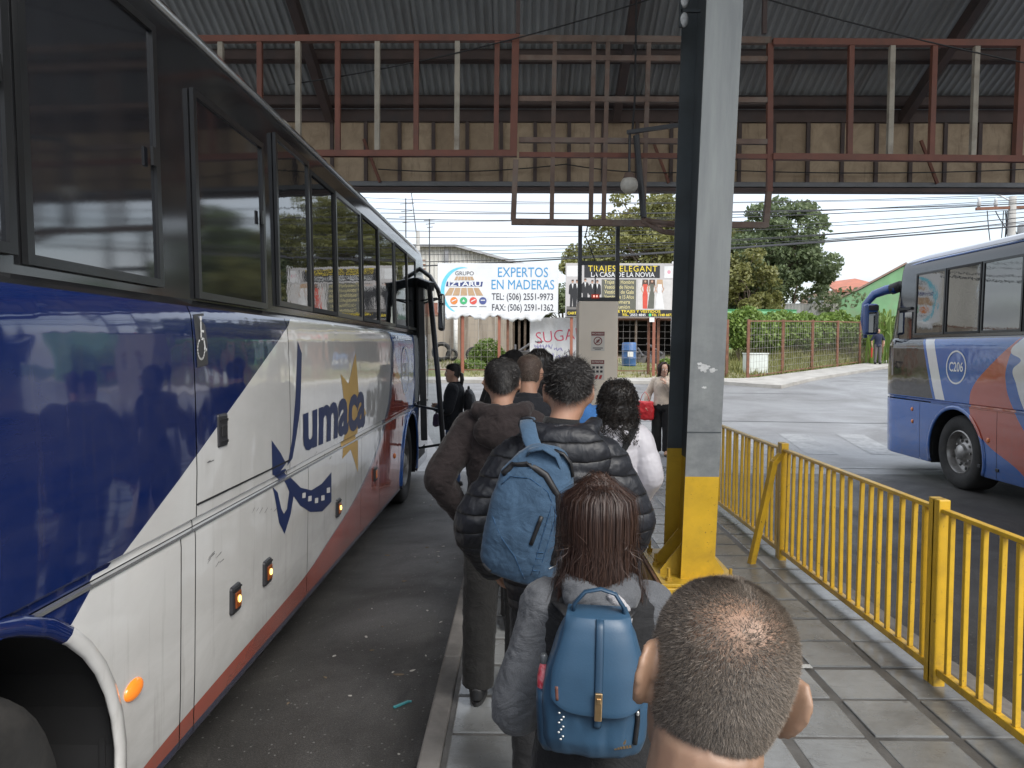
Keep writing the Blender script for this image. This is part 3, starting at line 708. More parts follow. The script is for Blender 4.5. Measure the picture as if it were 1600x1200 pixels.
def notice(z0, z1, kind):
    p = MB().box((-0.063, -0.004, z0), (0.055, -0.0005, z1)).build('notice', M_NOTE, tot)
    F = lambda x, z: frame_M((x, -0.0055, z), (1, 0, 0), (0, 0, 1))
    MB().box((-0.062, -0.0052, z1 - 0.036), (0.054, -0.0042, z1 - 0.001)).build('header', M_MAROON, p)
    zm = (z0 + z1) / 2
    if kind == 0:
        text('lettering', 'PROHIBIDO', 0.022, M_NOTE, F(-0.004, z1 - 0.019), p, 0.01, fitw=0.10)
        rg = MB(); M = Matrix.Translation((-0.004, -0.006, zm + 0.002)) @ Matrix.Rotation(R(90), 4, 'X')
        ring = [(0.038 * math.cos(k * math.pi / 16), 0.038 * math.sin(k * math.pi / 16)) for k in range(32)]; inr = [(0.030 / 0.038 * a, 0.030 / 0.038 * b) for a, b in ring]
        vs = [M @ Vector((a, b, 0)) for a, b in ring + inr]; rg.add(vs, [(k, (k + 1) % 32, 32 + (k + 1) % 32, 32 + k) for k in range(32)])
        rg.bar((-0.03, -0.006, zm - 0.024), (0.022, -0.006, zm + 0.028), 0.007, 0.001, up=(0, 1, 0))
        for a in (20, 80, 140): rg.bar((-0.004 - 0.018 * math.cos(R(a)), -0.0057, zm - 0.018 * math.sin(R(a))), (-0.004 + 0.018 * math.cos(R(a)), -0.0057, zm + 0.018 * math.sin(R(a))), 0.006, 0.001, up=(0, 1, 0))
        rg.build('prohibition_sign', M_MAROON, p)
        MB().box((-0.048, -0.0052, z0 + 0.022), (0.040, -0.0042, z0 + 0.029)).build('print_line', M_INK, p); MB().box((-0.032, -0.0052, z0 + 0.010), (0.024, -0.0042, z0 + 0.015)).build('print_line', M_INK, p)
    else:
        text('lettering', 'EXTINTOR', 0.026, M_NOTE, F(-0.004, z1 - 0.019), p, 0.01, fitw=0.10)
        for i in range(3):
            for j in range(2):
                MB().box((-0.05 + i * 0.034, -0.0052, zm + 0.012 - j * 0.036), (-0.028 + i * 0.034, -0.0042, zm + 0.032 - j * 0.036)).build('pictogram', M_INK, p)
        for i in range(2):
            M = frame_M((-0.03 + i * 0.035, -0.0052, z0 + 0.008), (1, 0, 0), (0, 0, 1)); MB().prism([(0, 0), (0.022, 0), (0.034, 0.034), (0.012, 0.034)], M, 0.0008).build('stripe', M_REDP, p)
notice(1.735, 1.905, 0); notice(1.48, 1.655, 1)
# ------------------------------------------------------------------ coaches
BLUE = (0.0055, 0.016, 0.085); BLUE2 = (0.018, 0.098, 0.35); WHITE = (0.62, 0.615, 0.60); REDP = (0.40, 0.082, 0.052); GREYL = (0.24, 0.25, 0.30); NAVY = (0.014, 0.022, 0.075); YEL = (0.50, 0.31, 0.075)
def paint(name, which):
    def fn(t, b, c, vec):
        o = t.coord('Object'); s = t.xyz(o); X, Y, Z = s[0], s[1], s[2]
        wn_ = t.noise(1.4, 3, 0.5, o)
        if which == 1:        # right flank of the boarding coach
            col = WHITE
            # blue rear: behind a straight diagonal on the flank, a steeper one on the lower panels
            e = t.math('SUBTRACT', t.math('MULTIPLY_ADD', t.math('SUBTRACT', Y, 3.74), 0.452, 1.246), Z)   # <0 : above the diagonal
            blue = t.math('LESS_THAN', e, 0.0)
            low = t.math('LESS_THAN', Z, 1.185)
            e2 = t.math('SUBTRACT', t.math('MULTIPLY_ADD', t.math('SUBTRACT', Z, 1.09), 1.45, 3.38), Y)
            blue = t.math('ADD', t.math('MULTIPLY', blue, t.math('SUBTRACT', 1.0, low)), t.math('MULTIPLY', t.math('GREATER_THAN', e2, 0.0), low))
            col = t.mix(blue, col, BLUE)
            edge = t.curve(Z, [(0.27, 3.2), (0.38, 3.75), (0.46, 5.8), (0.54, 6.41), (0.70, 7.4), (1.16, 8.61), (1.89, 9.1), (2.2, 9.2)], 0.0, 2.5, 0.0, 12.5)
            d = t.math('SUBTRACT', Y, edge)
            col = t.mix(t.math('GREATER_THAN', d, t.math('MULTIPLY', t.rng(Y, 5.0, 8.5), -0.16)), col, GREYL)
            col = t.mix(t.math('GREATER_THAN', d, 0.0), col, REDP)
            bl = t.curve(Z, [(0.27, 12.2), (0.9, 11.2), (1.20, 10.2), (1.38, 9.78), (1.75, 9.25), (2.1, 8.85), (2.5, 8.5)], 0.0, 2.5, 0.0, 12.5)
            col = t.mix(t.math('GREATER_THAN', Y, bl), col, BLUE2)
            fw = t.math('SQRT', t.math('ADD', t.math('POWER', t.math('SUBTRACT', Y, 10.3), 2.0), t.math('POWER', t.math('SUBTRACT', Z, 0.53), 2.0)))
            col = t.mix(t.math('MULTIPLY', t.math('LESS_THAN', fw, 0.80), t.math('LESS_THAN', Z, 1.18)), col, BLUE2)
            col = t.mix(t.math('MULTIPLY', t.math('GREATER_THAN', Y, 10.62), t.math('GREATER_THAN', Z, 1.2)), col, WHITE)
            col = t.mix(t.math('GREATER_THAN', Y, 10.95), col, (0.35, 0.36, 0.38))
            col = t.mix(t.math('LESS_THAN', Z, 0.328), col, NAVY)
        else:                 # left flank of the waiting coach
            col = BLUE2
            e1 = t.curve(Z, [(0.28, 8.76), (0.46, 8.96), (0.71, 9.58), (0.96, 9.89), (1.27, 9.98), (1.47, 9.89), (1.73, 9.58), (2.07, 9.07), (2.5, 8.36)], 0.0, 2.5, 0.0, 12.5)
            e2 = t.curve(Z, [(0.28, 8.16), (0.57, 8.41), (0.92, 8.85), (1.27, 9.14), (1.52, 9.25), (1.73, 9.25), (2.07, 9.04), (2.5, 8.36)], 0.0, 2.5, 0.0, 12.5)
            e3 = t.curve(Z, [(0.28, 8.11), (0.57, 8.31), (0.92, 8.68), (1.27, 8.94), (1.52, 9.06), (1.70, 9.13), (1.82, 9.00), (1.90, 9.18), (2.07, 9.01), (2.5, 8.36)], 0.0, 2.5, 0.0, 12.5)
            col = t.mix(t.math('LESS_THAN', Y, e1), col, REDP); col = t.mix(t.math('LESS_THAN', Y, e2), col, BLUE2); col = t.mix(t.math('LESS_THAN', Y, e3), col, WHITE)
            # slanted white stripe beside the black cab panel
            st = t.math('SUBTRACT', Y, t.math('MULTIPLY_ADD', Z, 0.39, 10.085))
            up = t.math('MULTIPLY', t.math('GREATER_THAN', Z, 1.22), t.math('LESS_THAN', Z, 2.1))
            col = t.mix(t.math('MULTIPLY', up, t.math('MULTIPLY', t.math('GREATER_THAN', st, 0.0), t.math('LESS_THAN', st, 0.23))), col, WHITE)
            col = t.mix(t.math('MULTIPLY', up, t.math('GREATER_THAN', st, 0.30)), col, (0.012, 0.012, 0.014))
        col = t.mix(t.math('GREATER_THAN', Z, 3.30), col, (0.018, 0.035, 0.10) if which == 2 else (0.16, 0.165, 0.175))
        dn = t.noise(3.2, 7, 0.7, t.mapping(o, (1, 0.35, 1.0)), 0.6)
        lowd = t.rng(Z, 0.95, 0.25)
        col = t.mix(t.math('MULTIPLY', t.rng(dn, 0.35, 0.75), t.math('MULTIPLY_ADD', lowd, 0.42, 0.14)), col, (0.16, 0.14, 0.12))
        sk = t.noise(10, 6, 0.7, t.mapping(o, (1, 1.6, 0.10)), 0.2); col = t.mix(t.math('MULTIPLY', t.rng(sk, 0.56, 0.74, 0, 0.35), t.rng(Z, 1.3, 0.5, 0.35, 1.0)), col, (0.15, 0.13, 0.11))
        t.t.links.new(col, b.inputs['Base Color'])
        t.t.links.new(t.math('MULTIPLY_ADD', lowd, 0.16, t.rng(dn, 0.35, 0.75, 0.03, 0.13)), b.inputs['Roughness'])
        b.inputs['Coat Weight'].default_value = 0.6; b.inputs['Specular IOR Level'].default_value = 0.5; b.inputs['Coat Roughness'].default_value = 0.04
        t.t.links.new(t.bump(wn_, 0.16, 0.06), b.inputs['Normal'])
        t.t.links.new(t.bump(wn_, 0.16, 0.06), b.inputs['Coat Normal'])
    return mat(name, fn=fn)
M_P1 = paint('coach_paint_white_blue', 1); M_P2 = paint('coach_paint_blue_red', 2)
M_GLASS = mat('tinted_glass', (0.010, 0.012, 0.014), 0.02, var=0.3, vscale=0.6, spec=1.0, bump=0.03, bscale=1.2, bdist=0.05)
MATS['tinted_glass'].node_tree.nodes['Principled BSDF'].inputs['IOR'].default_value = 1.75
M_RAINGLASS = mat('rain_flecked_glass', (0.012, 0.013, 0.016), 0.05, var=0.3, vscale=0.6, spec=1.0, bump=0.05, bscale=160, bdist=0.001, stretch=(1, 1, 0.35))
MATS['rain_flecked_glass'].node_tree.nodes['Principled BSDF'].inputs['IOR'].default_value = 1.85
M_ALU = mat('dark_anodised_frame', (0.040, 0.042, 0.045), 0.28, 0.6, var=0.15, vscale=5, dirt=(0.04, 0.038, 0.035), dscale=4, damt=0.5)
M_BAND = mat('black_gloss_band', (0.012, 0.0125, 0.014), 0.12, var=0.2, vscale=2, spec=0.8, dirt=(0.03, 0.03, 0.03), dscale=3, damt=0.4)
M_RUB = mat('black_rubber', (0.012, 0.012, 0.013), 0.7, var=0.2, vscale=8)
M_TYRE = mat('tyre_rubber', (0.020, 0.0195, 0.019), 0.85, var=0.3, vscale=7, dirt=(0.055, 0.05, 0.045), dscale=5, damt=0.5, bump=0.2, bscale=60)
M_RIM = mat('steel_rim', (0.30, 0.29, 0.28), 0.45, 0.7, var=0.25, vscale=9, dirt=(0.07, 0.06, 0.05), dscale=7, damt=0.8)
M_AMBER = mat('amber_lens', (0.75, 0.20, 0.02), 0.2, emit=(1.0, 0.27, 0.03), estr=0.16, coat=0.5)
M_AMBER_DARK = mat('smoked_amber_lens', (0.13, 0.035, 0.012), 0.2, coat=0.4, emit=(1.0, 0.25, 0.03), estr=0.03)
M_AMBER_HOT = mat('lit_bulb', (1, 0.6, 0.2), 0.3, emit=(1.0, 0.55, 0.12), estr=1.6)
M_AMBER_OFF = mat('amber_reflector', (0.62, 0.17, 0.04), 0.25, coat=0.4)
M_HOUS = mat('lamp_housing', (0.025, 0.025, 0.028), 0.4, var=0.2, vscale=20)
M_DECALNAVY = mat('navy_decal', (0.012, 0.024, 0.09), 0.4, var=0.1, vscale=4, spec=0.2)
M_DECALYEL = mat('gold_decal', YEL, 0.4, var=0.08, vscale=4, spec=0.2)
M_DECALW = mat('white_decal', (0.66, 0.66, 0.65), 0.25, var=0.05, spec=0.2)
M_DECALBLUE = mat('blue_decal', BLUE2, 0.22, var=0.05, spec=0.2)
M_MIRARM = mat('mirror_arm_paint', (0.010, 0.040, 0.15), 0.25, var=0.08)
M_STICK = mat('black_sticker', (0.035, 0.035, 0.038), 0.4, var=0.15, vscale=9)
M_MIRROR = mat('mirror_glass', (0.75, 0.78, 0.80), 0.03, 1.0, var=0.0)
M_CHROME = mat('trim_strip', (0.50, 0.51, 0.52), 0.22, 0.8, var=0.1, vscale=4)
M_MARK = mat('scrape', (0.05, 0.05, 0.055), 0.8, var=0.3, vscale=40)
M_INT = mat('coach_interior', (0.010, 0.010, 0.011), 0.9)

PROF = [(0.28, 1.240), (0.31, 1.252), (0.55, 1.262), (0.90, 1.270), (1.12, 1.274), (1.155, 1.272), (1.172, 1.254), (1.196, 1.252), (1.212, 1.272), (1.40, 1.278), (1.70, 1.276), (1.95, 1.270), (2.05, 1.262), (2.09, 1.246)]
def side_x(z):
    P = PROF + [(2.12, 1.232), (3.18, 1.214), (3.30, 1.180)]
    for (a, xa), (b, xb) in zip(P[:-1], P[1:]):
        if a <= z <= b: return xa + (xb - xa) * (z - a) / (b - a)
    return P[0][1] if z < P[0][0] else P[-1][1]
L = 12.5; WR, WF = 2.92, 10.3; AZ = 0.48
def AR_(c): return 0.70 if c == WR else 0.635
def ends(y):
    """plan taper of the rounded nose and tail"""
    if y > L - 0.55: u = (y - (L - 0.55)) / 0.55; return 1 - 0.15 * u ** 2.6
    if y < 0.35: u = (0.35 - y) / 0.35; return 1 - 0.10 * u ** 2.2
    return 1.0
def zarch(y):
    z = 0.28
    for c in (WR, WF):
        d = abs(y - c)
        if d < AR_(c): z = max(z, AZ + math.sqrt(AR_(c) ** 2 - d * d))
    return z
def coach(label, loc, which, pm, panes_vis, vis):
    """vis = +1: the right flank is the detailed one, -1: the left"""
    t = thing('coach', label, 'coach', loc)
    ys = sorted(set([round(v, 4) for v in list(np.arange(0, L + 0.001, 0.2)) + [0.02, 0.06, 0.12, 0.27] + [L - d for d in (0.02, 0.06, 0.12, 0.2, 0.3, 0.4, 0.48)] + [c + AR_(c) * math.cos(a) for c in (WR, WF) for a in np.linspace(0, math.pi, 25)] + [c + s * (AR_(c) + 0.002) for c in (WR, WF) for s in (-1, 1)]]))
    lower = [p for p in PROF if p[0] < 1.17]; upper = [p for p in PROF if p[0] >= 1.17]
    for s in (-1, 1):
        # lower flank panels, split at the locker seams
        seams = [0, 1.1, 1.9, 4.09, 4.22, 5.86, 7.45, 8.3, 9.40, 11.2, L]
        for a, b in zip(seams[:-1], seams[1:]):
            g = 0.004; yy = [a + g] + [y for y in ys if a + g < y < b - g] + [b - g]
            mb = MB(); vs = []; n = len(lower)
            for y in yy:
                zb = zarch(y); e = ends(y)
                for (z, x) in lower:
                    zz = zb + (1.155 - zb) * (z - 0.28) / (1.155 - 0.28); vs.append((s * side_x(zz) * e, y, zz))
            fs = []
            for i in range(len(yy) - 1):
                for k in range(n - 1):
                    q = (i * n + k, (i + 1) * n + k, (i + 1) * n + k + 1, i * n + k + 1); fs.append(q if s > 0 else q[::-1])
            mb.add(vs, fs); mb.build('locker_door', pm, t, smooth=30)
        # backing behind the seams
        mb = MB(); n = 0
        for (a, b) in ((0.1, WR - AR_(WR) - 0.02), (WR + AR_(WR) + 0.02, WF - AR_(WF) - 0.02), (WF + AR_(WF) + 0.02, L - 0.45)):
            mb.box((s * 1.20 - 0.01, a, 0.30), (s * 1.20 + 0.01, b, 1.16))
        mb.build('seam_backing', M_RUB, t)
        # upper flank
        useams = ([0, 4.235, 5.49, L] if which == 1 and s == vis else [0, L])
        for a, b in zip(useams[:-1], useams[1:]):
            g = 0.0045; yy = [a + g] + [y for y in ys if a + g < y < b - g] + [b - g]; n = len(upper); vs = []
            dz = 0.055 if (a == 4.235) else 0.0   # the lift door stops above the rail
            for y in yy:
                e = ends(y)
                for (z, x) in upper:
                    vs.append((s * x * e, y, z))
            fs = []
            for i in range(len(yy) - 1):
                for k in range(n - 1):
                    q = (i * n + k, (i + 1) * n + k, (i + 1) * n + k + 1, i * n + k + 1); fs.append(q if s > 0 else q[::-1])
            MB().add(vs, fs).build('side_panel', pm, t, smooth=30)
        MB().box((s * 1.215 - 0.012, 0.2, 1.17), (s * 1.215 + 0.012, L - 0.6, 2.1)).build('seam_backing', M_RUB, t)
        # bright lip along the rail
        mb = MB()
        for (a, b) in ((0.1, WR - 0.2), (WR + 0.25, 10.9)):
            mb.bar((s * 1.268, a, 1.164), (s * 1.268, b, 1.164), 0.018, 0.012)
        mb.build('rail_lip', M_CHROME if which == 1 else pm, t)
        # window band
        yb = [y for y in ys]; vs = []; bands = [(2.09, 1.246), (2.12, 1.225), (3.18, 1.207), (3.30, 1.174)]; n = len(bands)
        for y in yb:
            for (z, x) in bands: vs.append((s * x * ends(y), y - (0.5 * (z - 2.09) / 1.2 * max(0, (y - L + 0.6) / 0.6)), z))
        fs = []
        for i in range(len(yb) - 1):
            for k in range(n - 1):
                q = (i * n + k, (i + 1) * n + k, (i + 1) * n + k + 1, i * n + k + 1); fs.append(q if s > 0 else q[::-1])
        MB().add(vs, fs).build('window_band', M_BAND, t, smooth=30)
        panes = panes_vis if s == vis else [(0.5 + k * 0.9, 1.36 + k * 0.9, 2.17, 3.14, 0) for k in range(11)]
        for (a, b, z0, z1, kind) in panes:
            def P(y, z, off): return (s * (1.232 + (z - 2.12) / 1.10 * (-0.018) + off) * ends(y), y, z)
            w_ = 0.03
            fr = MB()
            for (ya, yb2, za, zb2) in ((a, b, z0, z0 + w_), (a, b, z1 - w_, z1), (a, a + w_, z0 + w_, z1 - w_), (b - w_, b, z0 + w_, z1 - w_)):
                vs = [P(ya, za, -0.004), P(yb2, za, -0.004), P(yb2, zb2, -0.004), P(ya, zb2, -0.004), P(ya, za, 0.014), P(yb2, za, 0.014), P(yb2, zb2, 0.014), P(ya, zb2, 0.014)]
                fr.add(vs, [(0, 3, 2, 1), (4, 5, 6, 7), (0, 1, 5, 4), (1, 2, 6, 5), (2, 3, 7, 6), (3, 0, 4, 7)] if s > 0 else [(0, 1, 2, 3), (7, 6, 5, 4), (4, 5, 1, 0), (5, 6, 2, 1), (6, 7, 3, 2), (7, 4, 0, 3)])
            f = fr.build('window', M_ALU if kind < 2 else M_RUB, t)
            gl = MB(); i_ = w_ - 0.004
            vs = [P(a + i_, z0 + i_, 0.002), P(b - i_, z0 + i_, 0.002), P(b - i_, z1 - i_, 0.002), P(a + i_, z1 - i_, 0.002), P(a + i_, z0 + i_, -0.006), P(b - i_, z0 + i_, -0.006), P(b - i_, z1 - i_, -0.006), P(a + i_, z1 - i_, -0.006)]
            fs = [(0, 1, 2, 3), (7, 6, 5, 4), (0, 4, 5, 1), (1, 5, 6, 2), (2, 6, 7, 3), (3, 7, 4, 0)]
            gl.add(vs, fs if s > 0 else [q[::-1] for q in fs]).build('pane', M_RAINGLASS if kind == 1 else M_GLASS, f)
            if kind == 1:
                zc = z0 + 0.45
                vs = [P(b - 0.075, zc, 0.014), P(b - 0.05, zc, 0.014), P(b - 0.05, zc + 0.07, 0.014), P(b - 0.075, zc + 0.07, 0.014)]
                vs += [P(b - 0.075, zc, 0.024), P(b - 0.05, zc, 0.024), P(b - 0.05, zc + 0.07, 0.024), P(b - 0.075, zc + 0.07, 0.024)]
                MB().add(vs, [(0, 3, 2, 1), (4, 5, 6, 7), (0, 1, 5, 4), (1, 2, 6, 5), (2, 3, 7, 6), (3, 0, 4, 7)]).build('latch', M_ALU, f)
        # rain gutter along the roof edge
        mb = MB(); mb.tube([(s * 1.186, 0.3, 3.268), (s * 1.186, L - 1.3, 3.268), (s * 1.17, L - 0.75, 3.25)], 0.018, 6); mb.build('rain_gutter', M_CHROME if which == 1 else M_P2, t, smooth=True)
        # wheel arch lips and wells
        for c in (WR, WF):
            AR = AR_(c); pts = []; 
            for k in range(25):
                th = math.pi * (-0.115 + 1.23 * k / 24); z = AZ + (AR + 0.02) * math.sin(th)
                pts.append((s * (side_x(max(0.3, z)) + 0.004), c + (AR + 0.02) * math.cos(th), max(z, 0.30)))
            MB().tube(pts, [(0.016, 0.030)] * len(pts), 8, side=(s, 0, 0)).build('wheel_arch', pm, t, smooth=True)
            well = MB(); n = 18; vs = []
            for k in range(n + 1):
                th = math.pi * (-0.1 + 1.2 * k / n); y = c + (AR + 0.03) * math.cos(th); z = AZ + (AR + 0.03) * math.sin(th)
                vs += [(s * 1.235, y, z), (s * 0.70, y, z)]
            well.add(vs, [(2 * k, 2 * k + 1, 2 * k + 3, 2 * k + 2) for k in range(n)]); nb = len(well.v)
            well.box((s * 0.70 - 0.01, c - 0.72, 0.25), (s * 0.70 + 0.01, c + 0.72, 1.18))
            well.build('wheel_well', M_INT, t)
            Mx = Matrix.Translation((s * 0.95, c, 0.515)) @ (Matrix.Identity(4) if s > 0 else Matrix.Rotation(math.pi, 4, 'Z'))
            wh = MB().lathe([(0.30, 0.235), (0.33, 0.262), (0.40, 0.275), (0.475, 0.262), (0.505, 0.235), (0.515, 0.20), (0.515, -0.06), (0.48, -0.09), (0.30, -0.09)], 40, Mx).build('wheel', M_TYRE, t, smooth=35)
            rim = MB().lathe([(0.315, 0.20), (0.305, 0.245), (0.29, 0.252), (0.278, 0.235), (0.27, 0.15), (0.215, 0.135), (0.19, 0.155), (0.115, 0.20), (0.10, 0.24), (0.06, 0.265), (0.001, 0.268)] if c == WF else [(0.315, 0.20), (0.305, 0.245), (0.29, 0.252), (0.278, 0.235), (0.27, 0.05), (0.14, 0.03), (0.13, 0.20), (0.10, 0.24), (0.001, 0.24)], 36, Mx)
            for k in range(10):
                a = 2 * math.pi * k / 10; p = Mx @ Vector((0.145, 0.165 * math.cos(a), 0.165 * math.sin(a))); q_ = Mx @ Vector((0.205, 0.165 * math.cos(a), 0.165 * math.sin(a)))
                rim.tube([p, q_], 0.017, 6)
                p = Mx @ Vector((0.143, 0.238 * math.cos(a + .3), 0.238 * math.sin(a + .3))); q_ = Mx @ Vector((0.146, 0.238 * math.cos(a + .3), 0.238 * math.sin(a + .3)))
                rim.tube([p, q_], 0.028, 10, mi=1)
            rim.build('rim', [M_RIM, M_RUB], wh, smooth=35)
    # roof, floor, nose and tail
    def sec(y, prof):
        e = ends(y); return [(x * e, y, z) for (x, z) in prof]
    roofp = [(1.172, 3.30), (1.13, 3.355), (1.02, 3.40), (0.85, 3.435), (0.5, 3.455), (0, 3.462)]; roofp = roofp + [(-x, z) for x, z in roofp[-2::-1]]
    yy = ys; vs = []; n = len(roofp)
    for y in yy:
        u = max(0, (y - L + 1.1) / 1.1); dz = -0.34 * u ** 2.2
        for (x, z) in roofp:
            k = (z - 3.30) / 0.16; vs.append((x * ends(y), y - 0.55 * max(0, (y - L + 0.6) / 0.6) , z + dz * k))
    fs = [(i * n + k, (i + 1) * n + k, (i + 1) * n + k + 1, i * n + k + 1)[::-1] for i in range(len(yy) - 1) for k in range(n - 1)]
    MB().add(vs, fs).build('roof', pm, t, smooth=40)
    AR = 0.72
    MB().box((-1.15, 0.3, 0.34), (1.15, WR - AR - 0.06, 0.36)).box((-0.68, WR - AR, 0.45), (0.68, WF + AR + 0.05, 0.47)).box((-1.15, WR + AR + 0.06, 0.34), (1.15, WF - AR - 0.06, 0.36)).box((-0.68, WR - AR, 1.19), (0.68, L - 0.4, 1.2)).build('underframe', M_INT, t)
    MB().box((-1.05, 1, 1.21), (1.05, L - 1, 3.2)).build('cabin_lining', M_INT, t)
    prof_all = [(side_x(z), z) for z in (0.28, 0.6, 1.12, 1.2, 1.6, 2.09, 2.5, 3.0, 3.30)]
    for (y, s2) in ((0.0, -1), (L, 1)):
        vs = []; e = ends(y); m_ = 9
        for (x, z) in prof_all:
            for k in range(m_):
                u = -1 + 2 * k / (m_ - 1); back = (0.5 * max(0, (z - 2.09)) / 1.2 if s2 > 0 else 0)
                vs.append((x * e * u, y + s2 * 0.16 * (1 - u * u) - back, z))
        fs = []; mi = []
        for i in range(len(prof_all) - 1):
            for k in range(m_ - 1):
                q = (i * m_ + k, i * m_ + k + 1, (i + 1) * m_ + k + 1, (i + 1) * m_ + k); fs.append(q if s2 < 0 else q[::-1])
        mb = MB(); mb.add(vs, fs)
        mb.m = [1 if (i // (m_ - 1)) >= 4 else 0 for i in range(len(fs))]
        mb.build('nose' if s2 > 0 else 'tail', [pm, M_GLASS], t, smooth=40)
    return t
def marker(t, s, y, z, kind):
    x = s * side_x(z)
    if kind == 'oval':
        MB().ball((x, y, z), (0.02, 0.062, 0.036), 18, 10).build('marker_light', M_AMBER, t, smooth=True)
    elif kind == 'round':
        MB().ball((x, y, z), (0.018, 0.032, 0.032), 14, 8).build('marker_light', M_AMBER_OFF, t, smooth=True)
    else:
        h = MB(); h.box((x - 0.012, y - 0.058, z - 0.068), (x + s * 0.018, y + 0.058, z + 0.068)) if s > 0 else h.box((x + s * 0.018, y - 0.058, z - 0.068), (x + 0.012, y + 0.058, z + 0.068))
        h = h.build('marker_light', M_HOUS, t, bevel=0.02)
        le = MB(); xx = x + s * 0.016; le.box((min(xx, xx + s * 0.008), y - 0.030, z - 0.042), (max(xx, xx + s * 0.008), y + 0.036, z + 0.034)); le.build('lens', M_AMBER_OFF if kind == 'off' else M_AMBER_DARK, h, bevel=0.006)
        if kind == 'lit': MB().ball((x + s * 0.026, y + 0.006, z - 0.002), (0.006, 0.014, 0.018), 10, 6).build('bulb', M_AMBER_HOT, h, smooth=True)
        MB().box((min(x, x + s * 0.021), y - 0.05, z + 0.046), (max(x, x + s * 0.021), y + 0.05, z + 0.054)).build('rib', M_RUB, h)
def roundel(t, s, y, z, r, num):
    x = s * (side_x(z) + 0.003); sgn = 1 if s > 0 else -1
    M = frame_M((x, y, z), (0, s, 0), (0, 0, 1))
    ring = MB(); n = 40
    vs = [M @ Vector((a * math.cos(2 * math.pi * k / n), a * math.sin(2 * math.pi * k / n), 0)) for a in (r, r * 0.90) for k in range(n)]
    ring.add(vs, [(k, (k + 1) % n, n + (k + 1) % n, n + k) for k in range(n)]); o = ring.build('fleet_number', M_DECALW, t)
    text('lettering', num, r * 0.78, M_DECALW, M, o, 0.018, fitw=r * 1.38)
def flank_decal(name, pts, m, t, s, off=0.003, parent=None):
    """flat vinyl shape given as (y, z) outline, laid on the flank"""
    vs = [(s * (side_x(z) + off), y, z) for y, z in pts]
    me = bpy.data.meshes.new(name); mb = MB(); mb.add(vs, [tuple(range(len(vs))) if s > 0 else tuple(reversed(range(len(vs))))])
    # cut long shapes so that they follow the curved flank
    me = mb.mesh(name)
    import bmesh
    bm = bmesh.new(); bm.from_mesh(me)
    for zc in (1.12, 1.155, 1.165, 1.174, 1.196, 1.212, 1.40, 1.70, 1.95):
        bmesh.ops.bisect_plane(bm, geom=bm.verts[:] + bm.edges[:] + bm.faces[:], plane_co=(0, 0, zc), plane_no=(0, 0, 1))
    for v in bm.verts: v.co.x = s * (side_x(v.co.z) + off)
    bmesh.ops.triangulate(bm, faces=bm.faces[:]); bmesh.ops.recalc_face_normals(bm, faces=bm.faces[:])
    bm.to_mesh(me); bm.free()
    return obj(name, me, m, t)

# --- boarding coach on the left
BX, BY = -2.622, -1.2
pv = [(0.4, 1.3, 2.17, 3.14, 0), (1.34, 2.36, 2.17, 3.14, 0), (2.40, 3.22, 2.17, 3.14, 1), (3.26, 4.05, 2.15, 3.14, 1), (4.36, 5.22, 2.13, 3.02, 1),
      (5.42, 6.09, 2.16, 3.14, 0), (6.11, 6.76, 2.16, 3.10, 2), (6.78, 7.66, 2.16, 3.10, 0), (7.70, 8.44, 2.16, 3.10, 2), (8.46, 9.36, 2.16, 3.10, 0), (9.40, 10.28, 2.16, 3.10, 2), (10.30, 11.05, 2.16, 3.10, 0)]
bus1 = coach('white and blue coach boarding passengers beside the queue, front door open', (BX, BY, ROAD_Z), 1, M_P1, pv, 1)
for (px, py, k) in ((210, 1077, 'oval'), (367, 935, 'lit'), (417, 893, 'lit'), (528, 793, 'lit'), (586, 740, 'off'), (617, 712, 'round')):
    X0 = -1.352; d = CAM_M.to_3x3() @ Vector(((px - 800) / FPX, -(py - 600) / FPX, -1.0)); tt = X0 / d.x
    marker(bus1, 1, d.y * tt - BY, CAM_Z + d.z * tt - ROAD_Z, k)
def onflank(px, py, X0=-1.347):
    d = CAM_M.to_3x3() @ Vector(((px - 800) / FPX, -(py - 600) / FPX, -1.0)); tt = X0 / d.x
    return (d.y * tt - BY, CAM_Z + d.z * tt - ROAD_Z)
# access symbol sticker
y, z = onflank(316, 531); 
st = flank_decal('access_sticker', [(y - .055, z - .115), (y + .055, z - .105), (y + .055, z + .115), (y - .055, z + .105)], M_STICK, bus1, 1)
xs_ = side_x(z) + 0.0055; M = frame_M((xs_, y, z), (0, 1, 0), (0, 0, 1))
sy = MB(); q = lambda a, b: M @ Vector((a, b, 0))
def stroke(mb, pts, w, z=0.0):
    for (a, b) in zip(pts[:-1], pts[1:]):
        a, b = Vector(a), Vector(b); d = (b - a); n = Vector((-d.y, d.x)).normalized() * (w / 2); e = d.normalized() * (w * 0.25)
        mb.add([M @ Vector((p.x, p.y, z)) for p in (a - e + n, a - e - n, b + e - n, b + e + n)], [(0, 1, 2, 3)])
stroke(sy, [(-0.012, 0.075), (-0.010, 0.005), (0.016, 0.003), (0.030, -0.045), (0.042, -0.04)], 0.011); stroke(sy, [(-0.011, 0.038), (0.014, 0.036)], 0.010, 0.0004)
stroke(sy, [(-0.014 + 0.034 * math.cos(a), -0.040 + 0.042 * math.sin(a)) for a in np.linspace(R(115), R(370), 14)], 0.009, 0.0008)
sy.add([M @ Vector((-0.012 + 0.011 * math.cos(k * math.pi / 6), 0.090 + 0.011 * math.sin(k * math.pi / 6), 0)) for k in range(12)], [tuple(range(12))])
sy.build('wheelchair_symbol', M_DECALW, st)
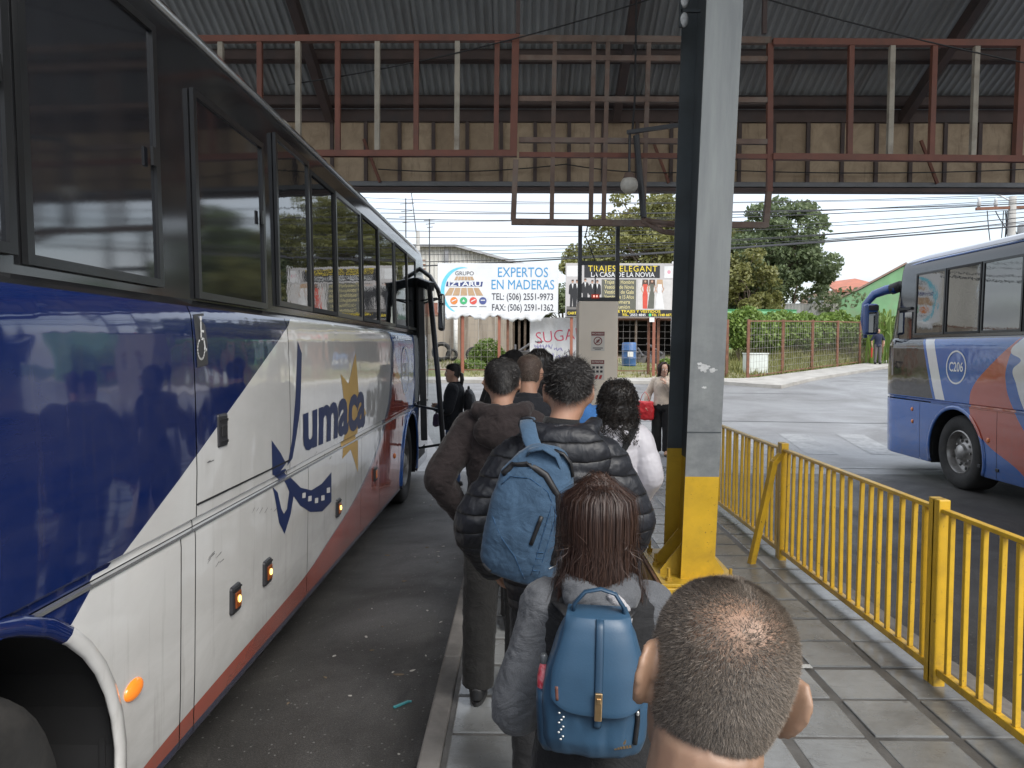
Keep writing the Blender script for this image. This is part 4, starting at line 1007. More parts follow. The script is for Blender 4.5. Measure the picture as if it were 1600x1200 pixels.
# recessed door handle of the lift door, seams round it
y, z = onflank(346, 672)
hd = MB().box((side_x(z) - 0.01, y - 0.052, z - 0.075), (side_x(z) + 0.010, y + 0.052, z + 0.075)).build('door_handle', M_HOUS, bus1, bevel=0.012)
MB().box((side_x(z) + 0.008, y - 0.028, z - 0.03), (side_x(z) + 0.016, y + 0.025, z + 0.022)).build('latch', M_RUB, hd, bevel=0.004)
for dz in (-0.052, 0.045): MB().box((side_x(z) + 0.008, y - 0.042, z + dz - 0.006), (side_x(z) + 0.014, y + 0.042, z + dz + 0.006)).build('rib', M_ALU, hd)
MB().bar((1.2735, 4.24, 1.262), (1.2735, 5.485, 1.262), 0.008, 0.008).build('door_gap', M_RUB, bus1)
# scrapes
rs = random.Random(3)
def scrape(px, py, w_, h_, n):
    for k in range(n):
        y, z = onflank(px + rs.uniform(-1, 1) * w_, py + rs.uniform(-1, 1) * h_); l = rs.uniform(.01, .07); dz = rs.uniform(.0, .02)
        flank_decal('scrape', [(y, z), (y + l, z + dz), (y + l, z + dz + .0035), (y, z + .002)], M_MARK, bus1, 1, 0.0025)
scrape(333, 880, 16, 9, 7); scrape(400, 800, 30, 3, 6); scrape(500, 715, 20, 3, 4); scrape(325, 722, 4, 2, 2)
# brand lettering: long L with a filmstrip tail, the word, and a star
def fp(pts): return [onflank(*p) for p in pts]
flank_decal('brand_letter', fp([(466, 533), (472, 552), (468, 640), (457, 716), (449, 728), (455, 690), (461, 620)]), M_DECALNAVY, bus1, 1, 0.0020)
flank_decal('brand_letter', fp([(423, 688), (438, 708), (447, 724), (437, 738), (426, 742)]), M_DECALNAVY, bus1, 1, 0.0020)
flank_decal('brand_letter', fp([(426, 742), (446, 732), (456, 748), (470, 762), (487, 766), (503, 756), (518, 738), (519, 784), (505, 799), (486, 800), (470, 790), (459, 775), (455, 803), (446, 834), (437, 817), (429, 775), (426, 760), (434, 770), (440, 795), (444, 803), (449, 795), (452, 768), (445, 752), (436, 745)]), M_DECALNAVY, bus1, 1, 0.0020)
for k in range(5):
    px, py = [(475, 774), (484.5, 779), (495, 782), (505, 778), (513.5, 766)][k]
    flank_decal('film_hole', fp([(px - 2.6, py - 3.5), (px + 2.6, py - 4.5), (px + 2.6, py + 3.5), (px - 2.6, py + 4.5)]), M_DECALW, bus1, 1, 0.0032)
star = [(537, 606), (547, 600), (556, 551), (559, 603), (571, 646), (559, 664), (558, 700), (560, 739), (547, 703), (535, 716), (538, 690), (542, 640)]
def star_pts(): return [(532, 584), (544, 600), (556, 552), (560, 616), (572, 646), (559, 670), (560, 738), (548, 702), (535, 717), (537, 692), (541, 662)]
flank_decal('star', fp(star_pts()), M_DECALYEL, bus1, 1, 0.0014)
def flank_word(word, p0, p1, h0, h1, m, name):
    """letters along a baseline from p0 to p1 (pixels on the flank); cap heights taper"""
    me = text_mesh(word, 1.0, 0.035, 'LEFT'); n = len(me.vertices); co = np.empty(n * 3); me.vertices.foreach_get('co', co); co = co.reshape(-1, 3)
    x0, x1 = co[:, 0].min(), co[:, 0].max(); y0 = co[:, 1].min(); 
    a = onflank(*p0); b = onflank(*p1); res = []
    for c in co:
        u = (c[0] - x0) / (x1 - x0); v = (c[1] + 0.33) / 0.56
        y = a[0] + (b[0] - a[0]) * u; z = a[1] + (b[1] - a[1]) * u + v * (h0 + (h1 - h0) * u); res.append((side_x(z) + 0.0030, y, z))
    me.vertices.foreach_set('co', np.array(res).ravel()); me.update(); return obj(name, me, m, bus1)
flank_word('umaca', (473, 706), (570, 665), 0.255, 0.335, M_DECALNAVY, 'brand_lettering')
y, z = onflank(633, 579); roundel(bus1, 1, y, z, 0.285, 'C196')
# front entrance: dark doorway, door leaf swung out, and mirror
dl = MB()
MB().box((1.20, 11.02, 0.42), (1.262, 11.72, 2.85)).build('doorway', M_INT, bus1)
dP = lambda px, py, Y: W(px, py, Y) - Vector((BX, BY, ROAD_Z))

door = MB(); A0, A1 = dP(663, 688, 9.9), dP(657, 440, 9.9); B0, B1 = dP(695, 728, 9.35), dP(671, 448, 9.35)
door.bar(A0, A1, 0.085, 0.06, up=(0, 1, 0)); dleaf = door.build('door_leaf', M_BLACKMETAL, bus1, bevel=0.01)
MB().tube([B0, B0.lerp(B1, .5) + Vector((0.012, 0, 0)), B1], 0.034, 8).build('door_edge', M_BLACKMETAL, dleaf, smooth=True)
MB().bar(A1 + Vector((-.03, 0, 0.0)), B1 + Vector((0.03, 0, -0.0)), 0.07, 0.11).build('top_rail', M_BLACKMETAL, dleaf, bevel=0.01)
gl = MB(); gl.add([A0 + Vector((.05, 0, .08)), B0 + Vector((-.03, 0, .08)), B1 + Vector((-.02, 0, -.05)), A1 + Vector((.05, 0, -.05))], [(0, 1, 2, 3)])
def _clear(t, b, c, vec):
    tr = t.n('ShaderNodeBsdfTransparent'); tr.inputs[0].default_value = (0.80, 0.83, 0.83, 1); gls = t.n('ShaderNodeBsdfGlossy'); gls.inputs['Roughness'].default_value = 0.03
    fr = t.n('ShaderNodeFresnel'); fr.inputs[0].default_value = 1.45; ms = t.n('ShaderNodeMixShader'); t.t.links.new(fr.outputs[0], ms.inputs[0]); t.t.links.new(tr.outputs[0], ms.inputs[1]); t.t.links.new(gls.outputs[0], ms.inputs[2])
    t.t.links.new(ms.outputs[0], t.t.nodes['Material Output'].inputs[0])
M_CLEAR = mat('clear_glass', fn=_clear)
gl.build('pane', M_CLEAR, dleaf)
for (pa, pb) in (((640, 632, 9.6), (693, 642, 9.4)), ((655, 700, 9.9), (692, 694, 9.38))):
    MB().bar(dP(*pa), dP(*pb), 0.03).build('arm', M_BLACKMETAL, dleaf)
MB().bar(dP(656, 470, 9.9), dP(682, 466, 9.5), 0.02).build('grab_rail', M_BLACKMETAL, dleaf)
mir = MB(); mc = dP(690, 488, 9.9)
mir.cbox(mc, (0.085, 0.16, 0.50)); mo = mir.build('mirror', M_BLACKMETAL, bus1, bevel=0.035)
MB().cbox(mc + Vector((-0.0, -0.083, -0.06)), (0.062, 0.008, 0.30)).build('mirror_glass', M_MIRROR, mo); MB().cbox(mc + Vector((-0.0, -0.083, 0.17)), (0.062, 0.008, 0.10)).build('mirror_glass', M_MIRROR, mo)
MB().tube([dP(656, 420, 10.4), dP(672, 432, 10.2), dP(684, 452, 10.0), dP(688, 466, 9.9)], 0.03, 8).build('mirror_arm', M_BLACKMETAL, mo, smooth=True)
MB().tube([dP(641, 480, 9.9), dP(688, 466, 9.9)], 0.014, 6).build('grab_rail', M_BLACKMETAL, dleaf)

# --- waiting coach on the right
B2X, B2Y = 7.31, -0.06
pv2 = []
for (a, b) in ((11.56, 12.0),): pass
edges = [11.50, 10.69, 9.87, 9.05, 8.23, 7.41, 6.59, 5.77, 4.95, 4.13, 3.31, 2.5, 1.7, 0.9]
for k, (b, a) in enumerate(zip(edges[:-1], edges[1:])): pv2.append((a + 0.012, b - 0.012, 2.16, 3.10, 2 if k % 2 else 0))
bus2 = coach('blue coach with red crescent waiting on the road beyond the yellow railing', (B2X, B2Y, ROAD_Z), 2, M_P2, pv2, -1)
def on2(px, py, X0=6.035):
    d = CAM_M.to_3x3() @ Vector(((px - 800) / FPX, -(py - 600) / FPX, -1.0)); tt = X0 / d.x
    return (d.y * tt - B2Y, CAM_Z + d.z * tt - ROAD_Z)
y, z = on2(1494, 574); roundel(bus2, -1, y, z, 0.235, 'C206')
for (px, py) in ((1425, 639), (1425, 658)): y, z = on2(px, py); marker(bus2, -1, y, z, 'round')
y, z = on2(1543, 688); marker(bus2, -1, y, z, 'round')
for (px, py) in ((1528, 728), (1556, 735)):
    y, z = on2(px, py); MB().box((-side_x(z) - 0.012, y - 0.03, z - 0.02), (-side_x(z) + 0.01, y + 0.03, z + 0.02)).build('latch', M_ALU, bus2, bevel=0.004)
y0, z0 = on2(1408, 541); y1, z1 = on2(1416, 484)
# driver's side glass and quarter light
def cab_glass(name, pts, m, off): return flank_decal(name, pts, m, bus2, -1, off)
MB().box((-1.235, 11.58, 1.98), (-1.205, 11.95, 2.52)).build('driver_window', M_GLASS, bus2)
MB().box((-1.245, 11.60, 2.56), (-1.18, 11.98, 2.60)).build('cab_trim', M_RUB, bus2)
f2 = Vector((B2X, B2Y, ROAD_Z)); mp = lambda px, py, Y: W(px, py, Y) - f2
mh = MB().tube([mp(1352, 528, 12.5), mp(1349, 500, 12.5), mp(1352, 476, 12.5), mp(1366, 460, 12.45), mp(1385, 453, 12.3), mp(1402, 450, 12.1)], [(0.03, 0.05), (0.04, 0.07), (0.05, 0.085), (0.06, 0.095), (0.07, 0.09), (0.075, 0.085)], 10).build('mirror_arm', M_MIRARM, bus2, smooth=True)
mc = mp(1360, 499, 12.40); MB().cbox(mc, (0.22, 0.14, 0.52)).build('housing', M_MIRARM, mh, bevel=0.04)
MB().cbox(mc + Vector((0.02, -0.074, -0.05)), (0.16, 0.008, 0.34)).build('mirror_glass', M_MIRROR, mh); MB().cbox(mc + Vector((0.02, -0.074, 0.19)), (0.16, 0.008, 0.08)).build('mirror_glass', M_HOUS, mh)
MB().tube([mp(1394, 452, 12.2), mp(1408, 447, 12.05)], 0.09, 12).build('arm_socket', M_RUB, mh, smooth=True)
# ------------------------------------------------------------------ far side of the street
def lot_z(x, y):
    d = max(0.0, y - far_line(x)); k = 0.07 + 0.13 * smooth01((x - 8) / 4)
    return G(min(y, 60)) + 0.03 + min(0.55 + 0.35 * smooth01((x - 8) / 4), d * k)
M_LOT = None
def _lot(t, b, c, vec):
    gp = t.n('ShaderNodeNewGeometry').outputs['Position']; s = t.xyz(gp)
    n1 = t.noise(0.5, 6, 0.65, gp, 0.6); n2 = t.noise(6, 6, 0.7, gp)
    dirt = t.mix(t.rng(n2, 0.3, 0.7), (0.20, 0.155, 0.11), (0.34, 0.29, 0.22)); gr = t.mix(t.rng(n2, 0.3, 0.7), (0.075, 0.10, 0.025), (0.19, 0.19, 0.06))
    f = t.math('ADD', t.rng(n1, 0.40, 0.60), t.rng(s[0], 7.5, 10.0), clamp=True)
    col = t.mix(f, dirt, gr)
    t.t.links.new(col, b.inputs['Base Color']); b.inputs['Roughness'].default_value = 0.95
    t.t.links.new(t.bump(n2, 0.9, 0.06), b.inputs['Normal'])
M_LOT = mat('rough_lot', fn=_lot)
xs = list(np.arange(-34, 42, 0.8)); V = []; F = []; ks = [0, 0.3, 0.8, 1.5, 2.5, 4, 6, 9, 13, 18, 26, 40]
for x in xs:
    for k in ks:
        y = far_line(x) + k; V.append((x, y, lot_z(x, y) + 0.05 * mnoise.noise(Vector((x * .7, y * .7, 0)))))
nk = len(ks)
for i in range(len(xs) - 1):
    for j in range(nk - 1): F.append((i * nk + j, (i + 1) * nk + j, (i + 1) * nk + j + 1, i * nk + j + 1))
tag(MB().add(V, F).build('lot_ground', M_LOT, smooth=True), kind='structure')
# pavement with kerb along the foot of the fence
V = []; F = []; px_ = list(np.arange(-34, 42, 0.8)); nrow = 4
for x in px_:
    s_ = 1.0 if x < 8.1 else 1.55; wd = (0.9 if x < 7.5 else 1.5) * s_
    y1 = far_line(x) + 0.05; y0 = y1 - wd
    V += [(x, y0, G(y0) - 0.05), (x, y0, G(y0) + 0.11), (x, y0 + 0.15, G(y0) + 0.12), (x, y1, G(y1) + 0.12)]
for i in range(len(px_) - 1):
    for j in range(nrow - 1): F.append((i * 4 + j, (i + 1) * 4 + j, (i + 1) * 4 + j + 1, i * 4 + j + 1))
tag(MB().add(V, F).build('pavement', M_PAVE), kind='structure')

# ------------------------------------------------------------------ foliage tools
def leaf_mat(name, c0, c1, tr=0.35):
    def fn(t, b, c, vec):
        gp = t.n('ShaderNodeNewGeometry'); isl = gp.outputs['Random Per Island']
        n = t.noise(0.9, 3, 0.5, gp.outputs['Position'])
        col = t.mix(t.math('MULTIPLY_ADD', isl, 0.6, t.math('MULTIPLY', n, 0.45), clamp=True), c0, c1)
        t.t.links.new(col, b.inputs['Base Color']); b.inputs['Roughness'].default_value = 0.55
        tl = t.n('ShaderNodeBsdfTranslucent'); t.t.links.new(col, tl.inputs[0]); ms = t.n('ShaderNodeMixShader'); ms.inputs[0].default_value = tr
        t.t.links.new(b.outputs[0], ms.inputs[1]); t.t.links.new(tl.outputs[0], ms.inputs[2]); t.t.links.new(ms.outputs[0], t.t.nodes['Material Output'].inputs[0])
    return mat(name, fn=fn)
M_LEAF_D = leaf_mat('dark_leaf', (0.055, 0.085, 0.034), (0.19, 0.23, 0.11))
M_LEAF_Y = leaf_mat('yellowish_leaf', (0.10, 0.11, 0.028), (0.26, 0.25, 0.085))
M_LEAF_V = leaf_mat('vine_leaf', (0.07, 0.13, 0.022), (0.24, 0.33, 0.075))
M_GRASS = leaf_mat('grass_blade', (0.10, 0.115, 0.03), (0.30, 0.28, 0.10))
M_BARK = mat('bark', (0.13, 0.10, 0.075), 0.9, var=0.3, vscale=4, bump=0.6, bscale=12, bdist=0.03)
def leaves_np(cent, size, rng, up=0.35, aspect=0.55):
    n = len(cent); nrm = rng.normal(size=(n, 3)); nrm[:, 2] += up; nrm /= np.linalg.norm(nrm, axis=1)[:, None]
    a = np.cross(nrm, rng.normal(size=(n, 3))); a /= np.linalg.norm(a, axis=1)[:, None]; b = np.cross(nrm, a)
    s = (size * rng.uniform(0.6, 1.35, n))[:, None]
    V = np.empty((n, 4, 3)); V[:, 0] = cent - a * s; V[:, 1] = cent + b * s * aspect + nrm * s * 0.12; V[:, 2] = cent + a * s; V[:, 3] = cent - b * s * aspect + nrm * s * 0.12
    return V.reshape(-1, 3), np.arange(n * 4).reshape(n, 4)
def tree(name, label, base, h, crown_c, crown_r, nlimb, ncl, nleaf, size, m, seed, group=None, gap=0.0, clr=(0.45, 0.95)):
    rng = np.random.default_rng(seed); rr = random.Random(seed)
    t = thing(name, label, 'tree', base, 0, group)
    c = Vector(crown_c) - Vector(base); tr = MB(); r0 = 0.035 * h
    fork = Vector((c.x * 0.3, c.y * 0.3, c.z - crown_r[2] * 0.95)); fork.z = max(fork.z, 0.8)
    tr.tube([(0, 0, -0.2), (fork.x * .4, fork.y * .4, fork.z * .5), fork], [r0 * 1.25, r0, r0 * .85], 9)
    cl = []
    for k in range(ncl):
        while True:
            d = rng.normal(size=3); d /= np.linalg.norm(d)
            if d[2] > -0.55: break
        rad = rng.uniform(0.55, 1.0) ** 0.5; lump = 1 + 0.18 * math.sin(3 * math.atan2(d[1], d[0]) + seed) + 0.12 * rng.normal()
        cl.append(Vector((c.x + d[0] * crown_r[0] * rad * lump, c.y + d[1] * crown_r[1] * rad * lump, c.z + d[2] * crown_r[2] * rad * lump)))
    for k in range(nlimb):
        e = cl[k % len(cl)]; mid = fork.lerp(e, 0.5) + Vector((rr.uniform(-.4, .4), rr.uniform(-.4, .4), rr.uniform(0.1, .6)))
        tr.tube([fork - Vector((0, 0, .15)), fork.lerp(mid, .5) + Vector((0, 0, .15)), mid, e], [r0 * .5, r0 * .38, r0 * .26, r0 * .08], 6)
        for q in range(3):
            e2 = cl[(k * 3 + q * 7 + 5) % len(cl)]
            if (e2 - mid).length < crown_r[0] * 0.9: tr.tube([mid, mid.lerp(e2, .55) + Vector((0, 0, .2)), e2], [r0 * .2, r0 * .12, r0 * .04], 5)
    tr.build('trunk', M_BARK, t, smooth=True)
    P = []
    per = nleaf // ncl
    for e in cl:
        n = int(per * rng.uniform(0.5, 1.5)); cr = rng.uniform(*clr)
        d = rng.normal(size=(n, 3)); d /= np.linalg.norm(d, axis=1)[:, None]; rad = cr * rng.uniform(0.25, 1.0, n) ** 0.45
        p = np.array(e) + d * rad[:, None] * np.array([1.15, 1.15, 0.72]); P.append(p)
    V, F = leaves_np(np.vstack(P), size, rng)
    o = obj('crown', mesh_np('crown', V, F), m, t); return t
def bush(name, label, cat, base, boxes, n, size, m, seed, group=None, part='foliage'):
    """leaf mass filling a set of ellipsoids (cx, cy, cz, rx, ry, rz) relative to base"""
    rng = np.random.default_rng(seed); t = thing(name, label, cat, base, 0, group); P = []
    tot = sum(b[3] * b[5] for b in boxes)
    st = MB()
    for b in boxes:
        k = int(n * b[3] * b[5] / tot); d = rng.normal(size=(k, 3)); d /= np.linalg.norm(d, axis=1)[:, None]; r = rng.uniform(0.3, 1.0, k) ** 0.4
        p = np.array(b[:3]) + d * r[:, None] * np.array(b[3:]); P.append(p)
        for q in range(4):
            e = p[rng.integers(0, k)]; st.tube([(b[0] * .9, b[1], -0.1), (b[0] + (e[0] - b[0]) * .3, b[1], e[2] * .5), e], [0.02, 0.015, 0.005], 4)
    P = np.vstack(P); P = P[P[:, 2] > 0.02]; V, F = leaves_np(P, size, rng)
    obj(part, mesh_np(part, V, F), m, t); st.build('stem', M_BARK, t); return t
def foot(px, py_guess, Y): p = W(px, py_guess, Y); return (p.x, Y, lot_z(p.x, Y))

# trees behind the billboards
p = W(1050, 400, 46); tree('pale_tree', 'airy yellow-green tree rising behind the dark dress-shop billboard', (p.x + 0.6, 46, lot_z(p.x, 46)), 9.5, (p.x - 0.2, 46, 6.9), (5.4, 4.0, 3.6), 16, 130, 42000, 0.125, M_LEAF_Y, 4, clr=(0.6, 1.25))
p = W(1206, 400, 42); tree('dark_tree', 'dense dark green tree with a domed crown beyond the vine-covered fence', (p.x, 42, lot_z(p.x, 42)), 9.0, (p.x - 0.35, 42, 6.0), (3.5, 3.2, 3.7), 18, 96, 27000, 0.12, M_LEAF_D, 9, clr=(0.45, 0.95))
p = W(1165, 440, 39); tree('pale_tree', 'smaller yellow-green tree in front of the dark domed tree', (p.x, 39, lot_z(p.x, 39)), 5.0, (p.x, 39, 4.6), (2.0, 1.6, 2.1), 9, 34, 8000, 0.11, M_LEAF_Y, 12, clr=(0.35, 0.75))
p = W(880, 460, 44); tree('dark_tree', 'low dark tree in the gap between the two billboards', (p.x, 44, lot_z(p.x, 44)), 4.0, (p.x, 44, 3.7), (1.2, 1.2, 2.2), 8, 24, 6000, 0.11, M_LEAF_D, 15, clr=(0.3, 0.6))
# trees and a hedge bank on the right, which the coach flank mirrors
for i, (x, y, s_, lb) in enumerate(((33, 6, 1.0, 'broad dark tree far to the right beyond the second bus bay'), (38, 14, 1.2, 'tall dark tree at the far right corner of the street'), (36, -4, 1.1, 'dark tree behind the terminal on the far right'))):
    tree('dark_tree', lb, (x, y, ROAD_Z), 7 * s_, (x, y, 4.4 * s_), (4.2, 4.2, 2.8), 12, 46, 6000, 0.26, M_LEAF_D, 30 + i)

# vine hedge on the right fence
hb = []
for k in range(15):
    px = 1150 + k * 18; Y = 31.0 + max(0, (px - 1165) * 0.045); q = W(px, 500, Y); hb.append((q.x - 12.5, Y - 34, W(px, 512 - 4 * math.sin(k * 1.7), Y).z - 0.9 - 0.1, 0.75, 0.65, 0.82 + 0.14 * math.sin(k * 2.3)))
bush('vine_hedge', 'thick green vine hedge growing over the fence behind the grass bank', 'hedge', (12.5, 34, 0.9), hb, 21000, 0.10, M_LEAF_V, 3)
bush('shrub', 'bright green shrub growing against the stained concrete wall', 'shrub', foot(762, 560, 29.5), [(0, 0, 0.5, 0.62, 0.4, 0.6), (-.35, 0.1, .35, .45, .3, .4), (0.5, .1, .3, .4, .3, .35)], 2600, 0.06, M_LEAF_V, 5)
bush('shrub', 'low green weeds beside the graffiti panel', 'shrub', foot(815, 560, 28.2), [(0, 0, 0.2, 0.5, 0.3, 0.35)], 900, 0.055, M_LEAF_V, 6)
bush('shrub', 'weeds at the foot of the orange billboard post', 'shrub', foot(738, 565, 28.0), [(0, 0, 0.15, 0.55, 0.3, 0.28), (-.5, 0, .1, .3, .2, .3)], 900, 0.055, M_LEAF_V, 7)
bush('shrub', 'small weed clump inside the open fence gate', 'shrub', foot(1040, 565, 28.0), [(0, 0, 0.2, 0.3, 0.25, 0.3)], 500, 0.055, M_LEAF_V, 8)
# spiky cane leaves near the coach mirror
sp = thing('cane_plant', 'tall spiky cane leaves rising over the vine hedge beside the green shed', 'plant', (18.6, 36.5, lot_z(18.6, 36.5))); rr = random.Random(5); mb = MB()
for k in range(70):
    a = rr.uniform(0, 6.28); x0, y0 = rr.uniform(-1.4, 1.0), rr.uniform(-.4, .4); h = rr.uniform(1.4, 3.0); sx = math.cos(a) * rr.uniform(.3, 1.0); sy_ = math.sin(a) * .5; wv = 0.05
    P0, P1, P2 = Vector((x0, y0, 0)), Vector((x0 + sx * .4, y0 + sy_ * .4, h)), Vector((x0 + sx, y0 + sy_, h * .82)); n = Vector((-math.sin(a), math.cos(a), 0)) * wv
    mb.add([P0 - n, P0 + n, P1 - n, P1 + n, P2], [(0, 1, 3, 2), (2, 3, 4)])
mb.build('leaf_blades', M_LEAF_V, sp)['kind'] = 'stuff'
# grass on the bank and in the lot
rng = np.random.default_rng(21); n = 15000
gx_ = rng.uniform(-8, 24, n); gd = rng.uniform(0.15, 5.5, n) ** 1.0
keep = (gx_ > 7.0) | (rng.random(n) < 0.42 * (np.sin(gx_ * 1.3) * np.sin(gd * 1.1 + gx_) > -0.1)); gx_ = gx_[keep]; gd = gd[keep]; n = len(gx_)
V = np.empty((n, 3, 3)); 
for i in range(n):
    y = far_line(gx_[i]) + gd[i]; z0 = lot_z(gx_[i], y) - 0.03; h = rng.uniform(.08, .32) * (1.3 if gx_[i] > 8 else 0.8); a = rng.uniform(0, 3.14); w_ = 0.03; l = rng.normal(size=2) * 0.09
    V[i, 0] = (gx_[i] - w_ * math.cos(a), y - w_ * math.sin(a), z0); V[i, 1] = (gx_[i] + w_ * math.cos(a), y + w_ * math.sin(a), z0); V[i, 2] = (gx_[i] + l[0], y + l[1], z0 + h)
tag(obj('grass', mesh_np('grass', V.reshape(-1, 3), np.arange(n * 3).reshape(n, 3)), M_GRASS), 'dry grass tufts growing over the lot and bank', 'grass', kind='stuff')

# ------------------------------------------------------------------ walls, sheds, houses
M_CWALL = mat('stained_concrete', (0.30, 0.255, 0.205), 0.9, var=0.15, vscale=1.2, dirt=(0.10, 0.075, 0.055), dscale=1.3, damt=0.95, stretch=(2.2, 2.2, 0.22))
a = W(560, 560, 31.5); b = W(801, 560, 31.5)
wl = thing('concrete_wall', 'stained concrete yard wall of tall panels behind the timber billboard', 'wall', (a.x, 31.5, 1.05)); nP = 9; wd = (b.x - a.x) / nP
for k in range(nP): MB().box((k * wd + 0.012, random.uniform(-.015, .015), -0.3), ((k + 1) * wd - 0.012, 0.16, 2.15 + random.uniform(-.03, .03))).build('wall_panel', M_CWALL, wl)
M_GREYSHEET = mat('pale_corrugated', (0.50, 0.49, 0.46), 0.6, 0.1, var=0.12, vscale=0.8, dirt=(0.28, 0.24, 0.20), dscale=0.6, damt=0.6, stretch=(1, 1, 0.25))
M_DARKOPEN = mat('dark_shed', (0.035, 0.032, 0.03), 0.95, var=0.3, vscale=1)
wh = thing('warehouse', 'pale corrugated warehouse with shallow gable roof behind the timber billboard', 'warehouse', (W(660, 400, 44).x, 44, 1.2)); wx = wh.location.x
def rel(px, py): q = W(px, py, 44); return (q.x - wx, q.z - 1.2)
ox, oz = rel(712, 386); rx_, rz_ = rel(812, 413); lx_ = -9.0; cs = MB()
nv = 60; vs = []; 
for k in range(nv * 4 + 1):
    x = lx_ + (rx_ - lx_) * k / (nv * 4); top = oz if x < ox else oz + (rz_ - oz) * (x - ox) / (rx_ - ox); yy = 0.035 * (1 if (k % 4) in (0, 1) else -1); vs += [(x, yy, -0.3), (x, yy, top)]
cs.add(vs, [(2 * k, 2 * k + 2, 2 * k + 3, 2 * k + 1) for k in range(nv * 4)]); cs.build('wall', M_GREYSHEET, wh)
MB().box((rx_ - .1, 0.05, -0.3), (rx_, 9.9, rz_ - .1)).box((lx_, 9.9, -0.3), (rx_, 10, rz_ - .1)).build('wall', M_GREYSHEET, wh)
rf = MB(); rf.add([(lx_, -.4, oz + .12), (ox, -.4, oz + .12), (ox, 10, oz + .12), (lx_, 10, oz + .12), (lx_, -.4, oz - .02), (ox, -.4, oz - .02), (ox, 10, oz - .02), (lx_, 10, oz - .02)], [(0, 1, 2, 3), (7, 6, 5, 4), (0, 4, 5, 1), (2, 6, 7, 3), (0, 3, 7, 4)])
rf.add([(ox, -.4, oz + .12), (rx_ + .3, -.4, rz_ + .03), (rx_ + .3, 10, rz_ + .03), (ox, 10, oz + .12), (ox, -.4, oz - .02), (rx_ + .3, -.4, rz_ - .12), (rx_ + .3, 10, rz_ - .12), (ox, 10, oz - .02)], [(0, 1, 2, 3), (7, 6, 5, 4), (0, 4, 5, 1), (1, 5, 6, 2), (2, 6, 7, 3)])
rf.build('roof', mat('grey_roof_sheet', (0.33, 0.33, 0.34), 0.5, 0.2, var=0.15), wh)
q0 = rel(700, 400); MB().box((q0[0] - .18, -.2, q0[1] - .5), (q0[0] + .05, -.04, q0[1] + .35)).build('vent_box', mat('grey_box', (0.22, 0.22, 0.23), 0.6), wh)
# brick column and second low block further left, seen beside the coach mirror
M_BRICK = mat('red_brick_wall', (0.20, 0.085, 0.06), 0.85, var=0.3, vscale=6)
q = W(682, 470, 38); MB().box((q.x - 1.6, 38, 0.9), (q.x + .2, 38.4, 4.1)).build('brick_pier', M_BRICK).location = (0, 0, 0); tag(bpy.data.objects['brick_pier'], 'red brick pier beside the left edge of the timber billboard', 'pier')
# open dark sheds behind the mesh fence
def open_shed(label, pxa, pxb, pyt, Y, dep=4.0, m=M_DARKOPEN, zb=None):
    a, b = W(pxa, pyt, Y), W(pxb, pyt, Y); z0 = lot_z(a.x, Y) - 0.1 if zb is None else zb; t = thing('open_shed', label, 'shed', (a.x, Y, z0)); w_ = b.x - a.x; h = a.z - z0
    MB().box((0, dep - .1, 0), (w_, dep, h)).build('rear_wall', m, t); MB().box((0, 0.1, 0), (.08, dep - .11, h)).build('side_wall', m, t); MB().box((w_ - .08, 0.1, 0), (w_, dep - .11, h)).build('side_wall', m, t)
    MB().box((-.15, -.2, h + .004), (w_ + .15, dep + .1, h + .09)).build('roof', mat('rusty_sheet', (0.12, 0.085, 0.065), 0.8, var=0.3, vscale=2), t)
    for k in range(4): MB().box((.02 + k * (w_ - .14) / 3, 0, 0), (.12 + k * (w_ - .14) / 3, .1, h)).build('post', mat('shed_post', (0.10, 0.075, 0.055), 0.9, var=.3), t)
    return t
open_shed('dark open shed with stacked scrap left of the graffiti panel', 800, 832, 497, 32.0)
open_shed('long dark open shed behind the gate with a blue drum before it', 935, 1110, 498, 32.5)
M_SCRAP = mat('scrap_metal', (0.09, 0.085, 0.085), 0.6, 0.4, var=.5, vscale=3)
rr = random.Random(8)
for k in range(9):
    px = rr.choice([806, 812, 820, 824, 975, 1005, 1022, 1000]); q = foot(px, 555, 30.6 + rr.uniform(0, .5)); mb = MB(); s_ = rr.uniform(.25, .5); M_ = Matrix.Translation((0, 0, s_ * .4)) @ Matrix.Rotation(rr.uniform(0, 3), 4, 'Z') @ Matrix.Rotation(rr.uniform(-.3, .3), 4, 'X')
    mb.cbox((0, 0, 0), (s_ * 1.6, s_, s_), M=M_); mb.tube([M_ @ Vector((-s_, 0, s_ * .3)), M_ @ Vector((s_ * .8, .1, s_ * 1.2))], .05, 6)
    tag(mb.build('scrap_piece', M_SCRAP, loc=q), 'piece of dark scrap metal lying in an open shed', 'scrap', 'scrap heaped in the open sheds')
# blue drum
q = foot(983, 552, 29.6); dr = thing('blue_drum', 'blue plastic drum with a white label in front of the dark shed', 'drum', q)
M_DRUM = mat('blue_plastic', (0.055, 0.13, 0.30), 0.45, var=0.15)
MB().stack([(z, 0, 0, r, r) for z, r in ((0, .27), (.05, .29), (.28, .29), (.30, .305), (.33, .29), (.60, .29), (.63, .305), (.66, .29), (.88, .29), (.93, .26))], 20).build('barrel', M_DRUM, dr, smooth=40)
MB().box((-.10, -.300, .36), (.12, -.294, .56)).build('label_sheet', mat('white_label', (.7, .7, .68), .6), dr)
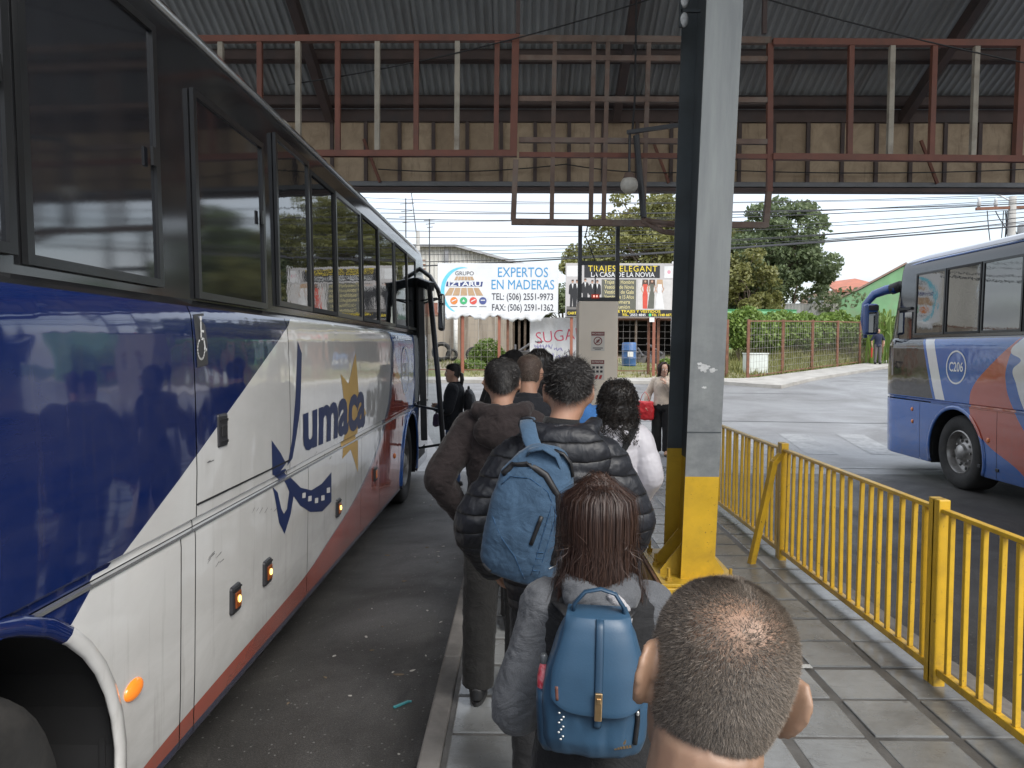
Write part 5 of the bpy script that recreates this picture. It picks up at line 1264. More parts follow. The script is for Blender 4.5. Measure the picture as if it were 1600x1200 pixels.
# tyres leaning on the wall
for (px, py, Y, r, lb) in ((690, 558, 30.6, .42, 'large tyre leaning at the left end of the concrete wall'), (706, 560, 30.9, .26, 'small tyre leaning beside the white pipe'), (740, 559, 30.4, .33, 'tyre half overgrown at the foot of the concrete wall')):
    q = foot(px, py, Y); M_ = Matrix.Rotation(R(90), 4, 'Z') @ Matrix.Rotation(R(12), 4, 'Y'); 
    pts = [(r * .58 + r * .42 * (1 + math.cos(a)) / 2, r * .28 * math.sin(a)) for a in np.linspace(0, 2 * math.pi, 13)]
    o = MB().lathe(pts, 26, M_).build('tyre', M_TYRE, smooth=True, loc=(q[0], q[1], q[2] + r)); tag(o, lb, 'tyre')
q = foot(712, 560, 31.2); tag(MB().tube([(0, 0, -.1), (0, 0, 2.3)], .09, 12).build('drain_pipe', mat('white_pipe', (.6, .59, .56), .5, var=.1), smooth=True, loc=q), 'white vertical pipe standing before the concrete wall', 'pipe')

# graffiti panel
gp = W(828, 496, 27.6); gq = W(906, 566, 27.6); gz = lot_z(gp.x, 27.6)
gr = thing('graffiti_panel', 'white sheet panel with red and violet graffiti between the billboards', 'panel', (gp.x, 27.6, gz)); gw = gq.x - gp.x + 0.15; gh = gp.z - gz
M_SHEETW = mat('white_sheet', (0.58, 0.585, 0.59), 0.5, var=0.1, vscale=1.5, dirt=(0.36, 0.35, 0.34), dscale=1.5, damt=.6)
for k in range(2): MB().box((k * gw / 2 + .004, 0, -.05), ((k + 1) * gw / 2 - .004, .03, gh)).build('sheet', M_SHEETW, gr)
M_SPR = mat('red_spray', (0.50, 0.05, 0.10), .7, var=.25, vscale=8); M_SPV = mat('violet_spray', (0.20, 0.18, 0.38), .7, var=.3, vscale=8); M_SPK = mat('black_spray', (0.05, 0.05, 0.06), .7, var=.3)
text('graffiti', 'SUGAR', 0.62, M_SPR, frame_M((gw * .55, -.006, gh * .66), (1, 0, .12), (-.15, 0, 1)), gr, -0.012, fitw=gw * .88)
rr = random.Random(2)
def scribble(x0, z0, n, sc, m, w_, turns=5):
    mb = MB(); x, z = x0, z0; pts = []
    for k in range(n): pts.append((x0 + k * sc * .35 + math.sin(k * 1.9 + x0) * sc * .5, -.008 - .0004 * (k % 3), z0 + math.sin(k * 2.7 + z0) * sc))
    for a, b in zip(pts[:-1], pts[1:]): mb.bar(a, b, w_, .002, up=(0, 1, 0))
    mb.build('graffiti', m, gr)
for (x0, z0, n, sc, m) in ((.15, .95, 22, .09, M_SPV), (.25, .62, 20, .10, M_SPV), (.95, .55, 16, .11, M_SPV), (.9, .85, 14, .07, M_SPV), (1.25, .7, 12, .16, M_SPK), (.2, 1.12, 18, .05, M_SPK), (1.1, .3, 14, .13, M_SPK), (.1, .35, 18, .08, M_SPV)): scribble(x0, z0, n, sc, m, .018)

# ------------------------------------------------------------------ billboards
def board(name, label, pxa, pya, pxb, pyb, Y, m, t_=0.06):
    a, b = W(pxa, pya, Y), W(pxb, pyb, Y); t = thing(name, label, 'billboard', (a.x, Y, 0)); w_, z1, z0 = b.x - a.x, a.z, b.z
    MB().box((0, 0, z0), (w_, t_, z1)).build('panel', m, t, bevel=.005); return t, w_, z0, z1
M_BW = mat('billboard_white', (0.60, 0.61, 0.62), 0.5, var=0.05, vscale=1, dirt=(.50, .49, .47), dscale=1.5, damt=.5)
b1, w1, z0, z1 = board('timber_billboard', 'white timber-dealer billboard with blue lettering and torn lower edge', 684, 411, 872, 489, 26.9, M_BW); h1 = z1 - z0
F1 = lambda u, v: frame_M((u * w1, -.006, z0 + (1 - v) * h1), (1, 0, 0), (0, 0, 1))
M_SKYB = mat('print_blue', (0.045, 0.24, 0.46), .5, var=.15, vscale=7); M_DK = mat('print_charcoal', (0.06, 0.06, 0.07), .5, var=.2, vscale=7); M_TAN = mat('print_tan', (0.40, 0.27, 0.16), .5); M_CY = mat('print_cyan', (0.12, 0.48, 0.60), .5); M_NVY = mat('print_navy', (0.04, 0.055, 0.16), .5)
# v measured in the panel: 0 top, 1 bottom
text('lettering', 'EXPERTOS', .5, M_SKYB, F1(.705, .19), b1, 0, fitw=w1 * .415); text('lettering', 'EN MADERAS', .5, M_SKYB, F1(.705, .44), b1, 0, fitw=w1 * .52)
text('lettering', 'TEL: (506) 2551-9973', .34, M_DK, F1(.705, .68), b1, .012, fitw=w1 * .51); text('lettering', 'FAX: (506) 2591-1362', .34, M_DK, F1(.705, .90), b1, .012, fitw=w1 * .51)
text('lettering', 'GRUPO', .20, M_DK, F1(.222, .21), b1, .005, fitw=w1 * .155)
lg = MB()
for row, (v0, v1, s0, s1, n) in enumerate(((.27, .345, .07, .085, 6), (.50, .655, .125, .165, 5))):
    for k in range(n):
        u0, u1 = -1 + 2 * k / n, -1 + 2 * (k + .86) / n
        lg = MB(); lg.add([F1(.222 + s0 * u0, v0).translation, F1(.222 + s0 * u1, v0).translation, F1(.222 + s1 * u1, v1).translation, F1(.222 + s1 * u0, v1).translation], [(3, 2, 1, 0)]); lg.build('plank_mark', M_TAN, b1)
lb_ = MB(); lb_.add([F1(.075, .375).translation, F1(.375, .375).translation, F1(.368, .47).translation, F1(.068, .47).translation], [(3, 2, 1, 0)]); lb_.build('logo_band', M_NVY, b1)
text('lettering', 'IZTARU', .22, M_BW, Matrix.Translation((0, -.003, 0)) @ F1(.222, .425), b1, .03, fitw=w1 * .27)
arc = MB(); vs = []
for k in range(25):
    a = R(75 + 185 * k / 24); tw = .055 * math.sin(math.pi * k / 24) + .004
    for r_ in (1.0, 1.0 - tw * 3.0): vs.append(F1(.20 + .175 * math.cos(a) * r_, .55 - .47 * math.sin(a) * r_).translation + Vector((0, .002, 0)))
arc.add(vs, [(2 * k, 2 * k + 1, 2 * k + 3, 2 * k + 2) for k in range(24)]); arc.build('logo_arc', M_CY, b1)
for k, cc_ in enumerate(((.60, .20, .05), (.05, .35, .14), (.55, .08, .06), (.06, .08, .22))):
    u = .135 + k * .08; mb = MB(); n = 20; c_ = F1(u, .76).translation
    mb.add([c_ + Vector((.135 * math.cos(2 * math.pi * i / n), 0, .135 * math.sin(2 * math.pi * i / n))) for i in range(n)], [tuple(range(n))]); o = mb.build('logo_disc', mat('print_disc_%d' % k, cc_, .5), b1)
    mb = MB()
    if k == 1: mb.add([c_ + Vector((.06 * math.cos(R(90 + 120 * i)), -.003, .06 * math.sin(R(90 + 120 * i)))) for i in range(3)], [(0, 1, 2)])
    else: mb.bar(c_ + Vector((-.08, -.003, -.03 + .05 * (k == 3))), c_ + Vector((.08, -.003, .05 - .03 * (k == 3))), .035, .001, up=(0, 1, 0))
    mb.build('disc_mark', M_BW, o)
    MB().box((u * w1 - .13, -.007, z0 + .10 * h1 + .03), (u * w1 + .13, -.005, z0 + .10 * h1 + .05)).build('print_line', M_DK, b1)
# sagging torn sheet under the panel
ts = MB(); n = 44; vs = []; rr = random.Random(4)
for k in range(n + 1):
    u = .06 + .92 * k / n; dep = .22 + .07 * math.sin(k * .55) + .05 * math.sin(k * 1.7) + (.12 * smooth01((u - .5) / .25) if u < .82 else .34 * max(0, (1 - (u - .82) / .16)) - .25) 
    for j in range(4): vs.append((u * w1, -.02 + .035 * math.sin(k * 1.3 + j * 1.1), z0 + .03 - max(.02, dep) * j / 3))
ts.add(vs, [(k * 4 + j, (k + 1) * 4 + j, (k + 1) * 4 + j + 1, k * 4 + j + 1) for k in range(n) for j in range(3)]); o = ts.build('torn_sheet', M_BW, b1, smooth=True); sl = o.modifiers.new('s', 'SOLIDIFY'); sl.thickness = .006
M_ORANGE = mat('orange_post', (0.24, 0.085, 0.05), .6, var=.2, vscale=3, dirt=(.15, .06, .04), dscale=3, damt=.6)
for px in (723, 780):
    x = W(px, 500, 26.98).x - b1.location.x; MB().box((x - .05, .065, lot_z(x + b1.location.x, 27) - .15), (x + .05, .165, z1 - .1)).build('post', M_ORANGE, b1)

M_B2 = mat('billboard_photo_grey', (0.42, 0.40, 0.39), .45, var=.12, vscale=.8)
b2, w2, z0b, z1b = board('dress_billboard', 'dark formal-wear billboard with yellow lettering, suited men and women in gowns', 884, 411, 1054, 496, 26.7, M_B2); h2 = z1b - z0b
F2 = lambda u, v, o=.006: frame_M((u * w2, -o, z0b + (1 - v) * h2), (1, 0, 0), (0, 0, 1))
M_PK = mat('print_black', (0.018, 0.018, 0.02), .45); M_PY = mat('print_yellow', (0.68, 0.52, 0.04), .5); M_PW = mat('print_white', (0.62, 0.62, 0.61), .5); M_PCR = mat('print_cream', (0.55, 0.48, 0.24), .5); M_SKINP = mat('print_skin', (0.42, 0.25, 0.17), .5); M_HAIRP = mat('print_hair', (0.07, 0.04, 0.028), .5); M_GOWNR = mat('print_red_gown', (0.52, 0.07, 0.045), .5); M_OLV = mat('print_olive', (0.10, 0.10, 0.08), .5)
def prect(u0, v0, u1, v1, m, o=.004, nm='print_block'): a = F2(u0, v1, o).translation; b = F2(u1, v0, o).translation; return MB().box((a.x, a.y, a.z), (b.x, a.y + .0015, b.z)).build(nm, m, b2)
prect(.17, .04, .86, .27, M_PK); prect(.33, .30, .645, .88, M_OLV); prect(.01, .86, .985, .99, M_PK, .0035); prect(.90, .05, .985, .27, M_PW); prect(.01, .05, .12, .25, M_PW); prect(.66, .30, .99, .86, mat('print_backdrop', (.50, .48, .46), .5, var=.1), .0028); prect(.01, .80, .33, .86, mat('print_floor', (.14, .13, .12), .5), .003)
text('lettering', 'TRAJES ELEGANT', .3, M_PY, F2(.52, .105, .008), b2, 0, fitw=w2 * .63, spacing=1.15); text('lettering', 'LA CASA DE LA NOVIA', .24, M_PW, F2(.52, .215, .008), b2, .008, fitw=w2 * .58)
for k, s_ in enumerate(('Trajes de Hombre', 'Vestidos de Novia', 'Vestidos de Gala', 'Vestidos de 15 Años', 'La Primera', 'Comunión')): text('lettering', s_, .19, M_PCR, F2(.49, .35 + .092 * k, .008), b2, .006, fitw=w2 * (.27 if k < 4 else .2))
text('lettering', 'CARTAGO', .13, M_PY, F2(.095, .93, .008), b2, .02, fitw=w2 * .15); text('lettering', 'ALQUILER DE TRAJES Y VESTIDOS', .13, M_PY, F2(.56, .893, .008), b2, .02, fitw=w2 * .62); text('lettering', 'TEL.', .12, M_PY, F2(.55, .957, .008), b2, .02, fitw=w2 * .06); text('lettering', '2553 4845', .12, M_PW, F2(.665, .957, .008), b2, .02, fitw=w2 * .14); text('lettering', 'TEL 7348 6873', .12, M_PY, F2(.885, .957, .008), b2, .02, fitw=w2 * .19)
def pdisc(u, v, r, m, o): c_ = F2(u, v, o).translation; n = 16; return MB().add([c_ + Vector((r * math.cos(2 * math.pi * i / n), 0, r * 1.15 * math.sin(2 * math.pi * i / n))) for i in range(n)], [tuple(range(n))]).build('print_block', m, b2)
pdisc(.775, .957, .05, mat('print_green', (.1, .5, .2), .5), .008); pdisc(.943, .16, .06, mat('print_pink', (.6, .3, .35), .5), .007)
def ppoly(pts, m, o): return MB().add([F2(u, v, o).translation for u, v in pts], [tuple(reversed(range(len(pts))))]).build('print_block', m, b2)
for k, (u, vt) in enumerate(((.065, .295), (.105, .295), (.18, .27), (.245, .30), (.29, .30))):
    o = .0046 + .0006 * k
    ppoly([(u - .032, vt + .12), (u - .02, vt + .085), (u + .02, vt + .085), (u + .032, vt + .12), (u + .036, vt + .27), (u + .022, vt + .29), (u + .02, vt + .52), (u + .004, vt + .52), (u, vt + .34), (u - .006, vt + .52), (u - .024, vt + .52), (u - .022, vt + .29), (u - .036, vt + .27)], M_PK, o)
    ppoly([(u - .008, vt + .088), (u + .008, vt + .088), (u, vt + .18)], M_PW, o + .0003); pdisc(u, vt + .05, .038, M_SKINP, o + .0003); ppoly([(u - .011, vt + .04), (u - .009, vt + .012), (u + .009, vt + .012), (u + .011, vt + .04)], M_HAIRP, o + .0006)
for k, (u, m) in enumerate(((.728, M_GOWNR), (.79, M_OLV), (.86, M_PW))):
    o = .0046 + .0006 * k
    ppoly([(u - .026, .30), (u + .026, .30), (u + .03, .42), (u - .03, .42)], M_HAIRP if k < 2 else M_TAN, o); pdisc(u, .335, .036, M_SKINP, o + .0003)
    ppoly([(u - .02, .385), (u + .02, .385), (u + .014, .50), (u + .024, .58), (u + .02 + .025 * (k == 2), .84), (u - .02 - .02 * (k > 0), .84), (u - .024, .58), (u - .014, .50)], m, o + .0006)
    for s_ in (-1, 1): ppoly([(u + s_ * .018, .39), (u + s_ * .042, .47), (u + s_ * .024, .55), (u + s_ * .02, .53), (u + s_ * .033, .47), (u + s_ * .014, .41)][::s_], M_SKINP, o + .0003)
for px in (893, 1022, 1051):
    x = W(px, 500, 26.8).x - b2.location.x; MB().box((x - .05, .065, lot_z(x + b2.location.x, 26.8) - .15), (x + .05, .165, z1b + (.08 if px == 1051 else -.05))).build('post', M_PW if px == 1051 else M_ORANGE, b2)
q = W(1019, 499, 26.5); tag(MB().box((-.09, 0, -.09), (.09, .02, .07)).build('notice_card', M_PW, loc=(q.x, 26.55, q.z)), 'small white card hanging below the formal-wear billboard', 'card')

# ------------------------------------------------------------------ wire mesh fences
M_RUSTPOST = mat('rusty_post', (0.17, 0.075, 0.045), .8, var=.3, vscale=6, dirt=(.09, .05, .035), dscale=5, damt=.7); M_MESHW = mat('galvanised_wire', (0.26, 0.24, 0.22), .6, .3, var=.2)
def mesh_fence(label, pts, h, step=.24):
    t = thing('mesh_fence', label, 'fence', (pts[0][0], pts[0][1], lot_z(*pts[0]))); o = Vector(t.location)
    for (x, y) in pts:
        z = lot_z(x, y); MB().box((x - o.x - .045, y - o.y - .045, z - o.z - .2), (x - o.x + .045, y - o.y + .045, z - o.z + h + .06)).build('post', M_RUSTPOST, t)
    wm = MB()
    for (a, b) in zip(pts[:-1], pts[1:]):
        a3 = Vector((a[0], a[1], lot_z(*a))) - o; b3 = Vector((b[0], b[1], lot_z(*b))) - o; Ld = (b3 - a3).length
        MB().bar(a3 + Vector((0, 0, h)), b3 + Vector((0, 0, h)), .045).build('rail', M_RUSTPOST, t); MB().bar(a3 + Vector((0, 0, .12)), b3 + Vector((0, 0, .12)), .035).build('rail', M_RUSTPOST, t)
        for k in range(1, int(Ld / step)):
            p = a3.lerp(b3, k * step / Ld); wm.bar(p + Vector((0, 0, .12)), p + Vector((0, 0, h)), .0075)
        for k in range(1, int(h / step)): wm.bar(a3 + Vector((0, 0, .12 + k * step)), b3 + Vector((0, 0, .12 + k * step)), .0075)
    wm.build('wire_mesh', M_MESHW, t)['kind'] = 'stuff'
mesh_fence('rusty mesh fence below the timber billboard and the graffiti panel', [(-8.2, 27.2), (-5.2, 27.2), (-2.15, 27.2), (-.45, 27.2)], 2.1)
mesh_fence('rusty mesh fence and gate below the formal-wear billboard', [(2.2, 27.1), (3.55, 27.1), (4.72, 27.1), (5.08, 27.15), (7.4, 26.4)], 2.0)
rf_ = [];
for (px, Y) in ((1168, 25.9), (1218, 28.5), (1263, 31.2), (1303, 33.8), (1338, 36.6), (1372, 40.0)):
    x = W(px, 560, Y).x; rf_.append((x, far_line(x) + .25))
mesh_fence('rusty mesh fence climbing along the grass bank beside the right pavement', rf_, 2.05)

# discarded white cabinet by the fence
q = W(1188, 585, 27.0); cab = thing('white_cabinet', 'discarded pale white cabinet standing behind the rusty fence corner', 'cabinet', (q.x, 27.6, lot_z(q.x, 27.6)))
M_APP = mat('appliance_white', (0.62, 0.66, 0.62), .45, var=.06, dirt=(.4, .38, .3), dscale=3, damt=.5)
MB().box((-.40, -.25, .02), (.40, .25, .74)).build('body', M_APP, cab, bevel=.02); MB().box((-.42, -.27, .745), (.42, .27, .79)).build('lid', M_APP, cab, bevel=.01)
# green sheet fence and shed, red roofed house
M_GREEN = mat('green_sheet', (0.13, 0.27, 0.13), .7, var=.15, vscale=1.2, dirt=(.17, .2, .12), dscale=1, damt=.6); M_GREENB = mat('bright_green_sheet', (0.09, 0.29, 0.13), .55, var=.15, vscale=1.2); M_TILE_R = mat('red_roof_sheet', (0.30, 0.095, 0.05), .7, var=.2, vscale=1.5, dirt=(.14, .07, .05), dscale=1, damt=.6)
def corr_wall(name, label, cat, pxa, pxb, pyt, Y, m, zb=None, per=.18, hor=False):
    a, b = W(pxa, pyt, Y), W(pxb, pyt, Y); z0 = (lot_z(a.x, Y) if zb is None else zb); w_ = b.x - a.x; h = a.z - z0; t = thing(name, label, cat, (a.x, Y, z0)); n = int((h if hor else w_) / per) * 2; vs = []
    for k in range(n + 1):
        o = .03 * (k % 2)
        vs += ([(0, o, h * k / n), (w_, o, h * k / n)] if hor else [(w_ * k / n, o, 0), (w_ * k / n, o, h)])
    MB().add(vs, [(2 * k, 2 * k + 2, 2 * k + 3, 2 * k + 1) for k in range(n)]).build('sheet', m, t).modifiers.new('s', 'SOLIDIFY').thickness = .01
    MB().box((.1, .05, -.2), (.2, .15, h)).box((w_ - .2, .05, -.2), (w_ - .1, .15, h)).build('post', M_RUSTPOST, t)
corr_wall('sheet_fence', 'bright green corrugated sheet fence showing above the vine hedge', 'fence', 1135, 1245, 483, 36.5, M_GREENB, hor=True)
corr_wall('sheet_fence', 'grey corrugated sheet fence between the dark tree and green shed', 'fence', 1216, 1312, 474, 40.5, M_GREYSHEET)
M_LID = mat('zinc_scrap', (.5, .52, .55), .5, .3, var=.1)
gs = thing('green_shed', 'green sheet-metal shed with a steep lean-to roof behind the hedge', 'shed', (W(1300, 470, 44).x, 44, 1.3)); g0 = Vector(gs.location)
def gsp(px, py, dy=0): q = W(px, py, 44) - g0; return Vector((q.x, dy, q.z))
pr = [gsp(1300, 480), gsp(1300, 470), gsp(1312, 467), gsp(1344, 453), gsp(1416, 414), gsp(1470, 440), gsp(1470, 480)]; pr[0].z = pr[-1].z = -.2
n = len(pr); MB().add(pr + [p + Vector((4.2, 6, 0)) for p in pr], [tuple(reversed(range(n))), tuple(range(n, 2 * n))] + [(k, (k + 1) % n, n + (k + 1) % n, n + k) for k in range(n)][::1]).build('wall', M_GREEN, gs)
for (a, b) in ((1, 2), (2, 3), (3, 4), (4, 5)):
    A, B = pr[a], pr[b]; up = Vector((0, 0, .03)); th = Vector((0, 0, .12)); f = Vector((-.1, -.15, 0)); bk = Vector((4.34, 6.2, 0))
    MB().add([A + up + f, B + up + f, B + up + bk, A + up + bk, A + up + th + f, B + up + th + f, B + up + th + bk, A + up + th + bk], [(0, 3, 2, 1), (4, 5, 6, 7), (0, 1, 5, 4), (1, 2, 6, 5), (2, 3, 7, 6), (3, 0, 4, 7)]).build('roof', mat('green_roof_edge', (.20, .13, .10), .6, var=.2), gs)
hs = thing('red_roofed_house', 'small house with a rusty red sheet roof behind the green shed', 'house', (W(1300, 460, 56).x, 56, 1.5)); h0 = Vector(hs.location)
def hp(px, py): q = W(px, py, 56) - h0; return Vector((q.x, 0, q.z))
A, B = hp(1308, 452), hp(1392, 428); MB().box((A.x, 0, -.3), (B.x, 7, hp(1308, 452).z)).build('wall', mat('pink_wall', (.42, .27, .21), .8, var=.1), hs)
a1, a2, a3_, a4 = hp(1302, 454), hp(1396, 452), hp(1374, 427), hp(1322, 434)
MB().add([a1 + Vector((0, -.4, 0)), a2 + Vector((0, -.4, 0)), a3_ + Vector((0, 4, 0)), a4 + Vector((0, 4, 0)), a1 + Vector((0, -.4, -.15)), a2 + Vector((0, -.4, -.15)), a3_ + Vector((0, 4, -.15)), a4 + Vector((0, 4, -.15))], [(0, 1, 2, 3), (7, 6, 5, 4), (0, 4, 5, 1), (1, 5, 6, 2), (2, 6, 7, 3), (3, 7, 4, 0)]).build('roof', M_TILE_R, hs)
for px in (1318, 1345): c_ = hp(px, 466); MB().box((c_.x - .5, -.03, c_.z - .5), (c_.x + .5, .02, c_.z + .45)).build('window', mat('dark_window', (.03, .035, .04), .1), hs)
q = W(1345, 480, 41.5); tag(MB().box((-1.5, 0, -.5), (.2, .1, .5)).build('zinc_panel', M_LID, loc=(q.x - 2.3, 41.2, q.z + .05)), 'pale zinc panel leaning by the foot of the dark tree', 'panel')
bpy.data.objects['zinc_panel'].scale = (.5, 1, .9)
# distant hill
hl = MB(); V = []; F = []; nx_ = 60
for k in range(nx_ + 1):
    x = -500 + 1300 * k / nx_; hgt = 26 + 14 * math.sin(k * .45 + 1) + 9 * math.sin(k * 1.3) + 30 * math.exp(-((x - 330) / 130) ** 2); V += [(x, 800, 0), (x, 860, hgt), (x, 1000, hgt * .7)]
for k in range(nx_): F += [(3 * k, 3 * k + 3, 3 * k + 4, 3 * k + 1), (3 * k + 1, 3 * k + 4, 3 * k + 5, 3 * k + 2)]
tag(MB().add(V, F).build('hill', mat('far_hill', (0.075, 0.11, 0.085), .95, var=.3, vscale=.03), smooth=True), kind='structure')

# ------------------------------------------------------------------ overhead lines and poles
def power_line(pa, pb, Ya, Yb, sag, label, r=.016, grp='overhead lines strung across the street'):
    a, b = W(*pa, Ya), W(*pb, Yb); m_ = (a + b) / 2; t = MB().tube([p - m_ for p in sag_pts(a, b, sag, 20)], r, 5); o = t.build('power_line', M_WIRE, loc=m_); tag(o, label, 'power line', grp)
LN = [((420, 302), (1760, 296), 30, 24, .4), ((420, 317), (1760, 305), 30, 24, .5), ((420, 335), (1760, 306), 32, 25, .5), ((420, 352), (1760, 312), 31, 24, .6), ((420, 366), (1760, 318), 31, 24, .5), ((420, 374), (1760, 322), 31, 25, .7), ((420, 388), (1760, 322), 31, 25, .6), ((420, 396), (1760, 333), 31, 25, .5), ((420, 410), (1760, 328), 30, 24, .5), ((420, 345), (1760, 300), 30, 24, .35), ((420, 312), (1760, 302), 36, 30, .3), ((420, 330), (1760, 312), 36, 30, .3)]
for k, (a, b, ya, yb, s_) in enumerate(LN): power_line(a, b, ya, yb, s_, 'thin dark overhead line sagging across the sky above the street', .011 + .006 * (k % 3 == 2))
power_line((420, 424), (1760, 338), 29, 24, .25, 'thick dark overhead cable, lowest of the lines across the sky', .026)
def antenna(px, pyt, Y, h, label, bars):
    q = W(px, pyt, Y); t = thing('antenna', label, 'antenna', (q.x, Y, q.z - h)); MB().tube([(0, 0, 0), (0, 0, h)], .03, 6).build('mast', M_WIRE, t)
    for (z, w_) in bars: MB().bar((-w_ * .7, 0, h - z), (w_, 0, h - z + .05), .03).build('crossbar', M_WIRE, t)
antenna(634, 310, 40, 5.5, 'thin television antenna on a mast behind the coach', [(.3, .45), (.7, .35), (1.0, .5), (1.3, .25)])
antenna(671, 342, 42, 3.5, 'short television antenna above the warehouse roof', [(.1, .45), (.3, .3), (.5, .2)])
q = W(653, 362, 34); pl = thing('utility_pole', 'slim concrete utility pole rising behind the coach mirror', 'pole', (q.x, 34, lot_z(q.x, 34)))
MB().tube([(0, 0, -.3), (0, 0, q.z - lot_z(q.x, 34))], [.13, .09], 10).build('shaft', mat('pole_concrete', (.30, .29, .27), .85, var=.15), pl, smooth=True)
for k in range(4): MB().bar((-.35, 0, q.z - 1.3 - k * .2 - lot_z(q.x, 34)), (.35, 0, q.z - 1.3 - k * .2 - lot_z(q.x, 34)), .05).build('crossarm', M_RUSTPOST, pl)
MB().tube([(.1, 0, q.z - 1.5 - lot_z(q.x, 34)), (-.35, .0, q.z + 2.2 - lot_z(q.x, 34))], .02, 5).build('stay_wire', M_WIRE, pl)
q = W(1582, 320, 27); pz = G(27); pl = thing('utility_pole', 'utility pole crowded with transformers and wires above the waiting coach', 'pole', (q.x, 27, pz)); ph = q.z - pz
MB().tube([(0, 0, -.3), (0, 0, ph + .3)], [.17, .12], 12).build('shaft', MATS['pole_concrete'], pl, smooth=True)
MB().bar((-1.3, 0, ph - .15), (1.3, 0, ph - .05), .10).build('crossarm', M_RUSTPOST, pl)
for x in (-1.2, -.6, .6, 1.2): MB().stack([(ph - .08, x, 0, .05, .05), (ph + .05, x, 0, .07, .07), (ph + .12, x, 0, .045, .045), (ph + .2, x, 0, .06, .06), (ph + .25, x, 0, .03, .03)], 10).build('insulator', M_PALE, pl, smooth=True)
MB().stack([(ph - 1.5, .55, 0, .27, .27), (ph - 1.45, .55, 0, .30, .30), (ph - .75, .55, 0, .30, .30), (ph - .7, .55, 0, .27, .27)], 16).build('transformer', mat('grey_tank', (.34, .35, .36), .5, var=.1), pl, smooth=40)
MB().bar((0, 0, ph - 1.1), (.3, 0, ph - 1.1), .08).build('bracket', M_RUSTPOST, pl)
MB().tube([(-.0, 0, ph + .1), (-.9, 0, ph + .55), (-1.5, 0, ph + .7)], .03, 6).build('lamp_arm', M_PALE, pl); MB().ball((-1.7, 0, ph + .72), (.25, .10, .06)).build('lamp_head', M_PALE, pl, smooth=True)
rr = random.Random(6)
for k in range(7): MB().tube(sag_pts((rr.uniform(-1.2, .2), .1, ph - .2), (rr.uniform(-.6, .9), .1, ph - rr.uniform(1.0, 2.0)), .2, 8), .018, 5).build('drop_wire', M_WIRE, pl)

# ------------------------------------------------------------------ litter on the bay
rr = random.Random(12); M_LIT = mat('paper_litter', (.45, .43, .40), .8, var=.3, vscale=30); M_LEAFL = mat('dry_leaf_litter', (.17, .13, .09), .9, var=.3, vscale=30)
for k in range(46):
    x = rr.uniform(-1.25, -.48); y = rr.uniform(2.2, 9.5); s_ = rr.uniform(.006, .022) * (1 if k % 6 else 1.6); a = rr.uniform(0, 6.28); n = 6
    pts = [(s_ * rr.uniform(.5, 1.2) * math.cos(2 * math.pi * i / n), s_ * .6 * rr.uniform(.4, 1.1) * math.sin(2 * math.pi * i / n)) for i in range(n)]
    M_ = Matrix.Rotation(a, 4, 'Z'); o = MB().prism(pts, M_, .003).build('litter_scrap', M_LIT if k % 3 else M_LEAFL, loc=(x, y, ROAD_Z + .0045)); tag(o, 'small scrap of litter lying on the dark asphalt by the coach', 'litter', 'litter on the bus bay')
q = W(627, 1113, 3.86); o = MB().bar((-.035, -.035, .006), (.035, .035, .006), .014, .008).bar((.03, .03, .006), (.05, .036, .006), .01, .007).build('plastic_strip', mat('teal_plastic', (.06, .30, .33), .4), loc=(q.x, 3.86, ROAD_Z + .004)); tag(o, 'small teal plastic strip dropped on the asphalt', 'litter')
# ------------------------------------------------------------------ people
def skin_mat(name, c, sub=.1):
    return mat(name, c, 0.5, var=0.10, vscale=18, sub=sub, bump=0.12, bscale=220, bdist=0.0006, dirt=(c[0] * 1.05, c[1] * 0.8, c[2] * 0.75), dscale=12, damt=0.4)
M_SKIN = skin_mat('skin_tan', (0.38, 0.215, 0.145)); M_SKIN2 = skin_mat('skin_light', (0.46, 0.28, 0.20))
def _crumple(t, b, c, vec, amt=0.55, sc=15.0):
    w1 = t.noise(sc, 4, 0.55, t.mapping(vec, (1, 1, 1.5)), 1.6); w2 = t.noise(sc * 2.7, 3, 0.5, vec, 1.0); r = t.math('ABSOLUTE', t.math('SUBTRACT', w1, 0.5)); fine = t.noise(420, 3, 0.6, vec)
    n = t.bump(t.math('ADD', t.math('MULTIPLY', r, 2.0), t.math('MULTIPLY', w2, 0.35)), amt, 0.016); n = t.bump(fine, 0.3, 0.0012, n); t.t.links.new(n, b.inputs['Normal'])
    k = t.rng(fine, 0.3, 0.7, 0.8, 1.2); t.t.links.new(t.mix(1.0, c, k, 'MULTIPLY'), b.inputs['Base Color'])
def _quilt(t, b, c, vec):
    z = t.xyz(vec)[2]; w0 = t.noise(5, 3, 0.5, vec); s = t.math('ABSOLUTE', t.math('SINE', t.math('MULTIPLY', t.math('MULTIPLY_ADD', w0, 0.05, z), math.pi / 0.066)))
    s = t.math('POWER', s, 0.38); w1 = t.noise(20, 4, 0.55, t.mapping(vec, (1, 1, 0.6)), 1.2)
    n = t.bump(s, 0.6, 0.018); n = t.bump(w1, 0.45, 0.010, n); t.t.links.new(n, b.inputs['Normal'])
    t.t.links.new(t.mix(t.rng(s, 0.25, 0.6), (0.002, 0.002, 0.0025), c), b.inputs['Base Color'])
def cloth(name, c, rough=0.9, var=0.16, sheen=0.12, amt=0.36, sc=10.0, spec=0.3, **k): return mat(name, c, rough, var=var, vscale=9, sheen=sheen, spec=spec, fn=lambda t, b, c2, vec: _crumple(t, b, c2, vec, amt, sc))
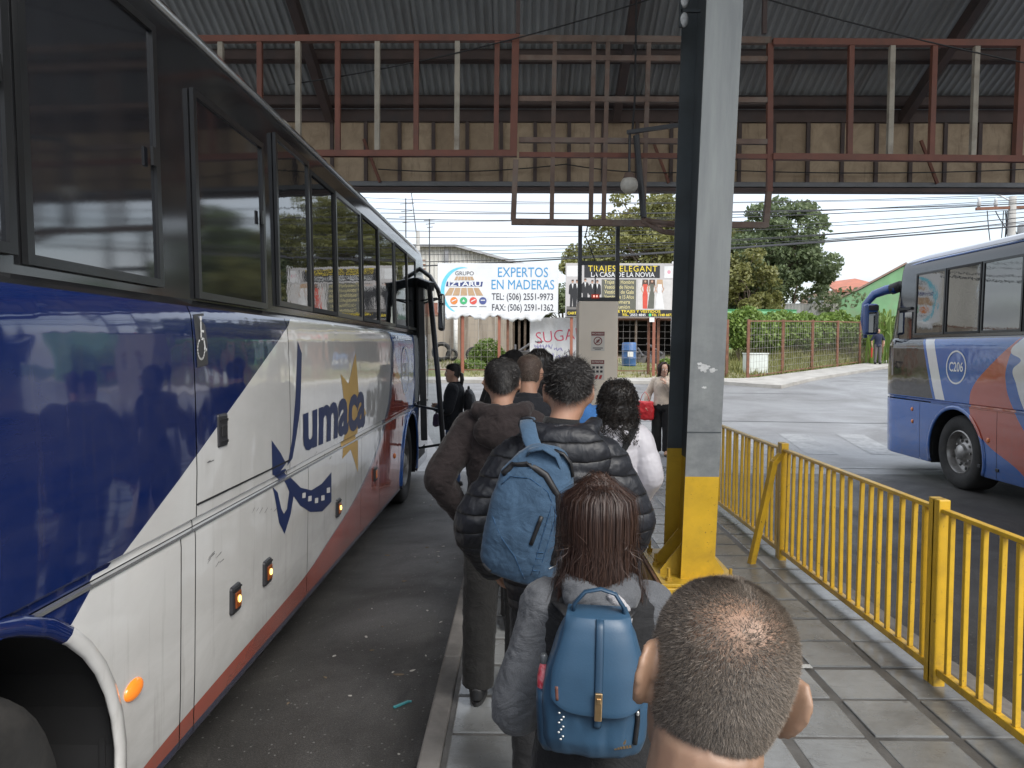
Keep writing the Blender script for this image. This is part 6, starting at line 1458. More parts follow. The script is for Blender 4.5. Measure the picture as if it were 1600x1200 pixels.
def hair_mat(name, c0, c1, rough=0.38):
    def fn(t, b, c, vec):
        isl = t.n('ShaderNodeNewGeometry').outputs['Random Per Island']
        col = t.mix(isl, c0, c1); t.t.links.new(col, b.inputs['Base Color']); b.inputs['Roughness'].default_value = rough; b.inputs['Specular IOR Level'].default_value = 0.45
    return mat(name, fn=fn)
M_HAIR_BLACK = hair_mat('black_hair', (0.006, 0.005, 0.005), (0.022, 0.017, 0.014)); M_HAIR_BROWN = hair_mat('brown_hair', (0.022, 0.010, 0.007), (0.050, 0.0235, 0.0145), 0.45)
M_HAIRBASE = mat('hair_base', (0.007, 0.006, 0.006), 0.85); M_HAIR_GREY = hair_mat('greying_hair', (0.014, 0.011, 0.009), (0.25, 0.20, 0.155), 0.45)
M_EYEW = mat('eye_white', (.7, .68, .65), .2); M_IRIS = mat('iris', (.03, .02, .015), .1); M_LIP = mat('lip', (.33, .12, .10), .4)
HEADP = [(-.128, .050, .018, .020), (-.118, .050, .036, .036), (-.098, .038, .052, .052), (-.07, .018, .062, .074), (-.035, .004, .070, .090), (.0, -.002, .0755, .097), (.03, -.004, .078, .0995), (.06, -.006, .0765, .097), (.085, -.008, .068, .087), (.104, -.009, .053, .069), (.116, -.010, .033, .044), (.121, -.010, .012, .018)]
def headr(z):
    P = HEADP
    if z <= P[0][0]: return P[0][1:]
    for a, b in zip(P[:-1], P[1:]):
        if z <= b[0]:
            t = (z - a[0]) / (b[0] - a[0]); return tuple(a[i] + (b[i] - a[i]) * t for i in (1, 2, 3))
    return P[-1][1:]
_zz = np.array([p[0] for p in HEADP]); _hc = np.array([p[1] for p in HEADP]); _hx = np.array([p[2] for p in HEADP]); _hy = np.array([p[3] for p in HEADP])
def head_surf(th, z, out=0.0):
    """numpy: scalp points and normals in head space"""
    cy = np.interp(z, _zz, _hc); rx = np.interp(z, _zz, _hx); ry = np.interp(z, _zz, _hy)
    p = np.stack([rx * np.cos(th), cy + ry * np.sin(th), z], -1)
    n = np.stack([np.cos(th) / .078, np.sin(th) / .098, (z - .01) / .112 / .112 * .085], -1); n /= np.linalg.norm(n, axis=-1)[..., None]
    return p + n * out, n
def head_parts(mb, Hm, ear=1.0, nose=True):
    t = MB(); t.stack([(z, 0, cy, rx, ry) for z, cy, rx, ry in HEADP], 26)
    if nose:
        t.tube([(0, .088, .032), (0, .103, .0), (0, .112, -.022), (0, .098, -.034)], [(.009, .008), (.011, .009), (.016, .012), (.012, .007)], 8)
        t.ball((0, .083, -.066), (.024, .014, .006)); t.ball((0, .082, -.078), (.02, .013, .007)); t.ball((0, .078, .034), (.055, .016, .010)); t.ball((0, .068, -.105), (.022, .018, .014))
        for s in (-1, 1): t.ball((s * .042, .060, -.028), (.024, .022, .02))
    for s in (-1, 1):
        E = Matrix.Translation((s * .073, -.004, -.004))
        pts = [(.012, .010), (.010, .022), (-.002, .033), (-.018, .031), (-.028, .017), (-.029, .0), (-.022, -.016), (-.012, -.027), (.0, -.033), (.008, -.026), (.011, -.012)]
        P = [E @ Vector((s * ear * (.005 + .46 * max(0, .012 - y)), y * ear, z * ear)) for y, z in pts]
        t.tube(P, [.005 * ear, .0055 * ear, .0055 * ear, .0055 * ear, .0055 * ear, .005 * ear, .005 * ear, .006 * ear, .0075 * ear, .0065 * ear, .005 * ear], 8)
        c = E @ Vector((s * ear * .0085, -.008 * ear, .001 * ear)); t.ball(c, (.0050, .021 * ear, .031 * ear), M=Matrix.Rotation(s * R(25), 3, 'Z').to_4x4())
        t.tube([E @ Vector((s * ear * (.008 + .46 * max(0, .012 - y)), y * ear, z * ear)) for y, z in ((-.004, .020), (-.014, .012), (-.017, -.002), (-.010, -.016), (-.001, -.018))], .0042 * ear, 8)
    t.xf(Hm); mb.add(t.v, t.f)
TORSO = [(.82, 0, 0, .150, .105), (.88, 0, -.004, .168, .118), (.94, 0, -.006, .165, .118), (1.02, 0, 0, .150, .105), (1.10, 0, .002, .142, .100), (1.20, 0, 0, .150, .106), (1.29, 0, -.005, .164, .112), (1.36, 0, -.012, .170, .104), (1.41, 0, -.016, .155, .086), (1.445, 0, -.018, .115, .070), (1.47, 0, -.018, .070, .060)]
def torso(mb, out, z0=.82, z1=1.475, quilt=None, wide=1.0, sub=4, belly=0.0):
    rows = []; zs = np.linspace(z0, z1, 14 * sub)
    A = np.array(TORSO)
    for z in zs:
        cx, cy, rx, ry = (np.interp(z, A[:, 0], A[:, k]) for k in (1, 2, 3, 4)); q = quilt(z) if quilt else 0
        rows.append((z, cx, cy - belly, rx * wide + out + q, ry + out + q))
    mb.stack(rows, 30)
def limb(mb, pts, rads, n=12, sub=6, mod=None, endball=True):
    P = []; Rr = []; s = 0
    for i in range(len(pts) - 1):
        a, b = Vector(pts[i]), Vector(pts[i + 1])
        for k in range(sub):
            t = k / sub; P.append(a.lerp(b, t)); r = rads[i] + (rads[i + 1] - rads[i]) * t; Rr.append(r)
    P.append(Vector(pts[-1])); Rr.append(rads[-1])
    # round the bends a little
    for _ in range(2): P = [P[0]] + [(P[i - 1] + P[i] * 2 + P[i + 1]) / 4 for i in range(1, len(P) - 1)] + [P[-1]]
    if mod:
        d = 0; R2 = []
        for i, r in enumerate(Rr):
            if i: d += (P[i] - P[i - 1]).length
            R2.append(r + mod(d))
        Rr = R2
    mb.tube(P, Rr, n); mb.ball(P[0], Rr[0] * .98, 12, 8); 
    if endball: mb.ball(P[-1], Rr[-1] * .98, 12, 8)
def hand_mesh(wr, d, pn, side, curl=.5, s=1.0):
    """palm and five separate fingers; d = finger direction, pn = palm normal"""
    d = Vector(d).normalized(); pn = Vector(pn); pn = (pn - d * d.dot(pn)).normalized(); a = d.cross(pn) * side; wr = Vector(wr)
    M = Matrix((a, d, pn)).transposed().to_4x4(); M.translation = wr; mb = MB()
    q = lambda x, y, z: M @ Vector((x * s, y * s, z * s))
    mb.tube([q(0, -.02, 0), q(0, .02, 0), q(0, .06, 0), q(0, .09, 0)], [(.026 * s, .020 * s), (.034 * s, .017 * s), (.041 * s, .015 * s), (.038 * s, .011 * s)], 14, side=a)
    for (x, L, dx) in ((-.030, .068, -.10), (-.0105, .078, -.03), (.0095, .074, .03), (.029, .058, .12)):
        p = Vector((x, .082, 0)); ang = 0.12; P = [p]; 
        for k, f in enumerate((.45, .32, .23)):
            ang += curl * (.55 if k == 0 else .75); p = p + Vector((dx * L * f, L * f * math.cos(ang), L * f * math.sin(ang))); P.append(p)
        mb.tube([q(*v) for v in P], [.0088 * s, .0082 * s, .0074 * s, .0058 * s], 8); mb.ball(q(*P[-1]), .0058 * s, 8, 6)
    P = [Vector((-.030, .018, .004)), Vector((-.052, .042, .012)), Vector((-.058, .066, .022)), Vector((-.054, .086, .032))]
    mb.tube([q(*v) for v in P], [.013 * s, .0105 * s, .009 * s, .007 * s], 8); mb.ball(q(*P[-1]), .007 * s, 8, 6)
    return remesh(mb, .0042 * s, 2)
def fold_noise(amp, sc, seed=0.0, stretch=(1, 1, 1)):
    def f(p, n):
        v = Vector((p.x * sc * stretch[0] + seed, p.y * sc * stretch[1], p.z * sc * stretch[2]))
        a = mnoise.noise(v); b = mnoise.noise(v * 2.3 + Vector((3, 1, 7)))
        return amp * ((1 - abs(a) * 2) * .6 + b * .5)
    return f
class Person:
    def __init__(s, label, loc, H, face=0.0, head_rot=(0, 0, 0), head_off=(0, 0, 0), arms=None, legs=None, skin=None, slim=1.0, voxel=.0125, ear=1.0, neck=1.0, shz=1.385):
        s.k = H / 1.725; s.S = Matrix.Scale(s.k, 4); s.t = thing('person', label, 'person', loc, face); s.slim = slim; s.face_ = face; s.loc = Vector(loc)
        s.skin = skin or M_SKIN
        s.arms = arms or {-1: ((-.255, -.03, 1.14), (-.25, .08, .90)), 1: ((.255, -.03, 1.14), (.25, .08, .90))}
        s.sh = {i: Vector((i * .172 * slim, -.015, shz)) for i in (-1, 1)}
        s.legs = legs or {-1: ((-.10, .012, .48), (-.105, -.02, .085), (-.04, 1)), 1: ((.10, .012, .48), (.105, -.02, .085), (.04, 1))}
        s.Hm = Matrix.Translation(Vector((0, -.012, 1.475)) + Vector(head_off)) @ (Matrix.Rotation(head_rot[2], 4, 'Z') @ Matrix.Rotation(head_rot[1], 4, 'Y') @ Matrix.Rotation(head_rot[0], 4, 'X')) @ Matrix.Translation((0, .022, .130))
        mb = MB(); torso(mb, -.012, .84, 1.475, wide=slim, sub=1); head_parts(mb, s.Hm, ear)
        nb = s.Hm @ Vector((0, -.022, -.055)); mb.tube([(0, -.018, 1.40), (0, -.016, 1.46), nb], [(.066 * neck, .062 * neck), (.056 * neck, .056 * neck), (.054 * neck, .056 * neck)], 16)
        for i in (-1, 1):
            el, wr = map(Vector, s.arms[i]); limb(mb, [s.sh[i], el, wr], [.050, .038, .026], 10, 3)
            kn, an, tw = s.legs[i]; limb(mb, [(i * .088, 0, .90), kn, an], [.080, .052, .036], 10, 3)
            f = Vector((tw[0], tw[1], 0)).normalized(); a = Vector(an); mb.tube([a + Vector((0, 0, .0)) - f * .05 + Vector((0, 0, -.045)), a + f * .05 + Vector((0, 0, -.045)), a + f * .15 + Vector((0, 0, -.06))], [(.032, .03), (.036, .03), (.03, .015)], 10)
        body = remesh(mb, voxel, 3); parts = [(body, 0)]
        for i in (-1, 1):
            el, wr = map(Vector, s.arms[i]); d = (wr - el).normalized(); parts.append((hand_mesh(wr + d * .005, d + Vector((0, .15, -.1)), Vector((-i, 0.1, 0)), i), 0))
        me = join_meshes('body', parts); me.transform(s.S); s.body = obj('body', me, s.skin, s.t)
        for i in (-1, 1):
            c = s.Hm @ Vector((i * .031, .083, .012)); e = MB().ball(c, .0125, 12, 8).xf(s.S).build('eye', M_EYEW, s.t, smooth=True); c2 = s.Hm @ Vector((i * .031, .0925, .012)); MB().ball(c2, (.006, .0042, .006), 10, 6).xf(s.S).build('iris', M_IRIS, e, smooth=True)
        MB().ball(s.Hm @ Vector((0, .0945, -.071)), (.021, .005, .0065), 12, 6).xf(s.S).build('lips', M_LIP, s.t, smooth=True)
    def add(s, name, me, m, parent=None): me.transform(s.S); return obj(name, me, m, parent or s.t, smooth=True)
    def jacket(s, m, out=.018, z0=.84, quilt=None, sleeve=.0, sl_mod=None, cuff=True, fold=.006, hood=None, collar=.012, voxel=.0085, seed=0.0, name='jacket', sm=3, sleeves=True, extra=None, fold_sc=9, short=None):
        mb = MB(); torso(mb, out, z0, 1.462, quilt, s.slim)
        mb.tube([(0, -.017, 1.42), (0, -.019, 1.455), (0, -.017, 1.485)], [(.090 + out, .078 + out * .6), (.070 + collar, .064 + collar), (.060 + collar, .056 + collar)], 20)
        if sleeves:
            for i in (-1, 1):
                el, wr = map(Vector, s.arms[i]); w_ = el.lerp(wr, .96) if short is None else el.lerp(wr, short)
                limb(mb, [s.sh[i] + Vector((-i * .02, 0, .0)), el, w_], [.056 + out * .8 + sleeve, .046 + out * .8 + sleeve, .034 + out * .6 + sleeve * .8], 16, 10, sl_mod)
        if hood: hood(mb)
        if extra: extra(mb)
        f1 = fold_noise(fold, fold_sc, seed, (1, 1, .55)); f2 = fold_noise(fold * .45, fold_sc * 3, seed + 5)
        me = remesh(mb, voxel, sm, lambda p, n: f1(p, n) + f2(p, n)); return s.add(name, me, m)
    def trousers(s, m, out=.014, fold=.006, flare=.0, top=.97, voxel=.010, seed=1.0):
        mb = MB(); torso(mb, out - .004, .84, top, None, s.slim, sub=2)
        for i in (-1, 1):
            kn, an, tw = s.legs[i]; a = Vector(an); limb(mb, [(i * .085, 0, .90), kn, a + Vector((0, 0, -.005))], [.083 + out, .058 + out + flare * .4, .044 + out + flare], 16, 10, endball=False)
        f1 = fold_noise(fold, 8, seed, (1, 1, .8)); f2 = fold_noise(fold * .6, 22, seed, (1, 1, 1.6))
        return s.add('trousers', remesh(mb, voxel, 3, lambda p, n: f1(p, n) + f2(p, n)), m)
    def shoes(s, m, sole):
        for i in (-1, 1):
            kn, an, tw = s.legs[i]; a = Vector(an); f = Vector((tw[0], tw[1], 0)).normalized(); sd = Vector((f.y, -f.x, 0)); g = -a.z
            mb = MB(); mb.tube([a - f * .065 + Vector((0, 0, g + .035)), a - f * .06 + Vector((0, 0, g + .06)), a + Vector((0, 0, g + .07)), a + f * .07 + Vector((0, 0, g + .058)), a + f * .15 + Vector((0, 0, g + .042)), a + f * .20 + Vector((0, 0, g + .032))], [(.034, .028), (.038, .045), (.040, .055), (.044, .045), (.046, .034), (.028, .020)], 14, side=sd)
            mb.tube([a + Vector((0, 0, g + .05)), a + Vector((0, 0, g + .115))], [.047, .044], 14)
            sh_ = s.add('shoe', remesh(mb, .007, 3), m)
            q = MB(); n = 18; pts = []
            for k in range(n):
                th = 2 * math.pi * k / n; pts.append((math.cos(th) * (.045 + .004 * math.sin(th)), .068 + math.sin(th) * .142))
            M_ = Matrix((sd, f, Vector((0, 0, 1)))).transposed().to_4x4(); M_.translation = a + Vector((0, 0, g + .004)); q.prism(pts, M_, .022); q.xf(s.S).build('sole', sole, sh_, bevel=.004)
    # hair ------------------------------------------------------------
    def cap(s, m, th=.010, front=.078, side=-.005, back=-.072, name='hair', noise_amp=.003, crown_thin=None, seed=0.0):
        nth, nz_ = 56, 18; V = []; F = []
        def line(a):
            f = math.sin(a); b = math.cos(a)
            return front * max(0, f) ** .8 + back * max(0, -f) ** .9 + side * abs(b) ** 2 + (.03 * abs(b) ** 6 if f > 0 else 0)
        for k in range(nth):
            a = 2 * math.pi * k / nth; z0 = line(a)
            for j in range(nz_ + 1):
                t = j / nz_; z = z0 + (.1205 - z0) * (1 - (1 - t) ** 1.8); o = th * min(1, .15 + t * 4) + noise_amp * mnoise.noise(Vector((a * 3 + seed, z * 50, seed))) * min(1, t * 4)
                p, n_ = head_surf(np.array(a), np.array(z), o + .0012); V.append(tuple(p))
        for k in range(nth):
            k2 = (k + 1) % nth
            for j in range(nz_): F.append((k * (nz_ + 1) + j, k2 * (nz_ + 1) + j, k2 * (nz_ + 1) + j + 1, k * (nz_ + 1) + j + 1))
        V.append(tuple(head_surf(np.array(0.), np.array(.121), th + .002)[0])); V[-1] = (0, -.010, .1215 + th)
        for k in range(nth): F.append((k * (nz_ + 1) + nz_, ((k + 1) % nth) * (nz_ + 1) + nz_, len(V) - 1))
        mb = MB().add(V, F); mb.xf(s.S @ s.Hm); s.line = line; return mb.build(name, m, s.t, smooth=True)
    def strands(s, m, n, length, width, out=.002, lift=.35, dens=None, name='hair_strands', seed=1, parent=None, crown=(0, -.055, .10), swirl=.5, jitter=.35, grav=.0, wave=0.0, seg=2):
        rng = np.random.default_rng(seed); n0 = n; n = int(n * 1.9); th = rng.uniform(0, 2 * np.pi, n)
        # sample the dome evenly by area
        zz = np.concatenate([np.linspace(-.12, .121, 500), np.full(60, .121)]); rr_ = np.concatenate([np.interp(zz[:500], _zz, (_hx + _hy) / 2), np.linspace(.015, .001, 60)])
        arc = np.hypot(np.diff(zz), np.diff(rr_)) * (rr_[1:] + rr_[:-1]); cdf = np.concatenate([[0], np.cumsum(arc)]); cdf /= cdf[-1]
        u = np.interp(rng.random(n), cdf, np.arange(560)); z = np.interp(u, np.arange(560), zz); shrink = np.interp(u, np.arange(560), rr_) / np.interp(z, _zz, (_hx + _hy) / 2)
        ln = np.array([s.line(a) for a in th]); p, nr = head_surf(th, z, out); p[:, 0] *= shrink; p[:, 1] = -.010 + (p[:, 1] + .010) * np.where(z >= .1209, shrink, 1.0)
        keep = z > ln
        if dens is not None: keep &= rng.random(n) < dens(p)
        p, nr = p[keep], nr[keep]; n = len(p)
        c = np.array(crown); away = p - c; away -= nr * (away * nr).sum(1)[:, None]; away /= np.linalg.norm(away, axis=1)[:, None] + 1e-6
        tang = np.cross(nr, away); d = away + tang * swirl * np.exp(-np.linalg.norm(p - c, axis=1) / .05)[:, None] + rng.normal(size=(n, 3)) * (jitter * (1 + 1.6 * np.exp(-np.linalg.norm(p - c, axis=1) / .022)))[:, None] + nr * lift; d[:, 2] -= grav; d /= np.linalg.norm(d, axis=1)[:, None]
        L = length * rng.uniform(.6, 1.25, n)[:, None]; sd = np.cross(d, nr); sd /= np.linalg.norm(sd, axis=1)[:, None] + 1e-6; sd = sd * width / 2 * rng.uniform(.6, 1.4, n)[:, None]
        bend = -nr * lift * .35 * L + np.array([0, 0, -grav * .3]) * L + (rng.normal(size=(n, 3)) * wave) * L
        p1 = p + d * L * .5; p2 = p + d * L + bend
        if seg == 1: V = np.stack([p - sd, p + sd, p2], 1).reshape(-1, 3); F = np.arange(n * 3).reshape(n, 3)
        else:
            V = np.stack([p - sd, p + sd, p1 - sd * .8, p1 + sd * .8, p2 - sd * .2, p2 + sd * .2], 1).reshape(-1, 3); b = np.arange(n)[:, None] * 6
            F = np.vstack([b + np.array([[0, 1, 3, 2]]), b + np.array([[2, 3, 5, 4]])])
        me = mesh_np(name, V, F); me.transform(s.S @ s.Hm); o = obj(name, me, m, parent or s.t); o['kind'] = 'stuff'; return o
    def long_hair(s, m, n, drop, width=.0035, spread=.9, seed=2, gap=None, thick=.014, back_y=-.105, thmax=128, ends=.05, name='hair_strands', parent=None, inward=.12, wob=.006):
        rng = np.random.default_rng(seed); u = rng.uniform(-1, 1, n); off = rng.uniform(.15, 1, n) ** .6 * thick; lenf = 1 - rng.random(n) ** 3 * ends / max(drop, .01) * 2.2
        if gap is not None: lenf *= np.array([1 - gap(x) for x in u])
        th = np.radians(-90 + u * thmax); K = 9; P = np.empty((n, K, 3)); ph = rng.uniform(0, 6.28, n); part = rng.normal(size=n) * .012
        for k in range(K):
            t = k / (K - 1)
            if t <= .4:
                z = np.full(n, .1195) + (-.035 - .1195) * (t / .4) ** 1.35
                rr_ = np.clip(t / .1, 0, 1); p, nr = head_surf(th, np.maximum(z, .03), 0); p[:, 2] = z; P[:, k] = p + nr * (off * (.45 + .55 * rr_))[:, None]
                P[:, k, 0] += part * (1 - t)
                if k == 0: P[:, k] = np.stack([part + rng.normal(size=n) * .006, -.014 + rng.normal(size=n) * .03, .1235 + off * .9], -1)
            else:
                q = (t - .4) / .6; p, nr = head_surf(th, np.full(n, .03), 0); p = p + nr * (off)[:, None]; ww = 0.0
                P[:, k, 0] = p[:, 0] * (1 - inward * q) * (1 + .07 * q * np.sin(ph + q * 2)) + wob * q * np.sin(ph + q * 4) + ww
                P[:, k, 1] = p[:, 1] + (back_y - p[:, 1]) * np.minimum(1, q * 1.2) * (.25 + .5 * (p[:, 1] > -.02)) - .012 * q
                P[:, k, 2] = -.035 - q * drop * lenf
        tg = np.gradient(P, axis=1); nr2 = P - np.array([0, -.01, 0]); nr2[:, :, 2] *= .2; sd = np.cross(tg, nr2); sd /= np.linalg.norm(sd, axis=2)[:, :, None] + 1e-9
        tw = rng.normal(size=(n, 1, 1)) * .35; nn = nr2 / (np.linalg.norm(nr2, axis=2)[:, :, None] + 1e-9); sd = sd + nn * tw
        wv = np.ones(K); wv[-1] = .15; wv[-2] = .7; sd = sd * (width / 2) * wv[None, :, None]
        V = np.stack([P - sd, P + sd], 2).reshape(-1, 3); b = (np.arange(n) * K * 2)[:, None]; F = []
        for k in range(K - 1): F.append(b + np.array([[2 * k, 2 * k + 1, 2 * k + 3, 2 * k + 2]]))
        me = mesh_np(name, V, np.vstack(F)); me.transform(s.S @ s.Hm); o = obj(name, me, m, parent or s.t, smooth=True); o['kind'] = 'stuff'; return o
    def hair_shell(s, m, drop, thick=.008, back_y=-.105, thmax=122, inward=.12, name='hair'):
        nu, K = 40, 14; V = []; F = []
        for i in range(nu + 1):
            u = -1 + 2 * i / nu; th = R(-90 + u * thmax)
            for k in range(K):
                t = k / (K - 1)
                if t <= .5: z = .1195 + (-.035 - .1195) * (t / .5) ** 1.35; p, nr = head_surf(np.array(th), np.array(max(z, .03)), thick); V.append((p[0], p[1], z + nr[2] * thick))
                else:
                    q = (t - .5) / .5; p, nr = head_surf(np.array(th), np.array(.03), thick); y = p[1] + (back_y - p[1]) * min(1, q * 1.2) * (.25 + .5 * (p[1] > -.02)) - .004 * q; V.append((p[0] * (1 - inward * q), y, -.035 - q * drop * (.86 + .1 * math.sin(i * 1.9))))
        V.append((0, -.012, .123 + thick)); F += [(i * K, (i + 1) * K, len(V) - 1) for i in range(nu)]
        for i in range(nu):
            for k in range(K - 1): F.append((i * K + k, (i + 1) * K + k, (i + 1) * K + k + 1, i * K + k + 1))
        mb = MB().add(V, F); mb.xf(s.S @ s.Hm); return mb.build(name, m, s.t, smooth=True)
    def world(s, p): return Matrix.Translation(s.loc) @ Matrix.Rotation(s.face_, 4, 'Z') @ (s.S @ Vector(p))

M_DENIM = cloth('dark_denim', (0.022, 0.026, 0.034)); M_BLKCLOTH = cloth('black_cloth', (0.012, 0.012, 0.013)); M_GREYTR = cloth('charcoal_trouser', (0.024, 0.023, 0.022)); M_JEANS = cloth('blue_denim', (0.035, 0.065, 0.14)); M_SHOE = mat('black_shoe', (0.012, 0.012, 0.013), .45, var=.2); M_SOLE = mat('dark_sole', (.03, .03, .03), .8); M_SOLEW = mat('pale_sole', (.4, .39, .37), .8)
def puff(period, amp, phase=0.0): return lambda z: amp * (abs(math.sin(math.pi * (z + phase) / period)) ** .42 - .7)

# -- balding man right in front of the camera
P1 = Person('balding man with close-cropped greying hair, seen from behind, last in the queue', (.179, .735, 0), 1.515, R(-3), head_rot=(R(-3), R(13), R(2)), voxel=.0054, ear=1.06, neck=1.16, skin=skin_mat('skin_warm', (0.275, 0.168, 0.110), .04))
P1.jacket(cloth('grey_knit', (.10, .105, .115)), .014, seed=3.1, voxel=.010); P1.trousers(M_DENIM, voxel=.012); P1.shoes(M_SHOE, M_SOLE)
P1.line = lambda a: .060 * max(0, math.sin(a)) ** .8 + -.112 * max(0, -math.sin(a)) ** .9 + (-.012) * abs(math.cos(a)) ** 2
CR = np.array((-.012, -.070, .084))
def p1dens(p):
    d = np.linalg.norm((p - CR) * np.array([1, 1.15, 1.0]), axis=1); return np.clip((d - .008) / .074, .10, 1) ** 1.25 * np.clip((p[:, 2] + .108) / .05, .05, 1)
P1.strands(M_HAIR_GREY, 140000, .0075, .00042, seg=1, out=.0003, lift=.5, dens=p1dens, crown=tuple(CR), swirl=1.2, jitter=.45, seed=5, name='hair')
P1.strands(mat('scalp_stubble', (.016, .012, .010), .7), 45000, .0035, .00075, seg=1, out=.0002, lift=.35, dens=lambda p: p1dens(p) * np.clip(.35 + (p[:, 2] + .09) / .09, 0, 1), crown=tuple(CR), swirl=1.0, jitter=.5, seed=6, name='hair_undergrowth')

# -- girl with long brown hair
P2 = Person('girl with long brown hair, grey hoodie and black vest carrying a small blue backpack', (.185, 1.70, 0), 1.435, R(-2), arms={-1: ((-.235, -.05, 1.09), (-.13, .17, 1.05)), 1: ((.235, -.05, 1.09), (.13, .17, 1.05))}, slim=.92)
def hoodlump(mb):
    mb.tube([(-.085, -.055, 1.475), (-.06, -.105, 1.445), (0, -.125, 1.42), (.06, -.105, 1.445), (.085, -.055, 1.475)], [.03, .042, .05, .042, .03], 12); mb.ball((0, -.12, 1.36), (.085, .035, .075))
P2.jacket(cloth('grey_fleece', (.088, .091, .098), .95), .020, sleeve=.004, hood=hoodlump, seed=1.3, voxel=.007, fold=.008); 
P2.jacket(cloth('black_vest', (.014, .014, .015), .85), .032, z0=.88, sleeves=False, collar=.004, seed=4.0, voxel=.008, name='vest', fold=.005)
hl_ = MB(); hl_.tube([(-.045, -.130, 1.455), (-.02, -.158, 1.425), (0.008, -.168, 1.39), (.035, -.165, 1.36)], [(.018, .012), (.024, .014), (.024, .014), (.015, .01)], 10); hl_.tube([(.02, -.163, 1.47), (.055, -.150, 1.43), (.07, -.145, 1.38)], [(.014, .01), (.02, .012), (.014, .01)], 10)
P2.add('hood_lining', remesh(hl_, .006, 2, fold_noise(.004, 40)), cloth('pale_lining', (.36, .35, .36), .95))
P2.trousers(M_BLKCLOTH, .016); P2.shoes(M_SHOE, M_SOLEW)
P2.hair_shell(M_HAIR_BROWN, .22, .008, inward=-.12); P2.long_hair(M_HAIR_BROWN, 700, .28, .0010, seed=33, thick=.036, ends=.16, inward=-.22, back_y=-.13, wob=.022, name='flyaway_hair'); P2.long_hair(M_HAIR_BROWN, 22000, .385, .0010, seed=3, thick=.011, ends=.13, inward=-.24, back_y=-.13, gap=lambda u: .42 * math.exp(-((u - .12) / .10) ** 2), wob=.007)
P2.line = lambda a: -.02

# -- man in black puffer
P3 = Person('man with short wavy black hair in a quilted black puffer jacket', (.150, 2.72, 0), 1.715, R(0), head_rot=(R(-7), R(1), R(-2)), head_off=(.028, .0, -.004), arms={-1: ((-.315, -.06, 1.11), (-.25, .10, .92)), 1: ((.275, -.02, 1.12), (.235, .12, .92))}, ear=1.05, shz=1.352)
def puffhood(mb):
    mb.tube([(-.13, -.02, 1.485), (-.10, -.10, 1.465), (0, -.14, 1.44), (.10, -.10, 1.465), (.13, -.02, 1.485)], [.028, .036, .040, .036, .028], 14)
    mb.ball((.02, -.140, 1.375), (.155, .055, .115), 20, 12); mb.ball((.03, -.165, 1.285), (.125, .045, .055), 16, 10)
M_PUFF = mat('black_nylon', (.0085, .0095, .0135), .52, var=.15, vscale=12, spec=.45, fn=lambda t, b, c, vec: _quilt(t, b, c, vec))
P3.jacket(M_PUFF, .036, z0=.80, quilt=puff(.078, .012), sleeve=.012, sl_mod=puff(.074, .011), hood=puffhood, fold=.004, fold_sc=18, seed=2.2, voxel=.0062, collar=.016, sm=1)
P3.trousers(M_BLKCLOTH, .018, seed=2.0); P3.shoes(M_SHOE, M_SOLE); MB().tube([(0, -.02, 1.44), (.006, -.018, 1.505)], [(.076, .072), (.066, .064)], 20).xf(P3.S).build('collar', M_BLKCLOTH, P3.t, smooth=True)
P3.cap(M_HAIRBASE, .011, back=-.036, side=.016, noise_amp=.006); P3.strands(M_HAIR_BLACK, 20000, .020, .0011, out=.009, lift=.5, jitter=.75, seed=8, wave=.35)

# -- man in dark brown hoodie
P4 = Person('man with short black hair in a dark brown hoodie beside the kerb', (-.085, 3.60, 0), 1.70, R(-4), head_rot=(R(-3), R(0), R(3)), head_off=(.0, 0, 0), arms={-1: ((-.315, -.05, 1.13), (-.225, .10, .93)), 1: ((.27, -.03, 1.13), (.22, .12, .95))}, legs={-1: ((-.11, .01, .48), (-.115, -.03, .085), (-.06, 1)), 1: ((.10, .02, .48), (.10, .0, .085), (.06, 1))}, ear=1.05)
def hood4(mb):
    mb.tube([(-.12, .0, 1.485), (-.105, -.085, 1.470), (0, -.135, 1.452), (.105, -.085, 1.470), (.12, .0, 1.485)], [.033, .042, .048, .042, .033], 14); mb.ball((0, -.135, 1.38), (.125, .045, .09), 18, 10)
P4.jacket(cloth('brown_hoodie', (.023, .017, .017), .92), .024, z0=.84, sleeve=.010, hood=hood4, fold=.010, seed=5.5, voxel=.0078)
P4.trousers(M_GREYTR, .022, flare=.012, seed=3.0); P4.shoes(M_SHOE, M_SOLE)
P4.cap(M_HAIRBASE, .010, back=-.048, side=.012, noise_amp=.004); P4.strands(M_HAIR_BLACK, 16000, .014, .0010, out=.010, lift=.4, jitter=.5, seed=9, grav=.3)

# -- curly haired woman in white
P8 = Person('woman with black curly hair in a white quilted jacket with a black strap', (.585, 4.40, 0), 1.545, R(0), slim=.88, arms={-1: ((-.225, -.03, 1.13), (-.15, .16, 1.02)), 1: ((.225, -.05, 1.12), (.19, .12, .95))}, shz=1.37)
P8.jacket(mat('white_nylon', (.52, .50, .53), .5, var=.05, vscale=8, bump=.15, bscale=60), .034, z0=.90, quilt=puff(.13, .010), sleeve=.014, sl_mod=puff(.13, .009), fold=.006, seed=6.6, collar=.02)
P8.trousers(M_DENIM, .012, seed=4.0); P8.shoes(M_SHOE, M_SOLEW)
MB().tube([(.135, .09, 1.44), (.13, -.02, 1.487), (.09, -.13, 1.425), (.03, -.178, 1.32), (-.05, -.178, 1.20), (-.12, -.16, 1.08)], [(.022, .006)] * 6, 8, side=(.8, .3, .3)).xf(P8.S).build('strap', M_BLKCLOTH, P8.t, smooth=True)
